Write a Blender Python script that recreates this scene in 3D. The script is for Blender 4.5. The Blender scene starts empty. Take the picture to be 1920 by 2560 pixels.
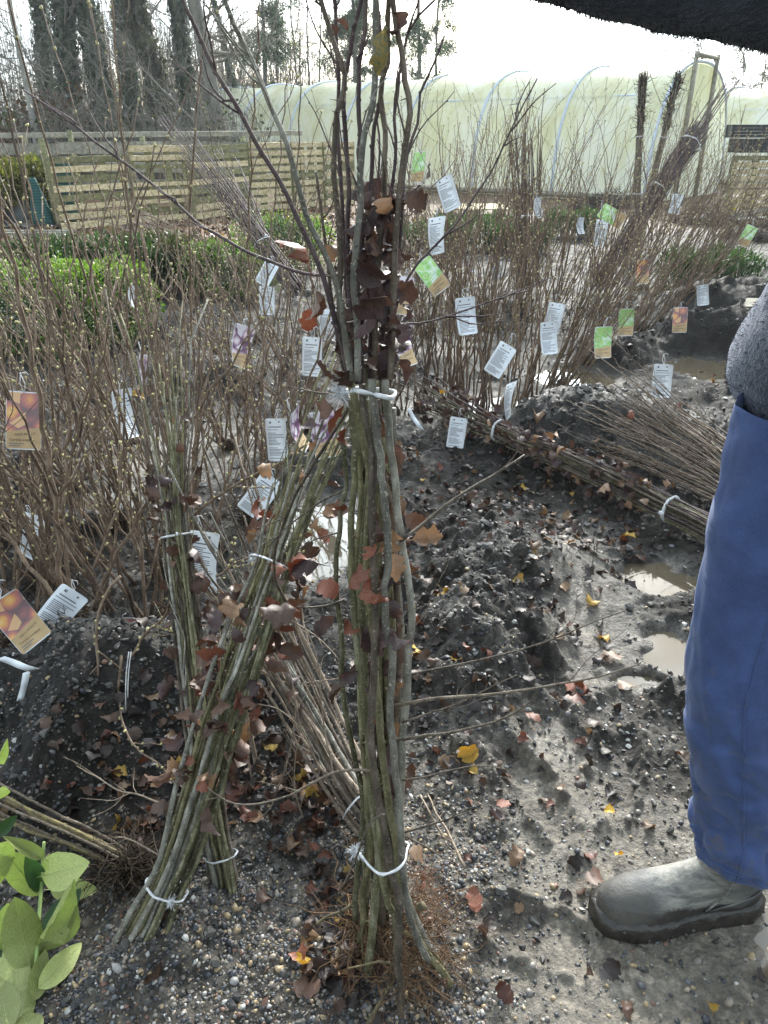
import bpy, math, random
import numpy as np
from mathutils import Vector, Matrix

# ------------------------------------------------------------------ camera, sky, sun, exposure
CAM_H = 1.30
PITCH = math.radians(26.3)
FOC = 1923.0                      # focal length for a picture 1920 units wide
scene = bpy.context.scene
col = scene.collection
cam_data = bpy.data.cameras.new('camera')
cam_data.sensor_fit = 'HORIZONTAL'
cam_data.sensor_width = 36.0
cam_data.lens = 36.0 * FOC / 1920.0
cam_data.clip_start = 0.02
cam_data.clip_end = 2000.0
cam = bpy.data.objects.new('camera', cam_data)
col.objects.link(cam)
cam.location = (0, 0, CAM_H)
cam.rotation_euler = (math.radians(90) - PITCH, 0, 0)
cam_data.dof.use_dof = False
scene.camera = cam

SUN_AZ = math.radians(14)         # clockwise from +Y (the viewing direction)
SUN_EL = math.radians(27)
world = bpy.data.worlds.new('World')
scene.world = world
world.use_nodes = True
wn = world.node_tree
wn.nodes.clear()
w_out = wn.nodes.new('ShaderNodeOutputWorld')
w_bg = wn.nodes.new('ShaderNodeBackground')
w_bg.inputs['Strength'].default_value = 0.11
sky = wn.nodes.new('ShaderNodeTexSky')
sky.sky_type = 'NISHITA'
sky.sun_disc = False
sky.sun_elevation = SUN_EL
sky.sun_rotation = SUN_AZ
sky.air_density = 1.2
sky.dust_density = 3.0
sky.ozone_density = 1.0
# a thin veil of cloud over the blue, brighter toward the sun
w_tc = wn.nodes.new('ShaderNodeTexCoord')
w_map = wn.nodes.new('ShaderNodeMapping')
w_map.inputs['Scale'].default_value = (1.0, 1.0, 2.6)
w_noise = wn.nodes.new('ShaderNodeTexNoise')
w_noise.inputs['Scale'].default_value = 2.3
w_noise.inputs['Detail'].default_value = 6
w_noise.inputs['Roughness'].default_value = 0.55
w_ramp = wn.nodes.new('ShaderNodeMapRange')
w_ramp.inputs['From Min'].default_value = 0.36
w_ramp.inputs['From Max'].default_value = 0.62
w_ramp.inputs['To Min'].default_value = 0.12
w_ramp.inputs['To Max'].default_value = 0.95
w_dot = wn.nodes.new('ShaderNodeVectorMath'); w_dot.operation = 'DOT_PRODUCT'
w_dot.inputs[1].default_value = (math.sin(SUN_AZ) * math.cos(SUN_EL), math.cos(SUN_AZ) * math.cos(SUN_EL), math.sin(SUN_EL))
w_glow = wn.nodes.new('ShaderNodeMapRange')
w_glow.inputs['From Min'].default_value = 0.70
w_glow.inputs['From Max'].default_value = 1.0
w_glow.inputs['To Min'].default_value = 0.0
w_glow.inputs['To Max'].default_value = 1.0
w_pow = wn.nodes.new('ShaderNodeMath'); w_pow.operation = 'POWER'; w_pow.inputs[1].default_value = 2.4
w_mul = wn.nodes.new('ShaderNodeMath'); w_mul.operation = 'MULTIPLY_ADD'
w_mul.inputs[1].default_value = 95.0
w_mul.inputs[2].default_value = 9.6
w_cloud = wn.nodes.new('ShaderNodeMix'); w_cloud.data_type = 'RGBA'; w_cloud.blend_type = 'MULTIPLY'
w_cloud.inputs['Factor'].default_value = 1.0
w_cloud.inputs['A'].default_value = (0.83, 0.94, 1.0, 1)
w_mix = wn.nodes.new('ShaderNodeMix'); w_mix.data_type = 'RGBA'
L = wn.links.new
L(w_tc.outputs['Generated'], w_map.inputs['Vector'])
L(w_map.outputs['Vector'], w_noise.inputs['Vector'])
L(w_noise.outputs['Fac'], w_ramp.inputs['Value'])
L(w_tc.outputs['Generated'], w_dot.inputs[0])
L(w_dot.outputs['Value'], w_glow.inputs['Value'])
L(w_glow.outputs['Result'], w_pow.inputs[0])
L(w_pow.outputs['Value'], w_mul.inputs[0])
L(w_mul.outputs['Value'], w_cloud.inputs['B'])
L(w_ramp.outputs['Result'], w_mix.inputs['Factor'])
L(sky.outputs['Color'], w_mix.inputs['A'])
L(w_cloud.outputs['Result'], w_mix.inputs['B'])
L(w_mix.outputs['Result'], w_bg.inputs['Color'])
L(w_bg.outputs['Background'], w_out.inputs['Surface'])

sun_data = bpy.data.lights.new('sun', 'SUN')
sun_data.energy = 3.1
sun_data.angle = math.radians(2.5)
sun_data.color = (1.0, 0.95, 0.87)
sun = bpy.data.objects.new('sun', sun_data)
col.objects.link(sun)
_sd = Vector((math.sin(SUN_AZ) * math.cos(SUN_EL), math.cos(SUN_AZ) * math.cos(SUN_EL), math.sin(SUN_EL)))
sun.rotation_euler = _sd.to_track_quat('Z', 'Y').to_euler()
sun.location = _sd * 60

scene.view_settings.view_transform = 'Standard'
scene.view_settings.look = 'None'
scene.view_settings.gamma = 1.0
scene.view_settings.use_curve_mapping = False
scene.view_settings.exposure = 1.1
scene.render.engine = 'CYCLES'
scene.cycles.use_denoising = True
scene.cycles.max_bounces = 6
scene.cycles.transparent_max_bounces = 6
scene.cycles.caustics_reflective = False
scene.cycles.caustics_refractive = False

rng = np.random.default_rng(7)
random.seed(7)
PI = math.pi

# ------------------------------------------------------------------ where a line of sight meets a plane
_fw = np.array([0, math.cos(PITCH), -math.sin(PITCH)])
_up = np.array([0, math.sin(PITCH), math.cos(PITCH)])
def ray(px, py):
    return _fw + np.array([1, 0, 0]) * (px - 960) / FOC + _up * (1280 - py) / FOC
def at_y(px, py, Y):
    d = ray(px, py)
    return np.array([0, 0, CAM_H]) + d * (Y / d[1])
def at_z(px, py, z=0.0):
    d = ray(px, py)
    return np.array([0, 0, CAM_H]) + d * ((z - CAM_H) / d[2])
def size_at(px_len, px, py, Y):
    return px_len * (Y / ray(px, py)[1]) / FOC

# ------------------------------------------------------------------ noise
def _hash(ix, iy, seed):
    h = (ix.astype(np.int64) * 374761393 + iy.astype(np.int64) * 668265263 + seed * 144665) & 0xFFFFFFFF
    h = ((h ^ (h >> 13)) * 1274126177) & 0xFFFFFFFF
    return (h ^ (h >> 16)) & 0xFFFFFFFF
_GA = np.arange(1024) * (2 * PI / 1024)
_GX = np.cos(_GA).astype(np.float32); _GY = np.sin(_GA).astype(np.float32)
def perlin(x, y, seed=0):
    ix = np.floor(x); iy = np.floor(y)
    fx = (x - ix).astype(np.float32); fy = (y - iy).astype(np.float32)
    ix = ix.astype(np.int64); iy = iy.astype(np.int64)
    u = fx * fx * fx * (fx * (fx * 6 - 15) + 10)
    v = fy * fy * fy * (fy * (fy * 6 - 15) + 10)
    def g(dx, dy):
        k = _hash(ix + dx, iy + dy, seed) & 1023
        return _GX[k] * (fx - dx) + _GY[k] * (fy - dy)
    a = g(0, 0); b = g(1, 0); c = g(0, 1); d = g(1, 1)
    return ((a + (b - a) * u + (c - a) * v + (a - b - c + d) * u * v) * 1.4).astype(np.float64)
def fbm(x, y, octv=4, seed=0, gain=0.5):
    s = 0; a = 1.0; t = 0
    for i in range(octv):
        s = s + a * perlin(x * 2 ** i, y * 2 ** i, seed + i * 17)
        t += a; a *= gain
    return s / t
def cells(x, y, seed=0):
    """distance to the nearest scattered point and a random value of that point"""
    ix = np.floor(x).astype(np.int64); iy = np.floor(y).astype(np.int64)
    best = np.full(x.shape, 9.0); val = np.zeros(x.shape)
    for dx in (-1, 0, 1):
        for dy in (-1, 0, 1):
            h = _hash(ix + dx, iy + dy, seed)
            px = ix + dx + (h & 0xFFFF) / 65536.0
            py = iy + dy + ((h >> 16) & 0xFFFF) / 65536.0
            d = np.hypot(px - x, py - y)
            m = d < best
            best = np.where(m, d, best)
            val = np.where(m, ((h >> 7) & 0xFFFF) / 65536.0, val)
    return best, val
def sstep(a, b, x):
    t = np.clip((x - a) / (b - a), 0, 1)
    return t * t * (3 - 2 * t)

# ------------------------------------------------------------------ mesh building
def raw_mesh(name, V, quads, tris, mats, qm=None, tm=None, colr=None, smooth=True):
    V = np.asarray(V, dtype=np.float32).reshape(-1, 3)
    quads = np.asarray(quads, dtype=np.int32).reshape(-1, 4)
    tris = np.asarray(tris, dtype=np.int32).reshape(-1, 3)
    me = bpy.data.meshes.new(name)
    me.vertices.add(len(V)); me.vertices.foreach_set('co', V.ravel())
    nq, nt = len(quads), len(tris)
    me.loops.add(nq * 4 + nt * 3)
    me.loops.foreach_set('vertex_index', np.concatenate([quads.ravel(), tris.ravel()]))
    me.polygons.add(nq + nt)
    me.polygons.foreach_set('loop_start', np.concatenate([np.arange(nq) * 4, nq * 4 + np.arange(nt) * 3]).astype(np.int32))
    if qm is not None or tm is not None:
        qm = np.zeros(nq) if qm is None else qm
        tm = np.zeros(nt) if tm is None else tm
        me.polygons.foreach_set('material_index', np.concatenate([qm, tm]).astype(np.int32))
    me.polygons.foreach_set('use_smooth', np.full(nq + nt, smooth))
    for m in mats:
        me.materials.append(m)
    if colr is not None:
        a = me.color_attributes.new('Col', 'FLOAT_COLOR', 'POINT')
        c = np.ones((len(V), 4), dtype=np.float32); c[:, :colr.shape[1]] = colr
        a.data.foreach_set('color', c.ravel())
    me.update(calc_edges=True)
    return me

class MB:
    def __init__(self):
        self.V = []; self.Q = []; self.T = []; self.qm = []; self.tm = []; self.C = []; self.n = 0
        self.use_col = False
    def add(self, V, Q=None, T=None, mat=0, colr=None):
        V = np.asarray(V, dtype=float).reshape(-1, 3)
        if Q is not None and len(Q):
            Q = np.asarray(Q, dtype=np.int64).reshape(-1, 4); self.Q.append(Q + self.n); self.qm.append(np.full(len(Q), mat))
        if T is not None and len(T):
            T = np.asarray(T, dtype=np.int64).reshape(-1, 3); self.T.append(T + self.n); self.tm.append(np.full(len(T), mat))
        self.V.append(V)
        if colr is None:
            colr = np.full((len(V), 3), 0.5)
        else:
            self.use_col = True
            colr = np.broadcast_to(np.asarray(colr, dtype=float), (len(V), 3))
        self.C.append(colr)
        self.n += len(V)
        return self
    def tube(self, pts, rad, sides=6, mat=0, colr=None, cap=True, flat=None):
        P = np.asarray(pts, dtype=float); n = len(P)
        R = np.broadcast_to(np.asarray(rad, dtype=float), (n,))
        Tn = np.gradient(P, axis=0)
        Tn /= np.linalg.norm(Tn, axis=1)[:, None] + 1e-12
        mt = np.abs(Tn.mean(axis=0)); ref = np.zeros(3); ref[int(np.argmin(mt))] = 1.0
        N = np.cross(Tn, ref); N /= np.linalg.norm(N, axis=1)[:, None] + 1e-12
        B = np.cross(Tn, N)
        a = np.arange(sides) * (2 * PI / sides)
        fa, fb = (1, 1) if flat is None else flat
        V = P[:, None, :] + R[:, None, None] * (fa * np.cos(a)[None, :, None] * N[:, None, :] + fb * np.sin(a)[None, :, None] * B[:, None, :])
        V = V.reshape(-1, 3)
        i = np.arange(n - 1)[:, None] * sides; j = np.arange(sides)[None, :]; k = (j + 1) % sides
        Q = np.stack([i + j, i + sides + j, i + sides + k, i + k], axis=-1).reshape(-1, 4)
        T = []
        if cap:
            V = np.concatenate([V, P[:1], P[-1:]])
            c0 = n * sides; c1 = c0 + 1
            jj = np.arange(sides); kk = (jj + 1) % sides
            T = np.concatenate([np.stack([np.full(sides, c0), jj, kk], 1), np.stack([np.full(sides, c1), (n - 1) * sides + kk, (n - 1) * sides + jj], 1)])
        cc = colr
        if colr is not None and np.ndim(colr) == 2 and len(colr) == n:
            cc = np.repeat(np.asarray(colr), sides, axis=0)
            if cap:
                cc = np.concatenate([cc, colr[:1], colr[-1:]])
        return self.add(V, Q, T, mat, cc)
    def twigs(self, A, M, B, r0, r1, mat=0, colr=None, sides=3):
        """many bent tapering twigs at once: start, middle, end"""
        A = np.asarray(A, float); M = np.asarray(M, float); B = np.asarray(B, float); k = len(A)
        if k == 0: return self
        r0 = np.broadcast_to(np.asarray(r0, float), (k,)); r1 = np.broadcast_to(np.asarray(r1, float), (k,))
        D = B - A; D /= np.linalg.norm(D, axis=1)[:, None] + 1e-12
        ref = np.where((np.abs(D[:, 2]) < 0.8)[:, None], np.array([0, 0, 1.0]), np.array([1.0, 0, 0]))
        N = np.cross(D, ref); N /= np.linalg.norm(N, axis=1)[:, None] + 1e-12
        Bn = np.cross(D, N)
        a = np.arange(sides) * 2 * PI / sides
        off = np.cos(a)[None, :, None] * N[:, None, :] + np.sin(a)[None, :, None] * Bn[:, None, :]
        rm = (r0 + r1) / 2
        V = np.concatenate([A[:, None] + off * r0[:, None, None], M[:, None] + off * rm[:, None, None], B[:, None] + off * r1[:, None, None]], axis=1)
        base = np.arange(k)[:, None, None] * (3 * sides)
        j = np.arange(sides); kx = (j + 1) % sides
        q = np.concatenate([np.stack([s * sides + j, s * sides + sides + j, s * sides + sides + kx, s * sides + kx], 1) for s in (0, 1)])
        Q = (base + q[None]).reshape(-1, 4)
        cc = None
        if colr is not None:
            cc = np.repeat(np.broadcast_to(np.asarray(colr, float), (k, 3)), 3 * sides, axis=0)
        return self.add(V.reshape(-1, 3), Q, None, mat, cc)
    def leaves(self, Cn, U, W, fold=0.0, mat=0, colr=None):
        """diamond leaves: centre, half length, half width; folded along the rib"""
        Cn = np.asarray(Cn, float); k = len(Cn)
        if k == 0: return self
        Nn = np.cross(U, W); Nn /= np.linalg.norm(Nn, axis=1)[:, None] + 1e-12
        wl = np.linalg.norm(W, axis=1)[:, None]
        V = np.stack([Cn - U, Cn + W * 0.9 - U * .1 + Nn * wl * fold, Cn + U, Cn - W * 0.9 - U * .1 + Nn * wl * fold], axis=1).reshape(-1, 3)
        b = np.arange(k)[:, None] * 4
        T = np.concatenate([b + np.array([[0, 1, 2]]), b + np.array([[0, 2, 3]])])
        cc = None
        if colr is not None:
            cc = np.repeat(np.broadcast_to(np.asarray(colr, float), (k, 3)), 4, axis=0)
        return self.add(V, None, T, mat, cc)
    def box(self, c, s, rot=None, mat=0, colr=None, jit=0.0):
        x, y, z = np.asarray(s) / 2.0
        V = np.array([[-x, -y, -z], [x, -y, -z], [x, y, -z], [-x, y, -z], [-x, -y, z], [x, -y, z], [x, y, z], [-x, y, z]])
        if jit: V = V + rng.uniform(-jit, jit, V.shape)
        if rot is not None: V = V @ np.asarray(rot).T
        Q = [[0, 3, 2, 1], [4, 5, 6, 7], [0, 1, 5, 4], [1, 2, 6, 5], [2, 3, 7, 6], [3, 0, 4, 7]]
        return self.add(V + np.asarray(c), Q, None, mat, colr)
    def blob(self, c, r, mat=0, colr=None, axis=None, lon=7, lat=5):
        """little ellipsoid, r = (across, along)"""
        ax = np.array([0, 0, 1.0]) if axis is None else np.asarray(axis, float) / (np.linalg.norm(axis) + 1e-9)
        t = np.linspace(0, 1, lat)
        pts = np.asarray(c)[None] + ax[None] * ((t - .5) * 2 * r[1])[:, None]
        rr = r[0] * np.sqrt(np.clip(1 - ((t - .5) * 2) ** 2, 0.02, 1))
        return self.tube(pts, rr, lon, mat, colr)
    def mesh(self, name, mats, smooth=True):
        V = np.concatenate(self.V) if self.V else np.zeros((0, 3))
        Q = np.concatenate(self.Q) if self.Q else np.zeros((0, 4), int)
        T = np.concatenate(self.T) if self.T else np.zeros((0, 3), int)
        qm = np.concatenate(self.qm) if self.qm else np.zeros(0)
        tm = np.concatenate(self.tm) if self.tm else np.zeros(0)
        return raw_mesh(name, V, Q, T, mats, qm, tm, np.concatenate(self.C) if self.use_col else None, smooth)
    def build(self, name, mats, parent=None, smooth=True):
        if not isinstance(mats, (list, tuple)): mats = [mats]
        return link(name, self.mesh(name, mats, smooth), parent)

def link(name, me, parent=None):
    o = bpy.data.objects.new(name, me)
    col.objects.link(o)
    if parent is not None:
        o.parent = parent
    return o
def local(parent, P):
    """world points -> coordinates relative to an unrotated Empty"""
    return np.asarray(P, float) - np.array(parent.location)
def thing(name, label, cat, loc=(0, 0, 0), group=None, rot=None):
    o = bpy.data.objects.new(name, None)
    o.empty_display_size = 0.1
    col.objects.link(o)
    o.location = tuple(float(q) for q in loc)
    if rot is not None: o.rotation_euler = rot
    tag(o, label, cat, group)
    return o
def tag(o, label, cat, group=None):
    o['label'] = label; o['category'] = cat
    if group: o['group'] = group
    return o
def setting(o, kind='structure'):
    o['kind'] = kind
    return o
ORD = ['first', 'second', 'third', 'fourth', 'fifth', 'sixth', 'seventh', 'eighth', 'ninth', 'tenth', 'eleventh', 'twelfth', 'thirteenth', 'fourteenth', 'fifteenth', 'sixteenth', 'seventeenth', 'eighteenth']

# ------------------------------------------------------------------ materials
def new_mat(name):
    m = bpy.data.materials.new(name); m.use_nodes = True
    nt = m.node_tree; nt.nodes.clear()
    out = nt.nodes.new('ShaderNodeOutputMaterial')
    return m, nt, out
def bsdf(nt, out, rough=0.6, spec=0.5):
    b = nt.nodes.new('ShaderNodeBsdfPrincipled')
    b.inputs['Roughness'].default_value = rough
    b.inputs['Specular IOR Level'].default_value = spec
    nt.links.new(b.outputs['BSDF'], out.inputs['Surface'])
    return b
def noise(nt, scale, detail=4, rough=0.55, coord='Object', dist=0.0, mapscale=None):
    tc = nt.nodes.new('ShaderNodeTexCoord')
    n = nt.nodes.new('ShaderNodeTexNoise')
    n.inputs['Scale'].default_value = scale; n.inputs['Detail'].default_value = detail
    n.inputs['Roughness'].default_value = rough; n.inputs['Distortion'].default_value = dist
    if mapscale:
        mp = nt.nodes.new('ShaderNodeMapping'); mp.inputs['Scale'].default_value = mapscale
        nt.links.new(tc.outputs[coord], mp.inputs['Vector']); nt.links.new(mp.outputs['Vector'], n.inputs['Vector'])
    else:
        nt.links.new(tc.outputs[coord], n.inputs['Vector'])
    return n
def ramp(nt, fac, stops):
    r = nt.nodes.new('ShaderNodeValToRGB')
    e = r.color_ramp.elements
    while len(e) < len(stops): e.new(0.5)
    for i, (p, c) in enumerate(stops):
        e[i].position = p; e[i].color = (*c, 1) if len(c) == 3 else c
    nt.links.new(fac, r.inputs['Fac'])
    return r
def bump(nt, b, height, strength=0.5, dist=0.01):
    n = nt.nodes.new('ShaderNodeBump')
    n.inputs['Strength'].default_value = strength; n.inputs['Distance'].default_value = dist
    nt.links.new(height, n.inputs['Height']); nt.links.new(n.outputs['Normal'], b.inputs['Normal'])
    return n
def mixc(nt, fac, A, B, mode='MIX'):
    m = nt.nodes.new('ShaderNodeMix'); m.data_type = 'RGBA'; m.blend_type = mode
    for s, v in (('Factor', fac), ('A', A), ('B', B)):
        if isinstance(v, (int, float)): m.inputs[s].default_value = v
        elif isinstance(v, tuple): m.inputs[s].default_value = (*v, 1)
        else: nt.links.new(v, m.inputs[s])
    return m.outputs['Result']
def math_node(nt, op, a, b=None, clamp=False):
    m = nt.nodes.new('ShaderNodeMath'); m.operation = op; m.use_clamp = clamp
    for i, v in enumerate((a, b)):
        if v is None: continue
        if isinstance(v, (int, float)): m.inputs[i].default_value = v
        else: nt.links.new(v, m.inputs[i])
    return m.outputs[0]
def vcol(nt):
    a = nt.nodes.new('ShaderNodeVertexColor'); a.layer_name = 'Col'
    return a.outputs['Color']

def mat_bark(name, c1, c2, c3, scale=60, rough=0.7, stretch=(1, 1, .35), vary=0.35, bstr=.5):
    m, nt, out = new_mat(name)
    b = bsdf(nt, out, rough, 0.3)
    n = noise(nt, scale, 5, 0.6, mapscale=stretch)
    n2 = noise(nt, scale * .17, 3, 0.5)
    r = ramp(nt, n.outputs['Fac'], [(0.3, c1), (0.5, c2), (0.72, c3)])
    oi = nt.nodes.new('ShaderNodeObjectInfo')
    hs = nt.nodes.new('ShaderNodeHueSaturation')
    v = math_node(nt, 'ADD', math_node(nt, 'MULTIPLY', oi.outputs['Random'], vary), 1 - vary / 2)
    v2 = math_node(nt, 'MULTIPLY', v, math_node(nt, 'ADD', n2.outputs['Fac'], 0.5))
    nt.links.new(v2, hs.inputs['Value']); nt.links.new(r.outputs['Color'], hs.inputs['Color'])
    n4 = noise(nt, scale * 5, 2, .5)
    sp = ramp(nt, n4.outputs['Fac'], [(.60, (0, 0, 0)), (.68, (.55, .55, .55))])
    sp2 = ramp(nt, n4.outputs['Fac'], [(.30, (.5, .5, .5)), (.38, (0, 0, 0))])
    cc = mixc(nt, sp.outputs['Color'], hs.outputs['Color'], tuple(min(1, x * 1.5) for x in c3))
    cc = mixc(nt, sp2.outputs['Color'], cc, tuple(x * .6 for x in c1))
    nt.links.new(cc, b.inputs['Base Color'])
    bump(nt, b, math_node(nt, 'ADD', n.outputs['Fac'], math_node(nt, 'MULTIPLY', n4.outputs['Fac'], .5)), bstr, 0.003)
    return m
def mat_plain(name, c, rough=0.6, spec=0.4, scale=20, vary=.2, bstr=.15, bdist=.004, metallic=0.0):
    m, nt, out = new_mat(name)
    b = bsdf(nt, out, rough, spec)
    b.inputs['Metallic'].default_value = metallic
    n = noise(nt, scale, 4)
    lo = tuple(x * (1 - vary) for x in c); hi = tuple(min(1, x * (1 + vary)) for x in c)
    r = ramp(nt, n.outputs['Fac'], [(0.3, lo), (0.7, hi)])
    nt.links.new(r.outputs['Color'], b.inputs['Base Color'])
    bump(nt, b, n.outputs['Fac'], bstr, bdist)
    return m
def mat_leaf(name, stops, rough=0.5, trans=0.35, scale=30, attr=False, spec=.4, tint=(1, .8, .5)):
    m, nt, out = new_mat(name)
    b = nt.nodes.new('ShaderNodeBsdfPrincipled'); b.inputs['Roughness'].default_value = rough
    b.inputs['Specular IOR Level'].default_value = spec
    t = nt.nodes.new('ShaderNodeBsdfTranslucent')
    mx = nt.nodes.new('ShaderNodeMixShader'); mx.inputs['Fac'].default_value = trans
    n = noise(nt, scale, 3)
    r = ramp(nt, n.outputs['Fac'], stops)
    oi = nt.nodes.new('ShaderNodeObjectInfo')
    c = r.outputs['Color']
    if attr: c = mixc(nt, 1.0, c, vcol(nt), 'MULTIPLY')
    else:
        hs = nt.nodes.new('ShaderNodeHueSaturation')
        nt.links.new(math_node(nt, 'ADD', math_node(nt, 'MULTIPLY', oi.outputs['Random'], .8), .6), hs.inputs['Value'])
        nt.links.new(c, hs.inputs['Color']); c = hs.outputs['Color']
    nt.links.new(c, b.inputs['Base Color'])
    nt.links.new(mixc(nt, 1.0, c, tint, 'MULTIPLY'), t.inputs['Color'])
    nt.links.new(b.outputs['BSDF'], mx.inputs[1]); nt.links.new(t.outputs['BSDF'], mx.inputs[2])
    nt.links.new(mx.outputs['Shader'], out.inputs['Surface'])
    bump(nt, b, n.outputs['Fac'], .3, .002)
    return m
def mat_attr(name, rough=.6, spec=.4, scale=80, bstr=.3, bdist=.004):
    m, nt, out = new_mat(name)
    b = bsdf(nt, out, rough, spec)
    n = noise(nt, scale, 4)
    g = ramp(nt, n.outputs['Fac'], [(.25, (.7, .7, .7)), (.75, (1.15, 1.15, 1.15))])
    nt.links.new(mixc(nt, 1.0, vcol(nt), g.outputs['Color'], 'MULTIPLY'), b.inputs['Base Color'])
    bump(nt, b, n.outputs['Fac'], bstr, bdist)
    return m

M = {}
M['bark_haw'] = mat_bark('bark_hawthorn', (.045, .043, .022), (.125, .118, .062), (.27, .26, .175), 55, vary=.8)
M['bark_grey'] = mat_bark('bark_grey', (.075, .07, .056), (.17, .16, .13), (.33, .32, .27), 60, vary=.6)
M['bark_base'] = mat_bark('bark_stem_base', (.035, .027, .02), (.12, .095, .055), (.22, .19, .07), 40, vary=.5)
M['bark_olive'] = mat_bark('bark_olive', (.06, .054, .026), (.138, .125, .065), (.26, .24, .14), 45, vary=.8)
M['bark_brown'] = mat_bark('bark_brown', (.04, .03, .022), (.095, .075, .055), (.19, .155, .12), 55, vary=.6)
M['bark_purple'] = mat_bark('bark_purple', (.04, .027, .03), (.085, .06, .06), (.15, .12, .11), 60)
M['bark_hazel'] = mat_bark('bark_hazel', (.07, .047, .033), (.15, .105, .074), (.27, .205, .15), 50, vary=.6)
M['bark_thin'] = mat_bark('bark_thin', (.10, .075, .055), (.20, .155, .115), (.32, .26, .20), 60, vary=.4)
M['bud'] = mat_plain('bud', (.40, .36, .17), .55, .3, 120, .3)
M['budsmall'] = mat_plain('bud_brown', (.17, .12, .08), .6, .3, 120, .3)
M['root'] = mat_plain('root', (.13, .08, .045), .85, .2, 60, .4)
M['rootdark'] = mat_plain('root_dark', (.055, .04, .028), .85, .2, 60, .5)
M['string'] = mat_plain('string', (.62, .63, .64), .7, .2, 90, .28, .9, .002)
M['leaf_brown'] = mat_leaf('leaf_brown', [(.25, (.045, .026, .02)), (.5, (.09, .05, .035)), (.8, (.17, .10, .068))], trans=.10, tint=(1, .7, .45))
M['leaf_dark'] = mat_leaf('leaf_dark', [(.25, (.032, .02, .02)), (.5, (.07, .043, .042)), (.8, (.125, .085, .085))], trans=.2, rough=.45)
M['leaf_red'] = mat_leaf('leaf_red', [(.25, (.09, .025, .018)), (.5, (.16, .055, .032)), (.8, (.24, .11, .06))], trans=.10, tint=(1, .6, .4))
M['leaf_tan'] = mat_leaf('leaf_tan', [(.25, (.16, .085, .05)), (.5, (.24, .145, .085)), (.8, (.35, .23, .14))], trans=.14)
M['leaf_yellow'] = mat_leaf('leaf_yellow', [(.25, (.35, .17, .02)), (.5, (.55, .33, .04)), (.8, (.65, .47, .10))], trans=.3)
M['leaf_pale'] = mat_leaf('leaf_pale', [(.3, (.16, .2, .13)), (.5, (.32, .30, .14)), (.7, (.5, .33, .08))], trans=.3, scale=18)
M['laurel'] = mat_leaf('laurel', [(.2, (.20, .225, .06)), (.42, (.33, .375, .13)), (.7, (.42, .45, .19)), (.8, (.30, .27, .09))], trans=.22, rough=.38, scale=30, spec=.4, tint=(.7, 1, .3))
M['laurel_stem'] = mat_plain('laurel_stem', (.26, .36, .12), .45, .4, 60, .2)
M['laurel_dark'] = mat_leaf('laurel_dark', [(.2, (.02, .05, .025)), (.8, (.06, .11, .05))], trans=.2, rough=.3, tint=(.7, 1, .3))

# ================================================================== GROUND
# heaps (x, y, radius x, radius y, turn, height) and hollows
HEAPS = [(-.66, 1.47, .34, .30, .2, .25), (-.30, 1.62, .22, .25, 0, .10),
         (.36, 2.02, .30, .50, -.35, .15), (.20, 1.62, .22, .30, .2, .06),
         (.95, 3.35, .55, .38, .1, .24), (1.55, 3.1, .5, .4, 0, .14),
         (2.3, 5.2, .6, .4, .2, .22), (1.5, 4.9, .4, .3, 0, .12), (2.9, 6.4, .8, .5, 0, .2),
         (-.2, 3.1, .5, .3, .3, .08), (-.9, 4.3, .6, .35, -.2, .14), (-1.6, 5.6, .7, .4, 0, .12),
         (.15, 4.6, .5, .3, .4, .10), (0.6, 6.0, .8, .4, 0, .12), (-.42, .84, .20, .14, .3, .05), (.03, .88, .14, .12, 0, .03)]
PUDDLES = [(-.21, 2.48, .19, .36, -.02), (.74, 3.86, .34, .30, -.02), (1.13, 4.45, .30, .22, -.02), (2.02, 4.75, .34, .40, -.02),
           (.90, 2.16, .14, .12, -.02), (.80, 1.76, .085, .10, -.02), (.66, 1.62, .06, .03, -.02),
           (.735, .86, .07, .12, -.012), (-.80, 1.86, .16, .10, -.01), (2.7, 7.3, .6, .3, -.02), (-1.05, 2.75, .16, .12, -.02)]
TRACKS = [(.40, 1.24, .13, .24, .25), (.62, .80, .30, .20, 0), (.40, .82, .20, .12, 0), (-.9, 3.2, .5, .45, 0), (.5, 4.9, .7, .5, 0), (.35, 3.9, .5, .4, 0), (.62, 2.0, .14, .5, -.2), (.55, 1.0, .25, .2, 0)]
PRINTS_MUD = [(.325, 1.245, .052, .135, .35), (.52, 1.30, .05, .13, -.4), (.60, 1.52, .05, .13, -.9), (.30, .90, .05, .13, 1.2), (.42, 1.62, .05, .12, .2), (.72, 1.42, .05, .13, .1)]
def _gauss(x, y, cx, cy, rx, ry, t):
    c, s = math.cos(t), math.sin(t)
    u = ((x - cx) * c + (y - cy) * s) / rx; v = (-(x - cx) * s + (y - cy) * c) / ry
    return u * u + v * v
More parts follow.
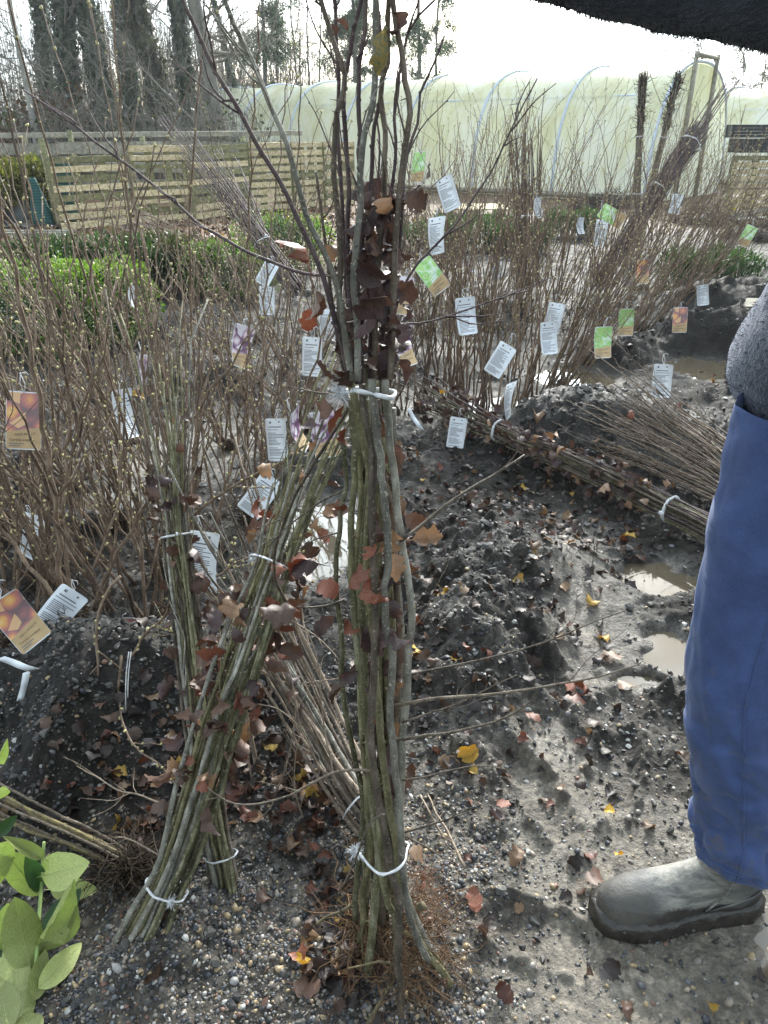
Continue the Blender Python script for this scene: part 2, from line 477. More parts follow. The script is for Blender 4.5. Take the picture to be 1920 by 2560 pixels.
def ground_fields(x, y):
    r = np.hypot(x, y)
    heap = np.zeros_like(x); dark = np.zeros_like(x)
    hx = x + .10 * perlin(x * 4, y * 4, 5); hy = y + .10 * perlin(x * 4, y * 4, 90)
    for i, (cx, cy, rx, ry, t, h) in enumerate(HEAPS):
        g = np.exp(-_gauss(hx, hy, cx, cy, rx * .8, ry * .8, t) ** 1.2)
        heap = heap + g * h
        if i in (0, 1, 4, 5, 6, 7, 8, 10): dark = np.maximum(dark, np.clip(g * 1.6, 0, 1))
    pud = np.zeros_like(x)
    wx = x + .05 * perlin(x * 9, y * 9, 301) + .02 * perlin(x * 30, y * 30, 302); wy = y + .05 * perlin(x * 9, y * 9, 303) + .02 * perlin(x * 30, y * 30, 304)
    for (cx, cy, rx, ry, zz) in PUDDLES:
        pud = np.maximum(pud, np.exp(-_gauss(wx, wy, cx, cy, rx, ry, 0) ** 2))
    trk = np.zeros_like(x)
    for (cx, cy, rx, ry, t) in TRACKS:
        trk = np.maximum(trk, np.exp(-_gauss(wx, wy, cx, cy, rx, ry, t) ** 2))
    return r, heap, dark, pud, trk
def ground(x, y, full=False):
    x = np.atleast_1d(np.asarray(x, float)); y = np.atleast_1d(np.asarray(y, float))
    r, heap, dark, pud, trk = ground_fields(x, y)
    far = 1 - sstep(9, 14, r)
    rough = np.clip(1 - .86 * trk, 0, 1) * np.clip(1 - .8 * pud, 0, 1) * (.15 + .85 * far)
    rough = rough * (.55 + .9 * sstep(-.3, .4, fbm(x * 1.7, y * 1.7, 2, 61)))
    grav = sstep(1.55, 1.2, y + .25 * perlin(x * 2, y * 2, 77)) * (1 - .8 * trk)
    z = heap + .028 * fbm(x * 1.1, y * 1.1, 3, 1) * (.3 + .7 * far)
    d1, v1 = cells(x * 6.5 + .5 * perlin(x * 9, y * 9, 8), y * 6.5 + .5 * perlin(x * 9, y * 9, 9), 3)
    d2, v2 = cells(x * 17 + .4 * perlin(x * 20, y * 20, 12), y * 17 + .4 * perlin(x * 20, y * 20, 13), 4)
    d3, v3 = cells(x * 46, y * 46, 6)
    clod = rough * (.040 * np.clip(.75 - d1, 0, 1) * (.3 + v1) + .026 * np.clip(.72 - d2, 0, 1) * v2 * 1.6 + .0085 * np.clip(.7 - d3, 0, 1) * v3 * 1.6)
    clod = clod * (1 - .45 * grav) * (1 + .35 * dark)
    fine = .010 * rough * fbm(x * 14, y * 14, 4, 21, .6) + .0028 * fbm(x * 60, y * 60, 2, 31) * (1 - .5 * trk)
    # ridges of trodden sludge in the tracks
    fine = fine + trk * .006 * fbm(x * 22 + 3 * perlin(x * 3, y * 3, 2), y * 9, 3, 41)
    z = z + clod + fine
    # a foot stands here, the bundle there
    qx = x + .05 * perlin(x * 8, y * 8, 55) + .03 * perlin(x * 21, y * 21, 57); qy = y + .05 * perlin(x * 8, y * 8, 56) + .03 * perlin(x * 21, y * 21, 58); bed = .034 * fbm(x * 13, y * 13, 4, 71, .6)
    for (cx, cy, rx, ry, zz) in PUDDLES:
        g = np.exp(-_gauss(qx, qy, cx, cy, rx, ry, 0) ** 2)
        z = z * (1 - .8 * g) + g * (zz - .018) + g * bed
    for (cx, cy, rx, ry, t) in PRINTS_MUD:
        q = np.sqrt(_gauss(x + .012 * perlin(x * 30, y * 30, 61), y + .012 * perlin(x * 30, y * 30, 62), cx, cy, rx, ry, t))
        ins = np.exp(-q ** 6)
        z = z * (1 - .75 * ins) - .013 * ins + .016 * np.exp(-((q - 1.25) / .22) ** 2) * (.5 + fbm(x * 25, y * 25, 2, 63)) + ins * .0013 * np.sin((x * math.sin(t) - y * math.cos(t)) * 300)
    foot = np.exp(-_gauss(x, y, .55, .955, .20, .085, -.1) ** 3)
    z = z * (1 - foot) + foot * (-.004)
    if full: return z, r, heap, dark, pud, trk, rough, grav, d1, v1, d2, v2, d3, v3
    return z
def gz(x, y):
    return float(ground(x, y)[0])

def build_ground():
    # one sheet of rings about the place where the visitor stands, fine in front, reaching the horizon
    an = np.concatenate([np.linspace(-PI, -.75, 60, endpoint=False), np.linspace(-.75, .75, 540, endpoint=False), np.linspace(.75, PI, 60, endpoint=False)])
    rr = np.concatenate([np.geomspace(.28, .62, 30, endpoint=False), np.geomspace(.62, 3.2, 470, endpoint=False), np.geomspace(3.2, 16, 300, endpoint=False), np.geomspace(16, 900, 50)])
    A, R = np.meshgrid(an, rr)
    X = (R * np.sin(A)).ravel(); Y = (R * np.cos(A)).ravel()
    z, r, heap, dark, pud, trk, rough, grav, d1, v1, d2, v2, d3, v3 = ground(X, Y, True)
    na, nr = len(an), len(rr)
    i = np.arange(nr - 1)[:, None] * na; j = np.arange(na)[None, :]; k = (j + 1) % na
    Q = np.stack([i + j, i + k, i + na + k, i + na + j], -1).reshape(-1, 4)
    V = np.stack([X, Y, z], 1)
    V = np.concatenate([V, [[0, 0, float(z[:na].mean())]]])
    c = len(V) - 1
    T = np.stack([np.full(na, c), (np.arange(na) + 1) % na, np.arange(na)], 1)
    # colours of the soil itself: dark loam, grey mud, pale sandy silt, leaf-strewn ground
    n1 = fbm(X * 1.3, Y * 1.3, 4, 101); n2 = fbm(X * 7, Y * 7, 3, 111); n3 = fbm(X * 30, Y * 30, 2, 121)
    loam = np.array([.020, .018, .016]); mud = np.array([.057, .052, .046]); silt = np.array([.160, .142, .115])
    s = np.clip(.42 * trk + .35 * pud + .30 * n1 + .30 * n2 + .22 * n3 + .17 - .75 * dark + .10 * grav + .14 * sstep(2.5, 1.2, r), 0, 1)
    cc = loam + (mud - loam) * np.clip(s * 2.4, 0, 1)[:, None]
    cc = cc + (silt - cc) * np.clip((s - .32) * 1.9, 0, 1)[:, None]
    chip = v3 * (d3 < .45)
    cc = cc * (1 + .5 * (chip - .25))[:, None]
    lit = sstep(7.5, 9.5, Y + .8 * n1) * sstep(1.5, -1.5, X + 1.2 * n1)
    lit = np.maximum(lit, .6 * sstep(11, 14, Y))
    brown = np.array([.16, .10, .06]) * (1 + .8 * n3)[:, None]
    cc = cc * (1 - lit)[:, None] + brown * lit[:, None]
    grass = sstep(22, 30, r)
    cc = cc * (1 - grass)[:, None] + np.array([.05, .07, .025]) * grass[:, None]
    wet = np.clip(.45 * trk + 1.2 * pud + .3 * dark + .45 * n1 + .5 * n2 + .12, 0, 1) * (1 - .9 * sstep(2.6, 5.5, r))
    cl = np.concatenate([np.clip(cc, .004, .6), wet[:, None]], 1)
    cl = np.concatenate([cl, cl[:1]])
    m, nt, out = new_mat('mud')
    b = bsdf(nt, out, .6, .32)
    a = nt.nodes.new('ShaderNodeVertexColor'); a.layer_name = 'Col'
    nA = noise(nt, 95, 6, .7); nB = noise(nt, 24, 5, .6)
    g = ramp(nt, nA.outputs['Fac'], [(.28, (.5, .5, .5)), (.5, (.95, .95, .95)), (.72, (1.75, 1.7, 1.6))])
    nt.links.new(mixc(nt, 1.0, a.outputs['Color'], g.outputs['Color'], 'MULTIPLY'), b.inputs['Base Color'])
    rg = math_node(nt, 'SUBTRACT', .72, math_node(nt, 'MULTIPLY', a.outputs['Alpha'], .44))
    rg = math_node(nt, 'ADD', rg, math_node(nt, 'MULTIPLY', math_node(nt, 'SUBTRACT', nB.outputs['Fac'], .5), .5), True)
    nt.links.new(rg, b.inputs['Roughness'])
    nt.links.new(math_node(nt, 'ADD', math_node(nt, 'MULTIPLY', a.outputs['Alpha'], .45), .10), b.inputs['Specular IOR Level'])
    h = math_node(nt, 'ADD', nA.outputs['Fac'], math_node(nt, 'MULTIPLY', nB.outputs['Fac'], 1.2))
    bump(nt, b, h, .85, .010)
    me = raw_mesh('ground', V, Q, T, [m], colr=cl)
    setting(link('ground', me))
build_ground()

def build_puddles():
    m, nt, out = new_mat('puddle_water')
    b = bsdf(nt, out, .03, .5)
    b.inputs['IOR'].default_value = 1.33
    b.inputs['Base Color'].default_value = (.085, .07, .048, 1)
    n = noise(nt, 16, 2, .5)
    bump(nt, b, n.outputs['Fac'], .08, .004)
    for ip, (cx, cy, rx, ry, zz) in enumerate(PUDDLES):
        zz = zz + .0007 * ip
        mb = MB()
        t = np.arange(40) * 2 * PI / 40
        k = 1.55 + .1 * np.sin(3 * t)
        V = np.stack([cx + rx * k * np.cos(t), cy + ry * k * np.sin(t), np.full(40, zz)], 1)
        V = np.concatenate([V, [[cx, cy, zz]]])
        mb.add(V, None, [[40, i, (i + 1) % 40] for i in range(40)])
        setting(mb.build('puddle', m))
build_puddles()

# ------------------------------------------------------------------ pebbles and soil crumbs
def ico():
    p = (1 + 5 ** .5) / 2
    V = np.array([[-1, p, 0], [1, p, 0], [-1, -p, 0], [1, -p, 0], [0, -1, p], [0, 1, p], [0, -1, -p], [0, 1, -p], [p, 0, -1], [p, 0, 1], [-p, 0, -1], [-p, 0, 1]], float)
    V /= np.linalg.norm(V, axis=1)[:, None]
    T = [[0, 11, 5], [0, 5, 1], [0, 1, 7], [0, 7, 10], [0, 10, 11], [1, 5, 9], [5, 11, 4], [11, 10, 2], [10, 7, 6], [7, 1, 8], [3, 9, 4], [3, 4, 2], [3, 2, 6], [3, 6, 8], [3, 8, 9], [4, 9, 5], [2, 4, 11], [6, 2, 10], [8, 6, 7], [9, 8, 1]]
    return V, np.array(T)
ICO_V, ICO_T = ico()
PEB_COL = np.array([[.62, .60, .56], [.48, .36, .20], [.30, .27, .23], [.17, .175, .185], [.045, .05, .058], [.26, .14, .10], [.40, .33, .26], [.07, .075, .09]])
def scatter(n, zone):
    """random ground spots in front of the visitor, thinned by a zone function"""
    out = []
    got = 0
    while got < n:
        r = np.exp(rng.uniform(math.log(.66), math.log(zone[1]), n)) if zone[1] > 2.2 else rng.uniform(zone[0], zone[1], n) ** 1
        a = rng.uniform(-.78, .78, n)
        x = r * np.sin(a); y = r * np.cos(a)
        k = zone[2](x, y) > rng.uniform(0, 1, n)
        out.append(np.stack([x[k], y[k]], 1)); got += int(k.sum())
    return np.concatenate(out)[:n]
def stones(name, pts, size, weights, mat, flat=(.45, .9), colmul=1.0, sink=.25, jj=.22, smooth=True):
    n = len(pts)
    z = ground(pts[:, 0], pts[:, 1])
    S = size[:, None] * np.stack([np.ones(n), rng.uniform(.6, 1, n), rng.uniform(flat[0], flat[1], n)], 1)
    a = rng.uniform(0, 2 * PI, n); ca, sa = np.cos(a), np.sin(a)
    jit = 1 + rng.uniform(-jj, jj, (n, 12))
    V = ICO_V[None] * S[:, None, :] * jit[:, :, None]
    X = V[..., 0] * ca[:, None] - V[..., 1] * sa[:, None]; Yy = V[..., 0] * sa[:, None] + V[..., 1] * ca[:, None]
    tl = rng.normal(0, .3, n)
    Zz = V[..., 2] + X * tl[:, None]
    V = np.stack([X + pts[:, 0][:, None], Yy + pts[:, 1][:, None], Zz + (z + S[:, 2] * (.5 - sink))[:, None]], -1).reshape(-1, 3)
    T = (np.arange(n)[:, None, None] * 12 + ICO_T[None]).reshape(-1, 3)
    ci = rng.choice(len(PEB_COL), n, p=np.array(weights) / sum(weights))
    c = PEB_COL[ci] * rng.uniform(.7, 1.2, (n, 1)) * colmul
    C = np.repeat(np.clip(c, .01, .85), 12, axis=0)
    me = raw_mesh(name, V, [], T, [mat], colr=C, smooth=smooth)
    return link(name, me)
def zone_gravel(x, y):
    g = sstep(1.6, 1.2, y + .2 * perlin(x * 2, y * 2, 77)) * (1 - .93 * sstep(.14, .30, x + .10 * perlin(x * 5, y * 5, 3)))
    g = g * (.35 + .65 * sstep(-.15, .3, fbm(x * 5, y * 5, 2, 44)))
    g = g * (1 - .85 * np.exp(-_gauss(x, y, -.62, 1.4, .30, .35, .2) ** 2))
    return g + .04
def zone_any(x, y):
    trk = ground_fields(x, y)[4]
    return np.clip(.25 + .7 * fbm(x * 3, y * 3, 2, 45), .05, 1) * (1 - .8 * trk) * (1 - .5 * np.exp(-_gauss(x, y, .5, .85, .3, .25, 0))) * (1 - .7 * ground_fields(x, y)[2])
M['pebble'] = mat_attr('pebble', .5, .5, 130, .25, .002)
M['crumb'] = mat_attr('soil_crumb', .62, .5, 160, .5, .003)
p = scatter(19000, (.66, 1.75, zone_gravel))
setting(stones('gravel', p, np.clip(rng.lognormal(math.log(.0027), .5, len(p)), .0012, .010), [1.0, 1.5, 2.6, 2.4, 2.8, .8, 1.8, 1.8], M['pebble'], (.45, .9), .62, .55), 'stuff')
p = scatter(10500, (.66, 6, zone_any))
setting(stones('stone_chips', p, np.clip(rng.lognormal(math.log(.0024), .5, len(p)), .0012, .008) * (.6 + .4 * np.hypot(p[:, 0], p[:, 1])).clip(1, 2.2), [1.6, .6, 2, 2.4, 3.0, .4, 1, 2.4], M['pebble'], (.25, .7), .62, .25, .35, False), 'stuff')
PEB_SAVE = PEB_COL
PEB_COL = np.array([[.04, .037, .034], [.06, .056, .05], [.024, .022, .02], [.08, .074, .066], [.035, .033, .032], [.05, .044, .038], [.065, .06, .055], [.03, .03, .033]])
def zone_crumb(x, y):
    r, heap, dark, pud, trk = ground_fields(x, y)
    return np.clip((.25 + 4 * heap) * (1 - .9 * trk) * (1 - pud), .02, 1)
p = scatter(12500, (.7, 7, zone_crumb))
setting(stones('soil_crumbs', p, np.clip(rng.lognormal(math.log(.0034), .5, len(p)), .0018, .011) * (.55 + .45 * np.hypot(p[:, 0], p[:, 1])).clip(.9, 2.2), [2, 2, 2, 1.2, 2, 1, 1.5, 1], M['crumb'], (.35, .9), 1.0, .05, .42, False), 'stuff')
PEB_COL = PEB_SAVE

# ------------------------------------------------------------------ leaves
def leaf_mesh(name, Ln, Wd, lobes, mat, curl=.3, cup=.3, seed=0, n=12, twist=0.2, serr=.4, petiole=.25, rib=None):
    r = np.random.default_rng(seed)
    t = np.linspace(0, 1, n)
    w = Wd * np.sin(PI * np.clip(t, 0, 1) ** .75) ** .8
    if lobes: w = w * (1 - serr * .5 + serr * .5 * np.cos(2 * PI * lobes * t + 2.6))
    w = np.maximum(w, .002 * (t > 0) * Ln)
    ang = curl * (t - .2) * 2
    y = np.cumsum(np.concatenate([[0], np.cos((ang[1:] + ang[:-1]) / 2)])) * Ln / (n - 1)
    z = np.cumsum(np.concatenate([[0], np.sin((ang[1:] + ang[:-1]) / 2)])) * Ln / (n - 1)
    z = z + r.normal(0, (.02 if lobes else .004) * Ln, n)
    tw = twist * (t - .5) * r.choice([-1, 1])
    V = []
    for s in (-1, 0, 1):
        ww = w * (1 + r.normal(0, .08 if lobes else .012, n)) if s else 0 * w
        V.append(np.stack([s * ww * np.cos(tw), y + (abs(s) * ww * .25 if lobes else 0), z + abs(s) * ww * cup + s * ww * np.sin(tw) + abs(s) * r.normal(0, .05 if lobes else .02, n) * ww], 1))
    V = np.concatenate(V)
    Q = []
    for i in range(n - 1):
        Q.append([i, n + i, n + i + 1, i + 1]); Q.append([n + i, 2 * n + i, 2 * n + i + 1, n + i + 1])
    mb = MB(); mb.add(V, Q)
    if petiole: mb.tube([(0, -petiole * Ln, -.02 * Ln), (0, -.5 * petiole * Ln, .0), (0, 0, 0)], Wd * .03, 3)
    if rib is not None:
        mid = V[n:2 * n]; mb.tube(mid, np.linspace(.014, .004, n) * Ln, 5, 1, cap=False, flat=(1, .6))
        for i in range(2, n - 2, 2):
            for s in (0, 2):
                e = V[s * n + min(n - 1, i + 2)]; mb.tube([mid[i], mid[i] * .4 + e * .6, mid[i] * .12 + e * .88], np.array([.003, .0025, .0015]) * Ln, 3, 1, cap=False, flat=(1, .7))
    return mb.mesh(name, [mat] if rib is None else [mat, rib])
LEAF = {}
for key, mat, nv in (('brown', 'leaf_brown', 8), ('dark', 'leaf_dark', 8), ('red', 'leaf_red', 6), ('tan', 'leaf_tan', 6), ('yellow', 'leaf_yellow', 4), ('pale', 'leaf_pale', 1)):
    LEAF[key] = [leaf_mesh('leaf_' + key, 1.0, random.uniform(.30, .5), random.uniform(2.3, 4.1), M[mat], random.uniform(-1.5, 1.7), random.uniform(-.3, 1.1), 10 * i + 3, serr=random.uniform(.25, .5), twist=random.uniform(.3, 1.1)) for i in range(nv)]
def rot_from(d, roll):
    """matrix whose Y axis follows d"""
    d = Vector(d).normalized()
    q = d.to_track_quat('Y', 'Z')
    return q.to_matrix().to_4x4() @ Matrix.Rotation(roll, 4, 'Y')
def put_leaf(name, kind, pos, d, roll, size, parent=None):
    o = link(name, random.choice(LEAF[kind]), parent)
    p = Vector(pos)
    if parent is not None: p = p - Vector(parent.location)
    o.matrix_local = Matrix.Translation(p) @ rot_from(d, roll) @ Matrix.Diagonal((size, size, size, 1))
    return o

# litter nobody could count: joined
def litter(name, spots, size, weights, flat=.35):
    kinds = ['brown', 'dark', 'red', 'tan', 'yellow']
    base = {}
    mb = MB()
    cols = {'brown': (.075, .042, .027), 'dark': (.035, .025, .023), 'red': (.11, .04, .024), 'tan': (.20, .125, .07), 'yellow': (.38, .25, .05)}
    n = len(spots)
    z = ground(spots[:, 0], spots[:, 1])
    ks = rng.choice(5, n, p=np.array(weights) / sum(weights))
    arr = []
    for k in range(6):
        me = LEAF['brown'][k % 5]
        v = np.empty(len(me.vertices) * 3); me.vertices.foreach_get('co', v); v = v.reshape(-1, 3)[:36]
        arr.append(v)
    q = []
    for i in range(11): q.append([i, 12 + i, 13 + i, i + 1]); q.append([12 + i, 24 + i, 25 + i, 13 + i])
    q = np.array(q)
    for i in range(n):
        v = arr[i % 6] * size[i]
        Mx = np.array(Matrix.Rotation(rng.uniform(0, 2 * PI), 3, 'Z') @ Matrix.Rotation(rng.normal(0, flat), 3, 'X') @ Matrix.Rotation(rng.normal(0, flat) + (PI if rng.random() < .4 else 0), 3, 'Y'))
        v = (v - np.array([0, .5 * size[i], 0])) @ Mx.T
        c = np.array(cols[kinds[ks[i]]]) * rng.uniform(.6, 1.35)
        mb.add(v + np.array([spots[i, 0], spots[i, 1], z[i] + .004 + .10 * size[i]]), q, None, 0, c)
    m = M.get('litter')
    if m is None:
        m = mat_leaf('litter', [(.25, (.6, .6, .6)), (.75, (1.2, 1.2, 1.2))], attr=True, trans=.2, scale=60)
        M['litter'] = m
    return setting(mb.build(name, m), 'stuff')
def zone_litter(x, y):
    # thick between the bundles, at the foot of the heaps and under the right-hand lying bundle
    z = np.zeros_like(x)
    for (cx, cy, rx, ry, a) in ((-.33, 1.28, .14, .16, 1.0), (-.17, 1.22, .10, .12, .9), (.10, 2.35, .16, .5, .55), (.55, 2.75, .35, .25, .8), (.75, 2.45, .2, .3, .7), (.50, 2.0, .18, .3, .5), (.25, 1.5, .3, .3, .15), (.06, 1.8, .08, .3, .6),
                            (-.08, .92, .06, .14, .8), (2.0, 4.4, .15, .25, .8), (-.5, 1.2, .2, .2, .45), (.2, 3.0, .3, .4, .35)):
        z = np.maximum(z, a * np.exp(-_gauss(x, y, cx, cy, rx, ry, 0) ** 2))
    return z + .008
p = scatter(1300, (.7, 5, zone_litter))
litter('leaf_litter', p, rng.uniform(.022, .055, len(p)), [4, 5, 1.0, .8, .25])
def zone_chips(x, y):
    return sstep(7.2, 9, y) * sstep(1.5, -1.0, x)
pp = np.stack([rng.uniform(-7, .8, 3600), rng.uniform(8.2, 15, 3600)], 1)
litter('leaf_mulch', pp, rng.uniform(.05, .12, len(pp)), [3, 2, .7, 3, .3], .3)

# the fallen leaves one can point at
FALLEN = [('red', 1400, 1755, 60, 'left one of two on the central mound slope'), ('red', 1470, 1740, 60, 'right one of two on the central mound slope'), ('tan', 1320, 1460, 34, 'stuck upright-looking on the crest of the central mound'), ('yellow', 1470, 1530, 42, 'right of the crest of the central mound'), ('yellow', 1050, 1690, 45, 'tight against the right side of the held bundle'), ('red', 1310, 1800, 40, 'below the long thorny side branches'), ('yellow', 1180, 1930, 55, 'large, on the gravel right of the held bundle'), ('tan', 1300, 2120, 55, 'on gravel midway between bundle and boot'), ('brown', 1465, 2195, 70, 'just in front of the boot toe'),
          ('yellow', 1537, 2030, 26, 'small, on smooth silt, upper of two'), ('yellow', 1540, 2120, 24, 'small, on smooth silt, lower of two'), ('yellow', 1785, 2520, 30, 'alone below the boot at the bottom edge'), ('dark', 1260, 2050, 50, 'beside the smooth silt footprint'), ('brown', 730, 2450, 70, 'at the bottom left of the held bundle roots'), ('red', 760, 2400, 60, 'left of the held bundle roots'), ('yellow', 760, 2380, 55, 'left of the held bundle roots'), ('brown', 640, 2260, 55, 'right of the upright bundle foot'), ('tan', 1590, 1700, 50, 'near the puddles beside the leg'), ('red', 1240, 2010, 40, 'next to the dark one beside the footprint'),
          ('red', 1190, 2280, 60, 'under the curved twig right of the roots'), ('brown', 1220, 2320, 60, 'under the curved twig right of the roots'), ('tan', 1500, 1640, 60, 'on the right flank of the central mound'), ('yellow', 1590, 1345, 40, 'under the long lying bundle'), ('tan', 1330, 1120, 34, 'by the upper string of the lying bundle'), ('tan', 720, 2130, 60, 'at the foot of the stout stick'), ('red', 800, 2120, 46, 'between the stout stick and held bundle'), ('yellow', 1090, 1560, 40, 'beside the held bundle on the mound'), ('yellow', 1520, 1600, 30, 'small, left of the puddle by the leg'), ('brown', 1100, 1530, 50, 'beside the held bundle on the mound'), ('red', 560, 2010, 60, 'behind the leaning bundle')]
FNAME = {'red': 'reddish', 'tan': 'tan', 'yellow': 'yellow', 'brown': 'brown', 'dark': 'dark purple-brown'}
for i, (k, px, py, sz, where) in enumerate(FALLEN):
    g = at_z(px, py, .02)
    z = gz(g[0], g[1])
    s = size_at(sz, px, py, g[1]) * 1.15
    o = put_leaf('fallen_leaf', k, (g[0], g[1], z + .012), (math.cos(i * 2.4), math.sin(i * 2.4), .1), random.uniform(-.3, .3), s)
    tag(o, '%s fallen leaf %s' % (FNAME[k], where), 'leaf', 'fallen leaves one can single out')

# ================================================================== FAR BACKGROUND
def smooth_path(pts, n):
    P = np.asarray(pts, float)
    if len(P) == 2:
        return P[0] + (P[1] - P[0]) * np.linspace(0, 1, n)[:, None]
    d = np.concatenate([[0], np.cumsum(np.linalg.norm(np.diff(P, axis=0), axis=1))])
    t = np.linspace(0, d[-1], n)
    m = np.gradient(P, d, axis=0)
    i = np.clip(np.searchsorted(d, t) - 1, 0, len(P) - 2)
    h = (d[i + 1] - d[i])[:, None]; s = ((t - d[i])[:, None]) / h
    h00 = 2 * s ** 3 - 3 * s ** 2 + 1; h10 = s ** 3 - 2 * s ** 2 + s; h01 = -2 * s ** 3 + 3 * s ** 2; h11 = s ** 3 - s ** 2
    return h00 * P[i] + h10 * h * m[i] + h01 * P[i + 1] + h11 * h * m[i + 1]

# ------------------------------------------------------------------ polytunnels
def film_mat():
    m, nt, out = new_mat('tunnel_film')
    d = nt.nodes.new('ShaderNodeBsdfPrincipled'); d.inputs['Roughness'].default_value = .45; d.inputs['Specular IOR Level'].default_value = .25
    t = nt.nodes.new('ShaderNodeBsdfTranslucent')
    mx = nt.nodes.new('ShaderNodeMixShader'); mx.inputs['Fac'].default_value = .5
    n1 = noise(nt, 1.1, 5, .6, mapscale=(1.2, 1.2, .35)); n2 = noise(nt, 7, 4, .65, mapscale=(1.5, 1.5, .25))
    s = math_node(nt, 'ADD', n1.outputs['Fac'], math_node(nt, 'MULTIPLY', n2.outputs['Fac'], .6))
    tc = nt.nodes.new('ShaderNodeTexCoord'); sp = nt.nodes.new('ShaderNodeSeparateXYZ'); nt.links.new(tc.outputs['Object'], sp.inputs['Vector'])
    zz = math_node(nt, 'MULTIPLY', sp.outputs['Z'], .14)
    s = math_node(nt, 'ADD', s, zz)
    r = ramp(nt, s, [(.0, (.84, .87, .84)), (.86, (.82, .85, .78)), (.98, (.72, .73, .54)), (1.0, (.58, .57, .34))])
    r.color_ramp.elements[1].position = .80; r.color_ramp.elements[2].position = .95
    sc = math_node(nt, 'MULTIPLY', s, .68)
    nt.links.new(sc, r.inputs['Fac'])
    r.color_ramp.elements[1].position = .60; r.color_ramp.elements[2].position = .75; r.color_ramp.elements[3].position = .92
    nt.links.new(r.outputs['Color'], d.inputs['Base Color']); nt.links.new(r.outputs['Color'], t.inputs['Color'])
    nt.links.new(d.outputs['BSDF'], mx.inputs[1]); nt.links.new(t.outputs['BSDF'], mx.inputs[2])
    nt.links.new(mx.outputs['Shader'], out.inputs['Surface'])
    nb = noise(nt, 5, 3, .5, mapscale=(1, 1, .3)); bump(nt, d, nb.outputs['Fac'], .3, .03)
    return m
M['film'] = film_mat()
M['pipe'] = mat_plain('galvanised_pipe', (.50, .57, .66), .4, .5, 20, .1)
M['timber_grey'] = mat_bark('weathered_timber', (.14, .13, .10), (.24, .225, .175), (.34, .32, .26), 14, .8, (1, 1, 1), .3)
def arch(w, h, n):
    th = np.linspace(0, PI, n)
    u = -np.cos(th); v = np.sin(th)
    return np.stack([np.sign(u) * np.abs(u) ** .85 * w, v ** .72 * h], 1)
def polytunnel(label, A, B, w, h, hoops, door=True, near=-1):
    A = np.array([*A, 0.]); B = np.array([*B, 0.])
    ax = (B - A); Ln = np.linalg.norm(ax); ax /= Ln
    pp = np.array([-ax[1], ax[0], 0])
    root = thing('polytunnel', label, 'polytunnel', (A + B) / 2)
    prof = arch(w, h, 33)
    sub = 6
    ns = (hoops - 1) * sub + 1
    V = []
    for i in range(ns):
        t = i / (ns - 1); f = (i % sub) / sub
        sag = 1 - .022 * math.sin(PI * f) ** 1.0 if i % sub else 1.0
        k = prof * sag
        V.append(A + ax * Ln * t + pp * k[:, :1] + np.array([0, 0, 1.]) * k[:, 1:] + rng.normal(0, .004, (33, 3)))
    V = np.concatenate(V)
    Q = [[i * 33 + j, i * 33 + j + 1, (i + 1) * 33 + j + 1, (i + 1) * 33 + j] for i in range(ns - 1) for j in range(32)]
    mb = MB(); mb.add(local(root, V), Q); mb.build('film_cover', M['film'], root)
    for i in range(hoops):
        P = A + ax * Ln * i / (hoops - 1) + pp * prof[:, :1] * 1.004 + np.array([0, 0, 1.]) * prof[:, 1:] * 1.004
        mb = MB(); mb.tube(local(root, P), .032, 7); mb.build('hoop', M['pipe'], root)
    for e, (E, sg) in enumerate(((A, -1), (B, 1))):
        P = E + ax * .012 * sg + pp * prof[:, :1] * .985 + np.array([0, 0, 1.]) * prof[:, 1:] * .985
        V = np.concatenate([P, [E + ax * .012 * sg]])
        mb = MB(); mb.add(local(root, V), None, [[33, j, j + 1] for j in range(32)]); mb.build('end_wall', M['film'], root)
        if door:
            for s in (-.55, .55):
                mb = MB(); q = E + ax * .06 * sg + pp * s
                mb.tube(local(root, [q + np.array([0, 0, -.05]), q + np.array([0, 0, h + .16])]), .05, 4, 0); mb.build('door_post', M['timber_grey'], root)
            mb = MB(); q = E + ax * .06 * sg
            mb.tube(local(root, [q - pp * .6 + np.array([0, 0, h + .10]), q + pp * .6 + np.array([0, 0, h + .10])]), .045, 4); mb.build('door_lintel', M['timber_grey'], root)
    for s in (-1, 1):
        mb = MB()
        mb.tube(local(root, [A + pp * s * w * 1.01 + np.array([0, 0, .08]), B + pp * s * w * 1.01 + np.array([0, 0, .08])]), .06, 4)
        mb.build('base_rail', M['timber_grey'], root)
    mb = MB()
    j = 8
    mb.tube(local(root, [A + pp * prof[j, 0] * .97 + np.array([0, 0, prof[j, 1] * .97]), B + pp * prof[j, 0] * .97 + np.array([0, 0, prof[j, 1] * .97])]), .025, 6)
    mb.build('purlin', M['pipe'], root)
    return root
polytunnel('long algae-stained polytunnel behind the plant rows, hoops showing through its pale film', (-4.6, 28.2), (6.55, 18.2), 1.95, 2.58, 8)
polytunnel('second pale polytunnel at the far right edge, beyond the black crates', (10.0, 24.6), (18.0, 17.2), 2.2, 2.4, 5, False)

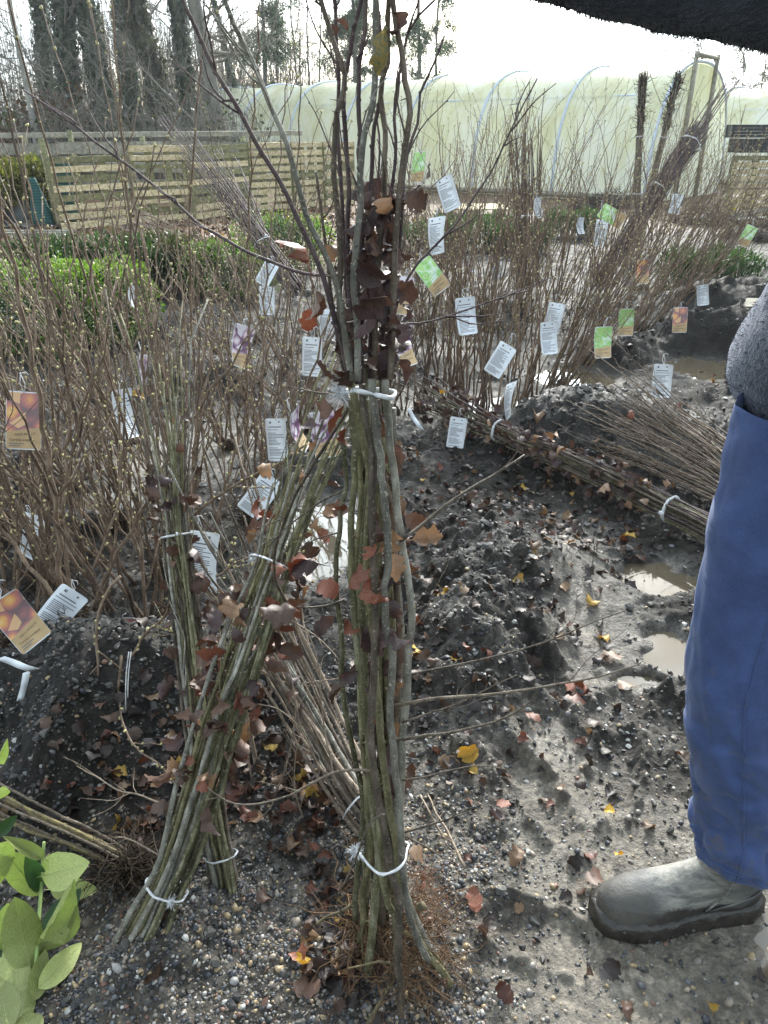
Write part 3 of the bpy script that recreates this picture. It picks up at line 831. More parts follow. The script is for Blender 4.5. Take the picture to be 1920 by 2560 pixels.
# ------------------------------------------------------------------ pallet fence
M['pallet'] = mat_bark('pallet_wood', (.31, .24, .12), (.56, .47, .28), (.68, .60, .42), 9, .8, (1, 1, 3.5), .35, .3)
M['pallet_green'] = mat_bark('mossy_wood', (.10, .10, .05), (.19, .19, .09), (.27, .25, .14), 9, .8, (1, 1, 3), .3)
def zrot(a):
    c, s = math.cos(a), math.sin(a)
    return np.array([[c, -s, 0], [s, c, 0], [0, 0, 1]])
def pallet(label, a, b, h, boards, group=None, missing=(), narrow=()):
    a = np.array([a[0], a[1], 0.]); b = np.array([b[0], b[1], 0.])
    d = b - a; Ln = float(np.linalg.norm(d)); d /= Ln
    ang = math.atan2(d[1], d[0]); R = zrot(ang); nrm = np.array([d[1], -d[0], 0])
    root = thing('pallet', label, 'pallet', a + d * Ln / 2, group)
    bh = h / boards
    for i in range(boards):
        if i in missing: continue
        z = bh * (i + .5) + .01
        hh = bh * (.45 if i in narrow else random.uniform(.60, .72))
        mb = MB()
        tilt = random.uniform(-.008, .008)
        mb.box((0, 0, 0), (Ln * random.uniform(.97, .995), .02, hh), None, 0, None, .004)
        o = mb.build('board', M['pallet'] if random.random() < .85 else M['pallet_green'], root, False)
        o.location = tuple(nrm * .055 + np.array([0, 0, z]) + d * random.uniform(-.01, .01)); o.rotation_euler = (random.uniform(-.02, .02), tilt, ang)
    for s in (-.46, -.16, .16, .46):
        mb = MB(); mb.box((0, 0, 0), (.09 if abs(s) < .3 else .07, .085, h * .99), None, 0, None, .003)
        o = mb.build('batten', M['pallet_green'], root, False); o.location = tuple(d * Ln * s + np.array([0, 0, h / 2])); o.rotation_euler = (0, 0, ang)
    for i in range(1, boards, 3):
        mb = MB(); mb.box((0, 0, 0), (Ln * .98, .02, bh * .7), None, 0, None, .003)
        o = mb.build('back_board', M['pallet_green'], root, False); o.location = tuple(-nrm * .056 + np.array([0, 0, bh * (i + .5)])); o.rotation_euler = (0, 0, ang)
    return root
def g2(px, py): return at_z(px, py, 0)[:2]
FN = [(148, 580), (334, 562), (482, 553), (622, 532), (728, 524), (806, 518), (884, 513)]
g = [g2(*q) for q in FN]
PG = 'pallets standing on edge as a fence'
pallet('leftmost upright pallet of the fence, eight even pale boards beside the green netting', g[0], g[1] + np.array([-.02, .0]), 1.0, 8, PG)
pallet('second pallet from the left, gappy with missing and narrow boards, green moss at right', g[1] + np.array([.02, .12]), g[2] + np.array([-.02, .1]), 1.12, 9, PG, (1, 5), (4, 6, 2))
pallet('third pallet from the left in the fence, angled back, boards close together', g[2] + np.array([.02, 0]), g[3], 1.12, 9, PG)
pallet('fourth pallet from the left in the fence, boards close together', g[3] + np.array([.03, .1]), g[4], 1.14, 9, PG)
pallet('fifth pallet from the left, partly behind the held bundle', g[4] + np.array([.03, .1]), g[5], 1.14, 9, PG)
pallet('rightmost fence pallet, behind the held bundle in front of the polytunnel', g[5] + np.array([.03, .1]), g[6], 1.14, 9, PG)
# leaning round post at the left end
t = thing('fence_post', 'round mossy post at the left end of the pallet fence', 'post', (*g[0], 0))
mb = MB(); mb.tube([(-.05, .12, -.1), (-.05, .12, .6), (-.06, .12, 1.22)], .055, 9); mb.build('post', M['pallet_green'], t)
# the old grey rail fence behind
def rail_fence():
    root = thing('rail_fence', 'old weathered grey rail fence with posts behind the pallets', 'fence', (-5, 15.6, 0))
    x0, x1 = -9.5, -1.6
    for i, (z, h, yy, xa, xb) in enumerate(((1.02, .19, 0, x0, -6.0), (1.04, .2, -.05, -5.95, -3.9), (1.05, .17, -.03, -3.88, x1), (.72, .17, 0, x0, -5.2), (.70, .17, 0, -5.15, x1), (.42, .16, .02, x0, x1), (1.25, .09, 1.2, x0, x1), (1.0, .15, 1.2, x0, x1))):
        mb = MB(); mb.box((0, 0, 0), (xb - xa, .035, h), None, 0, None, .006)
        o = mb.build('rail', M['timber_grey'], root, False); o.location = ((xa + xb) / 2 + 5, yy, z); o.rotation_euler = (0, random.uniform(-.008, .008), 0)
    for x in (-9, -7.6, -6.6, -5.75, -5.2, -4.45, -3.85, -3.3, -2.6, -1.9):
        mb = MB(); hh = random.uniform(1.12, 1.38); mb.tube([(0, 0, -.05), (0, 0, hh * .5), (random.uniform(-.02, .02), 0, hh)], .05, 8)
        o = mb.build('post', M['pallet_green'], root); o.location = (x + 5, .09, 0)
rail_fence()
# green wind netting
def netting():
    m, nt, out = new_mat('wind_netting')
    b = bsdf(nt, out, .7, .2)
    w = nt.nodes.new('ShaderNodeTexWave'); w.inputs['Scale'].default_value = 8; w.bands_direction = 'Z'; w.inputs['Distortion'].default_value = 1.5
    r = ramp(nt, w.outputs['Fac'], [(.2, (.012, .055, .05)), (.8, (.03, .10, .095))]); nt.links.new(r.outputs['Color'], b.inputs['Base Color'])
    mb = MB()
    xs = np.linspace(-8.8, -4.75, 60); zs = np.linspace(0.0, .92, 14)
    X, Z = np.meshgrid(xs, zs)
    Yv = 13.1 - .12 * (X + 4.75) + .06 * np.sin(X * 3 + Z * 2) + .03 * np.sin(X * 9 + Z * 5)
    V = np.stack([X.ravel(), Yv.ravel(), Z.ravel()], 1)
    k = 60
    Q = [[i * k + j, i * k + j + 1, (i + 1) * k + j + 1, (i + 1) * k + j] for i in range(13) for j in range(k - 1)]
    mb.add(V, Q)
    # gathered tail by the post
    V = []
    for i in range(9):
        t = i / 8; rr = .04 + .13 * t
        a = np.arange(13) * 2 * PI / 12
        V.append(np.stack([-4.98 + .05 * t + rr * np.cos(a) * (1 + .2 * np.sin(5 * a)), 11.85 + rr * np.sin(a) * .6, np.full(13, .72 - .62 * t)], 1))
    V = np.concatenate(V)
    mb.add(V, [[i * 13 + j, i * 13 + j + 1, (i + 1) * 13 + j + 1, (i + 1) * 13 + j] for i in range(8) for j in range(12)])
    o = mb.build('wind_netting', m)
    s = o.modifiers.new('thickness', 'SOLIDIFY'); s.thickness = .004
    tag(o, 'dark green wind netting hung left of the pallet fence', 'netting')
netting()

# ------------------------------------------------------------------ bushes
def shell_points(n, fn, c, s):
    """points in the outer part of a lumpy box-like bush"""
    u = rng.normal(0, 1, (n * 2, 3)); u /= np.linalg.norm(u, axis=1)[:, None]
    e = .82
    d = np.sign(u) * np.abs(u) ** e
    d /= np.abs(d).max(axis=1)[:, None] ** .7
    k = (1 - rng.random(n * 2) ** 2.2 * .45) * (1 + .34 * perlin(u[:, 0] * 3 + fn, u[:, 1] * 3 + u[:, 2] * 2, 200 + fn))
    P = d * k[:, None] * np.asarray(s)[None]
    P = P[P[:, 2] > -s[2] * .98][:n]
    N = P / (np.linalg.norm(P, axis=1)[:, None] + 1e-9)
    return P + np.asarray(c), N
def bush(name, label, cat, c, s, n, leaf, stops, seed, group=None, upright=.3, mat=None, stem='bark_hazel'):
    root = thing(name, label, cat, (c[0], c[1], gz(c[0], c[1]) - .01), group)
    P, N = shell_points(n, seed, (0, 0, s[2]), s)
    n = len(P)
    U = rng.normal(0, 1, (n, 3)) * .6 + N * .7 + np.array([0, 0, upright]); U /= np.linalg.norm(U, axis=1)[:, None]
    W = np.cross(U, rng.normal(0, 1, (n, 3))); W /= np.linalg.norm(W, axis=1)[:, None]
    ln = leaf[0] * rng.uniform(.7, 1.25, n); wd = leaf[1] * rng.uniform(.8, 1.2, n)
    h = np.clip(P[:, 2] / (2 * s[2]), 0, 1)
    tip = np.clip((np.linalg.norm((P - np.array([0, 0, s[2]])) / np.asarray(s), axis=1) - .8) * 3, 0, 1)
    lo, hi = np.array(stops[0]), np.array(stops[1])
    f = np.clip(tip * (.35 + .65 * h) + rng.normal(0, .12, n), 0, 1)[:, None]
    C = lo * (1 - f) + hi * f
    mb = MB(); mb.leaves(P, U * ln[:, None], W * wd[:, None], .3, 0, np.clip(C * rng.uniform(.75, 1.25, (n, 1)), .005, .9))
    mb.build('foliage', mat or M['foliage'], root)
    mb = MB()
    k = 40
    q = rng.integers(0, n, k)
    A = np.stack([rng.normal(0, s[0] * .25, k), rng.normal(0, s[1] * .25, k), np.full(k, -.02)], 1)
    B = P[q] * np.array([.9, .9, .92]); mid = (A + B) / 2 + rng.normal(0, .02, (k, 3))
    mb.twigs(A, mid, B, .004 + .004 * s[2], .0015); mb.build('stems', M[stem], root)['kind'] = 'stuff'
    return root
M['foliage'] = mat_leaf('foliage', [(.25, (.75, .75, .75)), (.75, (1.15, 1.15, 1.15))], attr=True, trans=.35, rough=.4, scale=9, tint=(.8, 1, .35))
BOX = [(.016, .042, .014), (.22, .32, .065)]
def gp(px, py): return at_z(px, py, 0)[:2]
BG = 'box plants heeled in'
bx = [((50, 905), (.40, .30, .28), 9000, 'leafy box plant at the left edge, bright lime tips, front block'),
      ((225, 885), (.36, .30, .25), 8000, 'box plant with lime tips at the right end of the front left block'),
      ((565, 760), (.36, .28, .22), 5000, 'small bright box plant right of the dark conifer row, mid left'),
      ((700, 690), (.5, .3, .27), 4000, 'box plant with fresh green tips just left behind the held bundle'),]
for i, ((px, py), s, n, lab) in enumerate(bx):
    q = gp(px, py)
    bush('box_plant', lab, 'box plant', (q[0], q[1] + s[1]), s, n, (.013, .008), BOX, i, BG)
YEW = [(.018, .040, .018), (.075, .125, .045)]
def sprays(name, label, cat, c, s, n, stops, group, ln=.09):
    root = thing(name, label, cat, (c[0], c[1], gz(c[0], c[1]) - .01), group)
    A = np.stack([rng.uniform(-s[0], s[0], n), rng.uniform(-s[1], s[1], n), 2 * s[2] * rng.random(n) ** .6], 1)
    top = 2 * s[2] * (.75 + .35 * perlin(A[:, 0] * 5 + c[0], A[:, 1] * 5, 9))
    A[:, 2] = np.minimum(A[:, 2], top)
    D = np.stack([rng.normal(0, .35, n) + A[:, 0] / s[0] * .3, rng.normal(0, .35, n) + A[:, 1] / s[1] * .3, np.ones(n)], 1); D /= np.linalg.norm(D, axis=1)[:, None]
    Lr = ln * rng.uniform(.6, 1.3, n)
    W = np.cross(D, rng.normal(0, 1, (n, 3))); W /= np.linalg.norm(W, axis=1)[:, None]
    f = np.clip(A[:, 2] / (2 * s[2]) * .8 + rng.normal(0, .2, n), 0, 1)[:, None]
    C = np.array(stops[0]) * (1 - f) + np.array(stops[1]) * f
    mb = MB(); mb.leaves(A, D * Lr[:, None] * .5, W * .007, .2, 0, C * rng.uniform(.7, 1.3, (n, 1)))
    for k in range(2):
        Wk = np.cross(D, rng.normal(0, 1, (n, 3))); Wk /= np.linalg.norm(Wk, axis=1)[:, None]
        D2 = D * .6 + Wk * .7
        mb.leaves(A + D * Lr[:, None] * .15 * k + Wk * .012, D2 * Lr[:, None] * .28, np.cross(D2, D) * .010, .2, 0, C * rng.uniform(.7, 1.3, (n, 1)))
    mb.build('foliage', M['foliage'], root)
    k = 60; q = rng.integers(0, n, k)
    B = A[q]; S = B * np.array([.9, .9, 0]) + np.array([0, 0, -.02])
    mb = MB(); mb.twigs(S, (S + B) / 2, B, .005, .002); mb.build('stems', M['bark_hazel'], root)['kind'] = 'stuff'
    return root
CG = 'young conifers heeled in as a row'
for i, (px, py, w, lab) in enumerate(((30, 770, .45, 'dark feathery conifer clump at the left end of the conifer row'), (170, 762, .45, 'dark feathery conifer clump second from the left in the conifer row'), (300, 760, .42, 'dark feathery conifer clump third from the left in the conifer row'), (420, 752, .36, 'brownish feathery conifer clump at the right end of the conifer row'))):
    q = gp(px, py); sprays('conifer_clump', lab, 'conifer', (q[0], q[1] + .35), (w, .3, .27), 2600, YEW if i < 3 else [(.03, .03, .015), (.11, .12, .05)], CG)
for i, (px, py, w, h, lab) in enumerate(((1080, 640, .5, .2, 'low dark green conifer seedlings right behind the held bundle'), (1200, 632, .55, .22, 'low conifer seedlings in front of the polytunnel, middle of three'), (1300, 640, .4, .19, 'low conifer seedlings in front of the polytunnel, rightmost of three'), (1440, 600, .35, .2, 'small green shrub by the root heap before the tunnel'), (1800, 740, .4, .22, 'grassy green conifer tuft at the right edge behind the hazels'), (700, 640, .45, .22, 'green tuft behind the left whips, in front of the pallet corner'))):
    q = gp(px, py); sprays('conifer_seedlings', lab, 'conifer', (q[0], q[1] + .3), (w, .3, h), 1500, [(.02, .045, .02), (.10, .17, .06)], None, .1)

# ------------------------------------------------------------------ potted conifers, sheet and planks at the left
M['pot_grey'] = mat_plain('pot_grey', (.22, .25, .26), .5, .4, 12, .15)
M['pot_dark'] = mat_plain('pot_dark', (.02, .03, .05), .4, .4, 12, .2)
def potted(label, px, py, r, h, fh, mat, seed):
    q = gp(px, py)
    root = thing('potted_conifer', label, 'potted plant', (q[0], q[1], 0))
    mb = MB(); mb.tube([(0, 0, 0), (0, 0, h * .5), (0, 0, h * .93), (0, 0, h * .94), (0, 0, h)], [r * .78, r * .9, r, r * 1.08, r * 1.08], 20); mb.build('pot', mat, root)
    s = (r * 1.75, r * 1.6, fh / 2)
    P, N = shell_points(3000, seed, (0, 0, h + fh / 2), s); n = len(P)
    U = N * .6 + rng.normal(0, .5, (n, 3)) + np.array([0, 0, .5]); U /= np.linalg.norm(U, axis=1)[:, None]
    W = np.cross(U, rng.normal(0, 1, (n, 3))); W /= np.linalg.norm(W, axis=1)[:, None]
    f = rng.random((n, 1))
    mb = MB(); mb.leaves(P, U * .055, W * .018, .2, 0, np.array([.07, .08, .02]) * (1 - f) + np.array([.30, .27, .05]) * f); mb.build('foliage', M['foliage'], root)
potted('yellow-green clipped conifer in a pale grey pot beside the netting', 48, 560, .21, .36, .5, M['pot_grey'], 3)
potted('yellow-green conifer in a dark blue pot against the post', 92, 556, .2, .34, .58, M['pot_dark'], 5)
potted('yellow-green conifer cut off by the left edge', -14, 566, .22, .3, .5, M['pot_dark'], 8)
M['sheet'] = mat_plain('black_sheet', (.012, .014, .016), .35, .5, 6, .3, .6, .05)
def sheet():
    q = gp(60, 580)
    xs = np.linspace(-.9, .55, 30); ys = np.linspace(-.3, .35, 16); X, Y = np.meshgrid(xs, ys)
    Z = .10 + .05 * fbm(X * 4, Y * 4, 3, 8) + .05 * np.abs(perlin(X * 5, Y * 2, 4))
    mb = MB(); mb.add(np.stack([X.ravel() + q[0], Y.ravel() + q[1], Z.ravel()], 1), [[i * 30 + j, i * 30 + j + 1, (i + 1) * 30 + j + 1, (i + 1) * 30 + j] for i in range(15) for j in range(29)])
    o = mb.build('plastic_sheet', M['sheet']); s = o.modifiers.new('thickness', 'SOLIDIFY'); s.thickness = .01
    tag(o, 'crumpled black plastic sheet lying under the potted conifers', 'sheet')
    root = thing('plank_stack', 'stack of grey planks lying below the black sheet at left', 'planks', (q[0] + .1, q[1] - .55, 0))
    for i in range(5):
        mb = MB(); mb.box((0, 0, 0), (1.6, .14, .028), None, 0, None, .004); o = mb.build('plank', M['timber_grey'], root, False)
        o.location = (random.uniform(-.1, .1), (i % 3) * .13 - .1, .02 + .035 * (i // 3) + .012 * (i % 3)); o.rotation_euler = (0, 0, random.uniform(-.12, .12))
sheet()

# ------------------------------------------------------------------ crates, pallet and sacks at the right
M['crate'] = mat_plain('crate_black', (.018, .02, .022), .45, .4, 10, .3)
def crate(label, c, s, rz):
    root = thing('plastic_crate', label, 'crate', c, 'black plastic crates', (0, 0, rz))
    w, d, h = s
    for (dx, dy, sx, sy) in ((0, -d / 2, w, .02), (0, d / 2, w, .02), (-w / 2, 0, .02, d - .04), (w / 2, 0, .02, d - .04)):
        for k in range(4):
            mb = MB(); mb.box((dx, dy, h * (k + .5) / 4), (sx, sy, h * .235)); mb.build('slat', M['crate'], root, False)
    for a in (-1, 1):
        for b in (-1, 1): MB().box((a * w / 2, b * d / 2, h / 2), (.045, .045, h)).build('corner_post', M['crate'], root, False)
    mb = MB(); mb.box((0, 0, .012), (w, d, .02)); mb.build('bottom', M['crate'], root, False)
cb = at_y(1868, 470, 14.5); cx = cb[0]
crate('lowest black plastic crate on the pallet stack at right edge', (cx, 14.6, .98), (.6, .4, .22), .1)
crate('topmost black plastic crate, tilted, at the right edge', (cx - .12, 14.6, 1.21), (.6, .4, .2), -.15)
crate('black plastic crate cut by the right edge beside the tilted one', (cx + .66, 14.7, .98), (.6, .4, .26), .05)
ga = np.array([cx - .45, 14.25])
pallet('grey pallet stood upright under the black crates at the right edge', ga, ga + np.array([1.2, .12]), .95, 9)
M['yellow'] = mat_plain('yellow_sack', (.62, .52, .03), .5, .3, 5, .25, .5, .03)
for i, (px, py, w, h, lab) in enumerate(((1862, 520, .26, .26, 'crumpled bright yellow sack, the right one of two'), (1828, 530, .14, .22, 'narrow bright yellow sack, the left one of two'))):
    q = gp(px, py)
    mb = MB(); a = np.arange(16) * 2 * PI / 16
    rings = []
    for k in range(9):
        t = k / 8; rr = w * .5 * (1 - .15 * t + .12 * math.sin(7 * t + i)) * (1 if k < 8 else .5)
        rings.append(np.stack([rr * np.cos(a) * (1 + .15 * np.sin(3 * a + 5 * t)) + .05 * t, .6 * rr * np.sin(a) * (1 + .2 * np.sin(4 * a + 3 * t)), np.full(16, h * t)], 1))
    V = np.concatenate(rings + [np.array([[.05, 0, h]])])
    mb.add(V, [[k * 16 + j, k * 16 + (j + 1) % 16, (k + 1) * 16 + (j + 1) % 16, (k + 1) * 16 + j] for k in range(8) for j in range(16)], [[144, 128 + j, 128 + (j + 1) % 16] for j in range(16)])
    o = mb.build('yellow_sack', M['yellow']); o.location = (q[0], q[1], 0)
    tag(o, lab + ' at the right edge', 'sack')
for i, (px, py, rz, lab) in enumerate(((1880, 540, .5, 'dark weathered board lying in front of the yellow sacks'), (1830, 560, -.9, 'dark board tilted among roots left of the yellow sacks'), (1890, 800, -.75, 'grey half-buried plank sticking from the mud beside the jacket'))):
    q = gp(px, py); mb = MB(); mb.box((0, 0, 0), (1.0 if i < 2 else .5, .16, .03), None, 0, None, .006)
    o = mb.build('board', M['timber_grey'], None, False); o.location = (q[0], q[1], gz(q[0], q[1]) + .06); o.rotation_euler = (.25, -.12, rz)
    tag(o, lab, 'board')
q = gp(1190, 545)
t = thing('slatted_pallet', 'slatted pallet lying flat before the polytunnel', 'pallet', (q[0], q[1], .02))
for i in range(6):
    mb = MB(); mb.box((0, i * .18, .12), (1.1, .1, .022), None, 0, None, .003); mb.build('slat', M['pallet'], t, False)
for s in (-.45, 0, .45):
    mb = MB(); mb.box((s, .45, .055), (.09, 1.0, .1)); mb.build('bearer', M['pallet_green'], t, False)
# root heaps by the tunnel
def root_heap(label, px, py, r, h, n, name='root_heap'):
    q = gp(px, py)
    root = thing(name, label, 'root heap', (q[0], q[1], 0))
    a = rng.uniform(0, 2 * PI, n); rr = r * np.sqrt(rng.random(n))
    A = np.stack([rr * np.cos(a), rr * np.sin(a) * .7, h * (1 - (rr / r) ** 2) * rng.random(n)], 1)
    D = rng.normal(0, 1, (n, 3)); D[:, 2] = np.abs(D[:, 2]) * .6; D /= np.linalg.norm(D, axis=1)[:, None]
    B = A + D * rng.uniform(.08, .3, n)[:, None] * r * 1.5
    Md = (A + B) / 2 + rng.normal(0, .03, (n, 3))
    mb = MB(); mb.twigs(A, Md, B, .006, .0025); o = mb.build('roots', M['rootdark'], root); o['kind'] = 'stuff'
    mb = MB(); mb.blob((0, 0, 0), (r * .6, h * .5)); mb.build('clod', M['crumb_dark'], root)
M['crumb_dark'] = mat_plain('dark_clod', (.03, .026, .022), .7, .3, 12, .5, .8, .05)
root_heap('tangle of dark roots heaped in front of the polytunnel, right one', 1530, 520, .5, .35, 500)
root_heap('smaller tangle of roots left of the bigger one by the polytunnel', 1460, 525, .35, .28, 300)
root_heap('dark root ball lying at the right edge past the hazels', 1890, 600, .5, .3, 400)
root_heap('tangle of brown roots heaped before the right-hand boards', 1760, 560, .5, .28, 400)

# ------------------------------------------------------------------ trees behind the fence
M['trunk'] = mat_bark('tree_bark', (.07, .065, .055), (.15, .145, .125), (.24, .23, .20), 9, .85, (1, 1, .3), .2)
M['trunk_pale'] = mat_bark('pale_bark', (.14, .14, .12), (.27, .27, .24), (.38, .38, .34), 6, .8, (1, 1, .3), .2)
M['twig'] = mat_plain('tree_twigs', (.20, .185, .155), .8, .2, 3, .3)
M['ivy'] = mat_leaf('ivy', [(.25, (.7, .7, .7)), (.75, (1.2, 1.2, 1.2))], attr=True, trans=.4, rough=.35, scale=2, tint=(.8, 1, .4))
def tree(label, p0, p1, width, Y, ivy=0, mat='trunk', limbs=22, top=9.0, reach=2.0, ivycol=((.045, .065, .042), (.15, .185, .12)), name='tree', conifer=False, twk=1.0):
    a = at_y(p0[0], p0[1], Y); b = at_y(p1[0], p1[1], Y)
    d = (b - a) / (b[2] - a[2])
    base = a - d * a[2]; base[2] = -.05
    r0 = size_at(width, p0[0], p0[1], Y) / 2 * (.55 if ivy else 1)
    root = thing(name, label, 'tree', (base[0], base[1], 0))
    z = np.linspace(0, top, 26)
    P = d[None] * z[:, None]; P[:, 2] = z - .05
    P[:, :2] += np.cumsum(rng.normal(0, .02, (26, 2)), axis=0)
    R = r0 * (1 - .75 * z / top) * (1 + .5 * np.exp(-z / .35))
    mb = MB(); mb.tube(P, R, 10); mb.build('trunk', M[mat], root)
    mb = MB(); lv = []
    for i in range(limbs):
        t = rng.uniform(.09, .98); k = t * 25; i0 = min(int(k), 24); p = P[i0] + (P[i0 + 1] - P[i0]) * (k - i0)
        az = rng.uniform(0, 2 * PI); ln = reach * rng.uniform(.5, 1.2) * (1 - .5 * t)
        up = rng.uniform(.0, .8) if not conifer else rng.uniform(-.35, .1)
        D = np.array([math.cos(az), math.sin(az), up]); D /= np.linalg.norm(D)
        q = smooth_path([p, p + D * ln * .5 + rng.normal(0, .08 * ln, 3), p + D * ln + np.array([0, 0, .25 * ln * (1 if not conifer else -.6)])], 8)
        rr = max(.012, r0 * .22 * (1 - .5 * t))
        mb.tube(q, np.linspace(rr, .006, 8), 5, cap=False)
        m = int(16 * twk)
        qi = rng.uniform(1, 7, m); ii = np.minimum(qi.astype(int), 6); A = q[ii] + (q[ii + 1] - q[ii]) * (qi - ii)[:, None]
        E = D[None] * .6 + rng.normal(0, .65, (m, 3)) + np.array([0, 0, .25 if not conifer else -.3]); E /= np.linalg.norm(E, axis=1)[:, None]
        B = A + E * (ln * rng.uniform(.18, .5, m))[:, None]
        mb.twigs(A, (A + B) / 2 + rng.normal(0, .05 * ln, (m, 3)), B, .008, .003)
        for _ in range(3):
            s = rng.uniform(.2, .9, m)[:, None]; A2 = A + (B - A) * s
            E2 = E + rng.normal(0, .6, (m, 3)); E2 /= np.linalg.norm(E2, axis=1)[:, None]
            B2 = A2 + E2 * (ln * rng.uniform(.1, .28, m))[:, None]
            mb.twigs(A2, (A2 + B2) / 2 + rng.normal(0, .03 * ln, (m, 3)), B2, .0055, .0025)
            if conifer: lv.append(np.concatenate([A2, (A2 + B2) / 2, B2]))
    mb.build('crown', M['twig'], root)
    if ivy:
        n = ivy
        zz = rng.uniform(0, min(top * .7, 6.0), n); k = zz / top * 25; i0 = np.minimum(k.astype(int), 24)
        p = P[i0] + (P[i0 + 1] - P[i0]) * (k - i0)[:, None]
        az = rng.uniform(0, 2 * PI, n)
        rw = size_at(width, p0[0], p0[1], Y) / 2
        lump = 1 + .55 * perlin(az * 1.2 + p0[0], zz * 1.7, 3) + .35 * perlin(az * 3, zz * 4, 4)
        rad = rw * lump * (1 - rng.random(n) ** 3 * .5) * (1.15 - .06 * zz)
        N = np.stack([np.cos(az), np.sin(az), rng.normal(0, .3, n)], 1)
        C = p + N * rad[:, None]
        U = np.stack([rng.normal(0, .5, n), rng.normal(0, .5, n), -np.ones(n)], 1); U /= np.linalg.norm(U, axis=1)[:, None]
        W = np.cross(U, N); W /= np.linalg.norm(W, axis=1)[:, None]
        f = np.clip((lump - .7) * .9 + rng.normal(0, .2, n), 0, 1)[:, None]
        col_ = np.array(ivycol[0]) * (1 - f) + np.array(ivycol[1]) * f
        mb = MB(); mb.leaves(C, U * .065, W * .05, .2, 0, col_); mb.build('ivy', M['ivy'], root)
    if conifer:
        C = np.concatenate(lv); C = np.repeat(C, 5, axis=0) + rng.normal(0, .07, (len(C) * 5, 3)); n = len(C)
        U = rng.normal(0, 1, (n, 3)); U[:, 2] -= .8; U /= np.linalg.norm(U, axis=1)[:, None]
        W = np.cross(U, rng.normal(0, 1, (n, 3))); W /= np.linalg.norm(W, axis=1)[:, None]
        mb = MB(); mb.leaves(C, U * .07, W * .014, .1, 0, np.array([.09, .125, .075]) * rng.uniform(.5, 1.5, (n, 1))); mb.build('needles', M['ivy'], root)
    return root
TG = 'trees behind the pallet fence'
def T(*a, **k):
    tree(*a, **k)['group'] = TG
T('slim pale bare tree leaning left, first from the left edge', (85, 340), (22, 0), 17, 19, mat='trunk_pale', limbs=14, reach=1.6)
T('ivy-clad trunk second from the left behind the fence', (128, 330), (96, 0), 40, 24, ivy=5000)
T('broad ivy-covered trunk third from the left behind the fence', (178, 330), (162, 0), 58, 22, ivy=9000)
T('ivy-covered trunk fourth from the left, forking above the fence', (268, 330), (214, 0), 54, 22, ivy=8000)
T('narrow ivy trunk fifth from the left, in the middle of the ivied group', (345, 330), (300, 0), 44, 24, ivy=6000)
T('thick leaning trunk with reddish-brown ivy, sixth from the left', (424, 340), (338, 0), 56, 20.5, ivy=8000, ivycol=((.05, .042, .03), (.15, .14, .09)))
T('ivy-covered trunk just left of the big bare tree', (488, 330), (440, 0), 42, 23, ivy=6000)
T('big bare grey-brown tree with forked trunk beside the tunnel end', (556, 345), (500, 0), 46, 19.5, limbs=26, reach=2.6)
T('short thin ivied stem between the bare tree and the tunnel', (602, 260), (568, 120), 16, 28, ivy=2000, limbs=8, reach=1.2)
T('slim conifer behind the left end of the polytunnel', (664, 220), (660, 0), 14, 31, limbs=60, reach=1.5, conifer=True, twk=.8, top=9)
for i, (x, x2, w) in enumerate(((700, 694, 7), (735, 720, 6), (772, 760, 7), (806, 812, 6))):
    T('thin bare sapling behind the polytunnel, %s from the left' % ORD[i], (x, 215), (x2, 0), w, 34, limbs=16, reach=1.6, top=8)
T('slim conifer seen through the tips of the held bundle', (892, 205), (880, 0), 14, 33, limbs=60, reach=1.5, conifer=True, twk=.8, top=9)
T('tall conifer with drooping sprays right of the held bundle', (1050, 200), (1048, 0), 13, 31, limbs=46, reach=1.6, conifer=True, twk=.7, top=10)
T('bare-stemmed conifer right beside the tall one', (1086, 200), (1090, 0), 9, 31.5, limbs=22, reach=1.2, conifer=True, twk=.5, top=9)
for i, (x, w, yy) in enumerate(((1668, 5, 27), (1760, 5, 25), (1850, 6, 28), (1905, 6, 24))):
    T('twiggy bare sapling beyond the right end of the tunnel, %s from the left' % ORD[i], (x, 250), (x + 4, 100), w, yy, limbs=26, reach=1.5, top=4.2, twk=1.3, ivy=0)
# hedges and thicket at their feet
def thicket(label, px, py, Y, s, n, c, leafy, name='hedge'):
    b = at_y(px, py, Y)
    root = thing(name, label, 'hedge', (b[0], Y, 0))
    A = np.stack([rng.uniform(-s[0], s[0], n), rng.uniform(-s[1], s[1], n), np.zeros(n)], 1)
    B = A + np.stack([rng.normal(0, .35, n), rng.normal(0, .3, n), s[2] * rng.uniform(.5, 1.1, n)], 1)
    mb = MB(); mb.twigs(A, (A + B) / 2 + rng.normal(0, .1, (n, 3)), B, .010, .004)
    A2 = A + (B - A) * rng.uniform(.3, 1, (n, 1)); B2 = A2 + rng.normal(0, .3, (n, 3)) + np.array([0, 0, .15])
    mb.twigs(A2, (A2 + B2) / 2 + rng.normal(0, .05, (n, 3)), B2, .006, .003)
    mb.build('branches', M['twig'], root)
    if leafy:
        k = rng.integers(0, n, leafy); C = A[k] + (B - A)[k] * rng.uniform(.05, 1.02, (leafy, 1)) + rng.normal(0, .1, (leafy, 3))
        C[:, 2] = np.abs(C[:, 2])
        U = rng.normal(0, 1, (leafy, 3)); U /= np.linalg.norm(U, axis=1)[:, None]; W = np.cross(U, rng.normal(0, 1, (leafy, 3))); W /= np.linalg.norm(W, axis=1)[:, None]
        mb = MB(); mb.leaves(C, U * .06, W * .038, .2, 0, np.array(c) * rng.uniform(.5, 1.5, (leafy, 1))); mb.build('foliage', M['ivy'], root)
thicket('russet beech hedge with dead leaves left behind the fence', 122, 330, 20, (.75, .5, 2.0), 260, (.11, .055, .035), 5000)
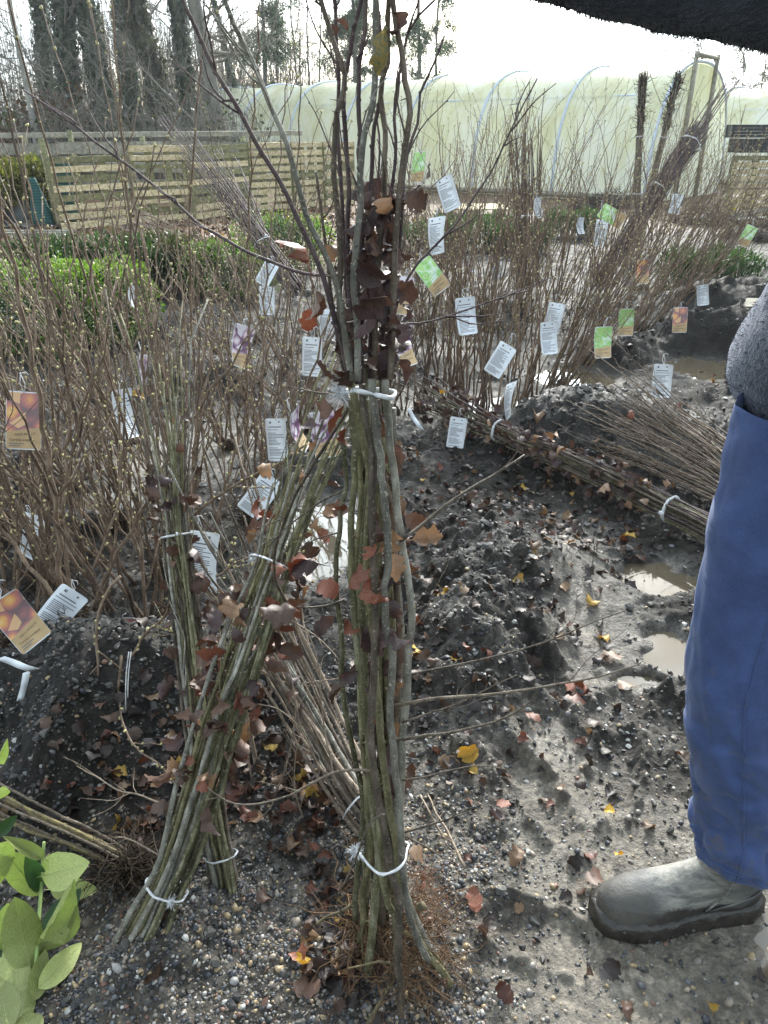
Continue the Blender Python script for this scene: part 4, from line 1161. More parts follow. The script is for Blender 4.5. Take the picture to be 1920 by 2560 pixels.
thicket('olive green hedge at the left edge behind the netting', 10, 330, 22, (1.6, .6, 1.75), 260, (.07, .075, .025), 5000)
thicket('bare twiggy thicket below the ivied trunks', 330, 330, 19, (2.2, .6, 1.7), 500, (.04, .05, .025), 1800)
thicket('bare scrub between the bare tree and the tunnel end', 520, 340, 18.2, (1.0, .4, 1.75), 300, (.05, .05, .03), 300)
thicket('low ivied bank behind the middle of the rail fence', 250, 340, 25, (3.0, .6, 2.2), 400, (.03, .045, .022), 5000)
thicket('bare twiggy hedge beyond the gap between the two tunnels', 1850, 240, 30, (2.5, .6, 2.9), 500, (.10, .085, .05), 1500)
thicket('dense bare scrub filling the gaps between the ivied trunks', 200, 330, 27, (4.6, .8, 5.2), 1100, (.08, .09, .055), 300)
thicket('bare scrub behind the big bare tree and the tunnel end', 560, 330, 33, (3.2, .8, 5.2), 800, (.08, .08, .05), 300)
thicket('tall pale scrub far behind the middle of the tunnel', 780, 200, 36, (5.0, .6, 5.0), 800, (.08, .08, .05), 0)

# ================================================================== WHIPS, BUNDLES, TAGS
def thorn(mb, p, d, ln, r, mat=0):
    d = np.asarray(d, float); d /= np.linalg.norm(d) + 1e-9
    mb.tube([p, p + d * ln * .5, p + d * ln], [r, r * .55, r * .12], 4, mat, cap=False)
def rand_perp(d):
    v = np.cross(d, rng.normal(0, 1, 3)); return v / (np.linalg.norm(v) + 1e-9)
def nodes_on(mb, P, R, every, mat=0, k=1.45):
    """swollen buds and scars along a stem"""
    L_ = np.concatenate([[0], np.cumsum(np.linalg.norm(np.diff(P, axis=0), axis=1))])
    s = rng.uniform(0, every)
    while s < L_[-1]:
        i = min(np.searchsorted(L_, s), len(P) - 1)
        d = P[min(i + 1, len(P) - 1)] - P[max(i - 1, 0)]; d /= np.linalg.norm(d) + 1e-9
        v = rand_perp(d)
        mb.blob(P[i] + v * R[i] * .75, (R[i] * .42 + .0006, R[i] * .8 + .001), mat, None, d * .8 + v * .5, 5, 4)
        s += every * rng.uniform(.6, 1.4)
def wander(P, amp, seed_scale=1.0):
    n = len(P)
    L_ = np.concatenate([[0], np.cumsum(np.linalg.norm(np.diff(P, axis=0), axis=1))])
    o = rng.uniform(0, 100, 3)
    return P + amp * np.stack([perlin(L_ * 9 * seed_scale + o[k], np.full(n, o[k]), 7) + .4 * perlin(L_ * 24 * seed_scale + o[k], np.full(n, o[k]), 8) for k in range(3)], 1)
def side_twig(mb, p, d, ln, r, mat=0, sub=2, thorns=2):
    n = 9
    q = smooth_path([p, p + d * ln * .5 + rng.normal(0, .05 * ln, 3), p + d * ln + rng.normal(0, .09 * ln, 3) + np.array([0, 0, .12 * ln])], n)
    q = wander(q, .006 + .01 * ln); q[0] = p
    R = np.linspace(r, r * .35, n)
    mb.tube(q, R, 5, mat)
    nodes_on(mb, q, R, .03, mat)
    for _ in range(thorns):
        i = rng.integers(1, n - 1); thorn(mb, q[i], rand_perp(q[i] - q[i - 1]) + d * .3, rng.uniform(.008, .02), R[i] * .6, mat)
    for _ in range(sub):
        i = rng.integers(2, n - 1); dd = d + rand_perp(d) * .8; dd /= np.linalg.norm(dd)
        side_twig(mb, q[i], dd, ln * rng.uniform(.25, .45), R[i] * .65, mat, 0, 1)
def frames(P):
    Tn = np.gradient(P, axis=0); Tn /= np.linalg.norm(Tn, axis=1)[:, None]
    mt = np.abs(Tn.mean(axis=0)); ref = np.zeros(3); ref[int(np.argmin(mt))] = 1
    N = np.cross(Tn, ref); N /= np.linalg.norm(N, axis=1)[:, None]
    return Tn, N, np.cross(Tn, N)
def make_tie(root, c, N, B, rx, ry, r=.0028, tilt=.15, knot_a=2.6, tuft=True, squash=1.0):
    a = np.linspace(0, 2 * PI, 41)[:-1]
    Tn = np.cross(N, B)
    wob = 1 + .03 * np.sin(a * 5) + .02 * np.sin(a * 9 + 1)
    P = c[None] + (rx * np.cos(a) * wob)[:, None] * N[None] + (ry * np.sin(a) * wob)[:, None] * B[None] + (tilt * rx * np.cos(a + .6))[:, None] * Tn[None]
    P = np.concatenate([P, P[:1]])
    mb = MB(); mb.tube(local(root, P), r, 7, cap=False, flat=(1.5, .8))
    k = c + rx * 1.05 * math.cos(knot_a) * N + ry * 1.05 * math.sin(knot_a) * B
    out = k - c; out /= np.linalg.norm(out)
    mb.blob(local(root, k), (r * 2.4, r * 2.8), 0, None, Tn)
    o = mb.build('tie', M['string'], root)
    if tuft:
        mb = MB(); n = 60
        D = out[None] * .5 + rng.normal(0, .55, (n, 3)) + Tn[None] * rng.choice([-1, 1], n)[:, None] * .7
        D /= np.linalg.norm(D, axis=1)[:, None]; ln = rng.uniform(.005, .013, n)[:, None]
        A = np.repeat(local(root, k)[None], n, 0)
        mb.twigs(A, A + D * ln * .5 + rng.normal(0, .001, (n, 3)), A + D * ln + rng.normal(0, .003, (n, 3)), .0008, .0003)
        mb.build('frayed_ends', M['string'], o)
    return o
def make_roots(root, pts, n, ln, spread, mat='root', down=-.5, r=.0016, name='roots'):
    """a beard of fine roots"""
    mb = MB()
    pts = np.asarray(pts)
    A = pts[rng.integers(0, len(pts), n)] + rng.normal(0, .012, (n, 3))
    D = rng.normal(0, 1, (n, 3)) * np.asarray(spread) + np.array([0, 0, down]); D /= np.linalg.norm(D, axis=1)[:, None]
    L_ = ln * rng.uniform(.35, 1.2, n)[:, None]
    cur = A; d = D; rr = r * rng.uniform(.5, 1.8, n)
    for k in range(3):
        e = cur + d * L_ / 3
        mid = (cur + e) / 2 + rng.normal(0, .12, (n, 3)) * L_ / 3
        mb.twigs(local(root, cur), local(root, mid), local(root, e), rr * (1 - .25 * k), rr * (.75 - .25 * k))
        cur = e; d = d + rng.normal(0, .55, (n, 3)); d /= np.linalg.norm(d, axis=1)[:, None]
    o = mb.build(name, M[mat], root); o['kind'] = 'stuff'
    return o
def bundle(name, label, axis, n, prof, sr, mat, ties=(), leaves=(), roots=None, thorns=3, twigs=0, tip=.12, cat='plant bundle', group=None, lenvar=(.8, 1.08), every=.05, tie_r=.0016, wob=.0042, tuft=True, twiglen=(.05, .16), sides=6):
    axis = smooth_path(axis, 40)
    root = thing(name, label, cat, (axis[0][0], axis[0][1], gz(axis[0][0], axis[0][1])), group)
    Tn, N, B = frames(axis)
    tt = np.linspace(0, 1, 40)
    R = np.interp(tt, [q[0] for q in prof], [q[1] for q in prof])
    stems = []
    for s in range(n):
        a = s * 2.39996 + rng.normal(0, .2); rad = math.sqrt((s + .5) / n) * .93
        tw = rng.normal(0, .5)
        aa = a + tw * tt
        P = axis + (R * rad * np.cos(aa))[:, None] * N + (R * rad * np.sin(aa))[:, None] * B
        P = wander(P, wob)
        k = int(40 * min(1, rng.uniform(*lenvar)))
        P = P[:k]
        if rng.random() < .7 and k == 40:
            P = np.concatenate([P, [P[-1] + (P[-1] - P[-6]) * rng.uniform(.3, 1.3) + rng.normal(0, .012, 3)]])
        r0 = sr[0] * rng.uniform(.6, 1.3)
        q = np.linspace(0, 1, len(P)); rr = r0 + (sr[1] - r0) * q ** .9
        mb = MB(); Pl = local(root, P)
        mb.tube(Pl, rr, sides)
        nodes_on(mb, Pl, rr, every)
        for _ in range(thorns):
            i = rng.integers(2, len(P) - 2); thorn(mb, Pl[i], rand_perp(Pl[i + 1] - Pl[i]) + .2 * Tn[min(i, 39)], rng.uniform(.008, .02), rr[i] * .4)
        for _ in range(twigs):
            i = rng.integers(int(len(P) * .45), len(P) - 1); d = Pl[i] - Pl[i - 1]; d /= np.linalg.norm(d); d = d + rand_perp(d) * rng.uniform(.15, .5); d /= np.linalg.norm(d)
            side_twig(mb, Pl[i], d, rng.uniform(*twiglen), rr[i] * .55, 0, 0, 1)
        mb.build('stem', M[mat] if not isinstance(mat, (list, tuple)) else M[mat[s % len(mat)]], root)
        stems.append(P)
    for tspec in ties:
        t = tspec if not isinstance(tspec, tuple) else tspec[0]
        ka = 2.6 if not isinstance(tspec, tuple) else tspec[1]
        i = int(t * 39); make_tie(root, axis[i], N[i], B[i], R[i] * .84 + sr[0] * .8, R[i] * .84 + sr[0] * .8, tie_r, rng.uniform(-.2, .2), ka, tuft)
    for (num, t0, t1, kinds, size, outk) in leaves:
        for _ in range(num):
            t = rng.uniform(t0, t1); i = int(t * 39); a = rng.uniform(0, 2 * PI)
            v = math.cos(a) * N[i] + math.sin(a) * B[i]
            p = axis[i] + v * R[i] * rng.uniform(.6, 1.15)
            d = v * rng.uniform(.2, 1.0) * outk + rng.normal(0, .5, 3) + np.array([0, 0, -.35])
            put_leaf('leaf', random.choice(kinds), p, d, random.uniform(0, 6.28), size * random.uniform(.6, 1.25), root)
    if roots:
        base = np.array([P[0] for P in stems])
        make_roots(root, base, roots[0], roots[1], roots[2], *roots[3:])
    return root

# ------------------------------------------------------------------ the bundle that is held upright
def held_bundle():
    Yb = .83
    root = thing('hawthorn_bundle', 'tall tied bundle of hawthorn whips held upright in the middle, dead leaves caught inside', 'plant bundle', (.02, Yb, gz(.02, Yb)))
    def tr(px, Y0, Y1, n=None):
        """a stem followed point by point; Y runs from Y0 (first) to Y1 (last)"""
        m = len(px); P = np.array([at_y(x, y, Y0 + (Y1 - Y0) * i / (m - 1)) for i, (x, y) in enumerate(px)])
        return smooth_path(P, n or max(10, int(2.4 * m)))
    def stem(P, w0, w1, mat, thorns=2, every=.055, twigs=(), name='stem', ypow=1.0):
        n = len(P); q = np.linspace(0, 1, n)
        rr = (w0 + (w1 - w0) * q ** ypow) / 2
        P = wander(P, .0016)
        Pl = local(root, P); mb = MB(); mb.tube(Pl, rr, 8); nodes_on(mb, Pl, rr, every)
        for _ in range(thorns):
            i = rng.integers(2, n - 2); thorn(mb, Pl[i], rand_perp(Pl[i + 1] - Pl[i]), rng.uniform(.009, .02), rr[i] * .38)
        return mb.build(name, M[mat], root)
    mm = .001
    S = [
     # (points top -> bottom, Y top, Y bottom, width top, width bottom, bark)
     ([(858, 1097), (861, 1167), (865, 1224), (853, 1268), (851, 1326), (841, 1375), (839, 1424), (841, 1485), (851, 1573), (856, 1637), (853, 1671), (858, 1720), (863, 1768), (870, 1817), (878, 1861), (887, 1903), (900, 1952), (907, 1988), (909, 2037), (905, 2083), (899, 2139), (894, 2194), (888, 2250), (891, 2330)], .84, .86, 6, 12, 'bark_haw'),
     ([(874, 950), (885, 992), (897, 1062), (912, 1119), (924, 1175), (929, 1219), (922, 1272), (919, 1326), (917, 1375), (917, 1424), (924, 1500), (931, 1561), (936, 1646), (939, 1720), (946, 1768), (951, 1842), (956, 1890), (963, 1939), (970, 1988), (977, 2042), (985, 2083), (991, 2125), (999, 2180), (1010, 2230), (1018, 2263), (1029, 2305), (1046, 2347), (1071, 2388), (1107, 2430), (1125, 2462)], .79, .80, 9, 14, 'bark_haw'),
     ([(928, 950), (931, 992), (939, 1058), (941, 1106), (953, 1150), (951, 1180), (958, 1228), (958, 1253), (965, 1302), (968, 1350), (970, 1399), (968, 1436), (958, 1468), (961, 1497), (962, 1524), (965, 1573), (975, 1610), (980, 1646), (978, 1683), (975, 1732), (973, 1768), (975, 1817), (980, 1854), (983, 1890), (987, 1939), (995, 1976), (997, 2012), (999, 2042), (1002, 2083), (1005, 2139), (1010, 2194), (1016, 2250), (1035, 2330), (1070, 2400)], .77, .78, 9, 13, 'bark_grey'),
     ([(905, 960), (912, 1040), (926, 1080), (930, 1170), (928, 1300), (936, 1420), (940, 1560), (934, 1700), (928, 1860), (936, 1940), (944, 2000), (957, 2069), (969, 2125), (977, 2180), (988, 2211), (999, 2250), (996, 2277), (999, 2333), (996, 2388), (993, 2416), (999, 2444), (1002, 2499), (999, 2570)], .78, .755, 8, 15, 'bark_haw'),
     ([(962, 950), (965, 997), (973, 1045), (975, 1106), (985, 1167), (990, 1204), (992, 1277), (1000, 1314), (1007, 1375), (1017, 1424), (1024, 1473), (1029, 1549), (1022, 1622), (1019, 1671), (1017, 1732), (1012, 1793), (1007, 1842), (1005, 1890), (1002, 1964), (1000, 2037), (1002, 2083), (1005, 2139), (1010, 2194), (1016, 2236), (1040, 2300), (1085, 2400)], .81, .83, 9, 15, 'bark_haw'),
     ([(878, 1000), (880, 1070), (887, 1106), (883, 1167), (887, 1204), (880, 1253), (878, 1302), (880, 1375), (880, 1448), (885, 1497), (887, 1549), (892, 1610), (897, 1671), (904, 1720), (912, 1793), (919, 1842), (926, 1890), (936, 1939), (944, 1988), (948, 2055), (951, 2139), (954, 2180), (963, 2236), (971, 2266), (988, 2288), (993, 2330), (990, 2400)], .80, .80, 8, 13, 'bark_haw'),
     ([(893, 1090), (897, 1155), (900, 1204), (902, 1253), (897, 1314), (892, 1375), (892, 1448), (897, 1497), (900, 1620), (902, 1756), (907, 1866), (915, 1935), (919, 2028), (930, 2111), (921, 2166), (910, 2208), (905, 2250), (908, 2305), (899, 2350)], .83, .85, 7, 13, 'bark_haw'),
     ([(915, 1000), (922, 1120), (915, 1260), (905, 1400), (908, 1600), (918, 1800), (926, 1900), (930, 1988), (936, 2037), (941, 2083), (946, 2166), (938, 2222), (935, 2277), (930, 2333), (924, 2388), (921, 2440)], .82, .82, 8, 17, 'bark_haw'),
     ([(945, 1000), (948, 1120), (975, 1270), (985, 1380), (992, 1480), (1000, 1560), (998, 1680), (990, 1800), (975, 1940), (960, 2060), (962, 2160), (958, 2260), (952, 2340), (948, 2420)], .85, .86, 8, 13, 'bark_haw'),
     ([(985, 1020), (984, 1160), (982, 1300), (990, 1420), (996, 1500), (1005, 1600), (1002, 1720), (996, 1850), (990, 1980), (985, 2100), (990, 2200), (1010, 2300), (1050, 2395)], .86, .87, 8, 13, 'bark_haw'),
     ([(935, 1000), (945, 1150), (950, 1300), (945, 1450), (950, 1600), (955, 1750), (960, 1900), (968, 2050), (975, 2150), (968, 2250), (965, 2350), (972, 2440)], .875, .88, 8, 13, 'bark_haw'),
     ([(900, 1010), (905, 1150), (910, 1300), (915, 1450), (912, 1600), (920, 1750), (922, 1900), (918, 2050), (914, 2200), (905, 2320)], .88, .89, 8, 13, 'bark_haw'),
     ([(960, 1020), (968, 1180), (972, 1330), (980, 1480), (985, 1640), (988, 1800), (985, 1950), (980, 2100), (985, 2250), (1000, 2380)], .89, .89, 8, 12, 'bark_haw'),
    ]
    for ks, (px, Y0, Y1, w0, w1, mt) in enumerate(S):
        if mt == 'bark_haw': mt = ['bark_haw', 'bark_olive', 'bark_haw', 'bark_brown', 'bark_grey'][ks % 5]
        o = stem(tr(px, Y0, Y1), w0 * mm * .92, w1 * mm * .86, mt, 4)
    # filling stems in the shadowed heart
    for i in range(5):
        x0 = rng.uniform(890, 980); x1 = x0 + rng.normal(12, 10); Yc = rng.uniform(.85, .89)
        px = [(x0, 900), (x0 + rng.normal(0, 6), 1150), (x0 + rng.normal(4, 8), 1400), (x0 * .5 + x1 * .5 + rng.normal(0, 8), 1650), (x1 + rng.normal(0, 6), 1900), (x1, 2130), (x1 + rng.normal(0, 15), 2330)]
        stem(tr(px, Yc - .01, Yc + .01), .006, .0115, 'bark_haw', 2)
    U = [
     ([(874, 950), (862, 891), (846, 833), (832, 774), (815, 703), (780, 621), (747, 555), (712, 475), (648, 370), (584, 255), (538, 179), (492, 75), (457, 0), (440, -60)], .79, .72, 9, 4, 'bark_purple'),
     ([(880, 950), (868, 890), (856, 800), (843, 715), (810, 625), (775, 555), (746, 463), (718, 370), (665, 243), (631, 156), (596, 87), (561, 0), (540, -70)], .78, .74, 9.5, 5, 'bark_grey'),
     ([(868, 930), (858, 850), (848, 727), (850, 692), (848, 621), (846, 562), (841, 497), (834, 429), (836, 362), (841, 280), (857, 226), (861, 197), (855, 163), (846, 140), (832, 102), (814, 41), (800, 0), (790, -60)], .79, .78, 9, 4.5, 'bark_grey'),
     ([(890, 960), (880, 850), (872, 700), (868, 560), (872, 470), (866, 380), (862, 300), (859, 226), (864, 192), (877, 120), (888, 56), (907, 0), (915, -60)], .81, .79, 8, 4, 'bark_purple'),
     ([(905, 960), (900, 850), (893, 700), (898, 600), (905, 450), (897, 380), (902, 328), (895, 282), (897, 226), (897, 147), (909, 90), (913, 0), (916, -60)], .8, .78, 8, 4, 'bark_purple'),
     ([(895, 950), (888, 774), (883, 715), (888, 645), (897, 562), (904, 503), (902, 480), (904, 407), (911, 339), (929, 271), (934, 203), (936, 158), (938, 68), (940, -20), (942, -60)], .77, .77, 10, 5.5, 'bark_grey'),
     ([(935, 950), (940, 800), (948, 650), (955, 560), (961, 497), (961, 407), (965, 339), (956, 271), (954, 210), (972, 158), (970, 113), (972, 0), (974, -60)], .8, .79, 9, 4.5, 'bark_grey'),
     ([(975, 950), (980, 800), (985, 715), (987, 692), (992, 598), (999, 497), (1006, 407), (1015, 339), (1022, 271), (1019, 244), (1010, 203), (1006, 136), (992, 77), (980, -20)], .79, .77, 10, 5, 'bark_grey'),
     ([(970, 940), (985, 760), (1000, 600), (1010, 440), (1017, 395), (1035, 339), (1051, 294), (1049, 244), (1060, 215), (1092, 140), (1110, 90)], .82, .84, 8, 2.5, 'bark_purple'),
     ([(850, 690), (780, 690), (680, 655), (608, 625), (560, 595), (498, 561), (463, 527), (376, 457), (301, 399), (231, 347), (168, 295), (116, 260), (60, 225)], .84, .92, 5.5, 3, 'bark_purple'),
     ([(985, 780), (1000, 730), (1040, 662), (1090, 610), (1140, 560), (1190, 487), (1229, 430), (1272, 336), (1342, 197)], .83, .95, 4.6, 2, 'bark_purple'),
     ([(960, 830), (985, 812), (1060, 805), (1180, 770), (1320, 728)], .8, .86, 4, 1.8, 'bark_purple'),
     ([(925, 950), (925, 800), (918, 640), (922, 520), (930, 420), (935, 330), (955, 230), (958, 120), (945, 20), (942, -50)], .82, .81, 7.5, 3.5, 'bark_purple'),
     ([(950, 950), (960, 780), (972, 620), (980, 480), (990, 380), (985, 300), (1000, 180), (1030, 60), (1085, 0)], .83, .85, 7.5, 3, 'bark_purple'),
     ([(888, 950), (876, 820), (864, 650), (858, 540), (850, 420), (842, 300), (846, 220), (838, 110), (836, 0), (834, -60)], .82, .83, 7, 3.5, 'bark_purple'),
     ([(868, 960), (850, 880), (838, 800), (824, 690), (812, 600), (800, 500), (792, 430)], .83, .84, 6, 4, 'bark_grey'),
     ([(940, 950), (932, 780), (926, 660), (932, 560), (940, 480), (948, 400), (944, 300), (930, 250), (900, 330)], .835, .84, 6, 2, 'bark_purple'),
    ]
    for px, Y0, Y1, w0, w1, mt in U:
        if mt == 'bark_grey' and Y0 > .785: mt = 'bark_brown'
        if px[-1][1] < 0 and px[-1][0] > 700:
            xe = px[-1][0]; px = px + [(930 + (xe - 930) * .55, -250), (928 + (xe - 930) * .4, -420), (930 + (xe - 930) * .9, -700)]
        P = tr(px, Y0, Y1); o = stem(P, w0 * mm * .70, w1 * mm * .72, mt, 2, .026, name='upper_stem')
        mb = MB()
        for _ in range(4):
            i = rng.integers(int(len(P) * .35), len(P) - 2); d = P[i + 1] - P[i]; d /= np.linalg.norm(d); dd = d + rand_perp(d) * rng.uniform(.3, .6); dd /= np.linalg.norm(dd)
            side_twig(mb, local(root, P[i]), dd, rng.uniform(.02, .085), .0011, 0, 0, 1)
        mb.build('spurs', M[mt], o)['kind'] = 'stuff'
    # long thorny side branches
    Br = [
     ([(1000, 1350), (1060, 1305), (1150, 1240), (1230, 1190), (1310, 1135)], .80, .90, 6, 3.5),
     ([(985, 1765), (1040, 1755), (1130, 1745), (1230, 1735), (1340, 1720), (1420, 1705), (1500, 1690), (1600, 1660)], .80, .72, 6.5, 2),
     ([(1005, 1695), (1080, 1675), (1180, 1655), (1300, 1625), (1400, 1590), (1480, 1555), (1560, 1525)], .82, .86, 5.5, 1.6),
     ([(985, 1856), (1060, 1842), (1140, 1830), (1220, 1812), (1290, 1780), (1335, 1745), (1345, 1722)], .78, .72, 6, 2.2),
     ([(1010, 1805), (1060, 1790), (1130, 1765), (1200, 1730), (1290, 1685)], .8, .76, 4, 1.5),
     ([(1005, 1950), (1060, 1940), (1130, 1925), (1200, 1915), (1270, 1925)], .8, .78, 4, 1.4),
     ([(1008, 2085), (1060, 2070), (1110, 2050), (1160, 2032)], .81, .78, 4.5, 2),
     ([(1008, 2085), (1050, 2110), (1100, 2140), (1145, 2162)], .81, .84, 3.5, 2),
     ([(945, 1930), (900, 1926), (840, 1935), (780, 1960), (720, 1990), (650, 2008), (590, 2010), (540, 1985), (520, 1970)], .77, .74, 5.5, 2.5),
     ([(965, 2032), (935, 2045), (912, 2080), (893, 2140), (872, 2190), (850, 2235), (845, 2265), (858, 2285)], .74, .72, 4.5, 2.5),
     ([(860, 1500), (820, 1515), (770, 1520), (740, 1518)], .84, .8, 5, 2),
     ([(1010, 1600), (1035, 1570), (1060, 1540), (1085, 1480), (1120, 1410)], .83, .88, 3, 1.2),
     ([(855, 1225), (800, 1250), (740, 1300), (700, 1340), (670, 1370)], .86, .95, 4, 2),
     ([(855, 1330), (820, 1335), (780, 1350), (740, 1375)], .86, .92, 3.5, 1.6),
     ([(890, 990), (860, 1040), (820, 1100), (780, 1170), (735, 1250), (705, 1320), (685, 1390), (688, 1450), (720, 1510)], .85, .98, 5, 5.5),
     ([(875, 1010), (840, 990), (800, 985), (760, 975), (720, 965)], .83, .84, 4, 2),
    ]
    for px, Y0, Y1, w0, w1 in Br:
        P = tr(px, Y0, Y1); P = wander(P, .003); n = len(P); rr = np.linspace(w0 * mm * .39, w1 * mm * .39, n)
        Pl = local(root, P); mb = MB(); mb.tube(Pl, rr, 6); nodes_on(mb, Pl, rr, .03)
        for _ in range(int(n / 3)):
            i = rng.integers(2, n - 1); d = Pl[i] - Pl[i - 1]; d /= np.linalg.norm(d)
            if rng.random() < .6: thorn(mb, Pl[i], rand_perp(d) + .3 * d, rng.uniform(.008, .02), rr[i] * .45)
            else:
                dd = d + rand_perp(d) * .7; dd /= np.linalg.norm(dd); side_twig(mb, Pl[i], dd, rng.uniform(.03, .11), rr[i] * .55, 0, 0, 1)
        mb.build('side_branch', M['bark_brown'], root)
    # string: upper and lower tie
    for pts in ([(858, 984, .80), (880, 976, .785), (905, 979, .765), (940, 986, .762), (968, 993, .775), (984, 990, .81), (970, 975, .87), (900, 972, .875), (862, 980, .84), (858, 984, .802)],
                [(893, 2126, .80), (906, 2141, .775), (926, 2166, .757), (952, 2186, .745), (985, 2178, .748), (1008, 2160, .765), (1016, 2130, .80), (1005, 2105, .865), (940, 2095, .885), (898, 2110, .85), (893, 2126, .802)]):
        P = smooth_path([at_y(*q) for q in pts], 60); mb = MB(); mb.tube(local(root, wander(P, .0012, 2.0)), .0020, 7, cap=False, flat=(1.4, .8)); k = local(root, P[0]); mb.blob(k, (.006, .007))
        o = mb.build('tie', M['string'], root)
        n = 110; D = rng.normal(0, .6, (n, 3)) + np.array([-.5, -.3, .5]) * rng.choice([-1, 1], n)[:, None] * np.array([1, 0, 1]) + np.array([-.3, -.3, 0]); D /= np.linalg.norm(D, axis=1)[:, None]; ln = rng.uniform(.006, .019, n)[:, None]
        A_ = np.repeat(k[None], n, 0); mb = MB(); mb.twigs(A_, A_ + D * ln * .5, A_ + D * ln + rng.normal(0, .003, (n, 3)), .0009, .0003); mb.build('frayed_ends', M['string'], o)
    # dead leaves caught in it, plus filler leaves that darken its core
    def lf(px, py, Y, kind, sz, d, roll):
        put_leaf('leaf', kind, at_y(px, py, Y), d, roll, size_at(sz, px, py, Y), root)
    for k in range(120):
        py = rng.uniform(470, 930); t = (py - 470) / 460
        px = rng.uniform(895 - 25 * t, 1000 - 12 * t) if rng.random() < .85 else rng.uniform(868, 1010)
        lf(px, py, rng.uniform(.783, .85), random.choice(['dark', 'dark', 'brown', 'dark', 'dark']), rng.uniform(40, 82), (rng.normal(0, .6), rng.normal(-.3, .4), rng.normal(-.5, .5)), rng.uniform(0, 6.28))
    for k in range(46):  # leaves added inside so the gaps between stems read as deep shade
        py = rng.uniform(1000, 1980); px = rng.uniform(890, 985) + (py - 1000) * .02
        lf(px, py, rng.uniform(.825, .87), random.choice(['dark', 'dark', 'brown']), rng.uniform(60, 90), (rng.normal(0, .3), rng.normal(0, .3), -1), rng.uniform(0, 6.28))
    for (px, py, Y, kd, sz, d, rl) in [(905, 720, .745, 'dark', 120, (.4, -.1, .6), 2.2), (895, 800, .745, 'dark', 125, (.5, -.2, .9), 2.6), (880, 850, .75, 'dark', 100, (.9, -.1, .4), .4), (990, 770, .75, 'dark', 70, (.1, -.2, -1), 1.2), (1005, 760, .77, 'dark', 70, (.4, .1, -.8), .2),
             (770, 660, .80, 'red', 110, (-.2, -.1, .9), 2.9), (785, 720, .81, 'brown', 95, (.1, 0, -1), .3), (775, 770, .82, 'red', 70, (-.2, .1, -1), 1.2), (815, 655, .80, 'tan', 60, (.4, -.2, .6), 2.0),
             (1010, 500, .77, 'brown', 85, (.9, -.1, -.1), 1.7), (1030, 470, .78, 'brown', 80, (.7, -.1, .5), .1), (955, 495, .76, 'tan', 60, (.2, -.4, -.7), .5),
             (965, 60, .765, 'pale', 120, (.1, -.1, -1), 3.0), (985, 30, .77, 'dark', 80, (.5, -.1, -.8), 2.5), (870, 80, .80, 'dark', 40, (-.7, 0, .7), .5), (850, 75, .80, 'brown', 40, (-.9, 0, .1), 1.5),
             (845, 950, .79, 'dark', 75, (-.9, -.2, .4), .3), (860, 1010, .79, 'red', 85, (-.6, -.2, -.7), .8), (835, 1020, .79, 'brown', 80, (-.9, 0, -.2), 2.2), (880, 970, .78, 'brown', 70, (-.3, -.4, .6), 1), (870, 1070, .8, 'red', 60, (-.4, 0, -.9), .4),
             (985, 1240, .83, 'tan', 70, (.6, 0, -.8), .6), (1010, 1290, .84, 'brown', 70, (.8, 0, -.4), 1.4), (930, 1310, .79, 'brown', 80, (.3, -.3, -.9), .4), (945, 1380, .80, 'tan', 90, (.3, -.2, .9), 2.9), (985, 1380, .8, 'tan', 90, (.2, -.2, -1), .2), (930, 1440, .775, 'red', 110, (.1, -.2, -1), .1), (940, 1360, .77, 'red', 60, (-.2, -.2, -1), .4),
             (1030, 1350, .84, 'tan', 80, (1, 0, .1), .8), (1000, 1410, .83, 'brown', 80, (.7, 0, -.6), 1.9), (860, 1260, .84, 'red', 50, (-.3, 0, -1), 1.2), (870, 1310, .84, 'red', 60, (.2, 0, -1), .4),
             (980, 1570, .775, 'dark', 90, (.5, -.2, -.7), 3.0), (955, 1580, .78, 'dark', 75, (-.5, -.2, -.8), 3.0), (905, 1570, .8, 'dark', 70, (.3, -.2, -.9), .4), (1000, 1620, .84, 'brown', 60, (.5, 0, -.8), 1), (985, 1700, .84, 'tan', 65, (.2, 0, -1), .5), (975, 1800, .83, 'tan', 60, (.1, -.1, -1), .1), (935, 1780, .84, 'red', 60, (.1, -.1, -1), .3),
             (845, 1490, .79, 'red', 85, (-.6, -.2, .7), 2.4), (870, 1470, .79, 'red', 90, (.5, -.1, .8), .7), (835, 1540, .79, 'dark', 80, (-.7, -.2, -.5), 1.8), (865, 1545, .8, 'red', 70, (.3, -.1, -.9), .1), (740, 1520, .78, 'brown', 95, (-.9, -.1, -.1), 2.8), (800, 1410, .86, 'dark', 95, (-.9, 0, .3), 2.9), (770, 1400, .86, 'red', 80, (-.9, 0, -.3), .3), (858, 1715, .8, 'brown', 60, (-.6, -.2, -.6), .4), (850, 1700, .8, 'dark', 60, (.6, -.2, .5), 1.4),
             (1020, 2130, .84, 'tan', 70, (.9, .1, -.2), .4), (905, 1650, .83, 'dark', 60, (0, -.2, -1), .5)]:
        lf(px, py, Y, kd, sz, d, rl)
    # root beard
    base = np.array([at_y(x, y, Y) for x, y, Y in ((900, 2330, .86), (925, 2400, .83), (1000, 2440, .78), (1050, 2380, .83), (1100, 2420, .82), (960, 2400, .86), (1000, 2330, .84), (1060, 2300, .86), (905, 2290, .86), (1030, 2260, .86))])
    base[:, 2] = np.maximum(base[:, 2], .02)
    make_roots(root, base, 330, .15, (1, 1, .45), 'root', -.25, .0009)
    b2 = np.array([at_y(x, y, .87) for x, y in ((1060, 2230), (1075, 2260), (1085, 2290), (1070, 2200), (1045, 2180))])
    make_roots(root, b2, 160, .07, (1, .6, 1), 'root_red', -.3, .0005, 'fine_roots')
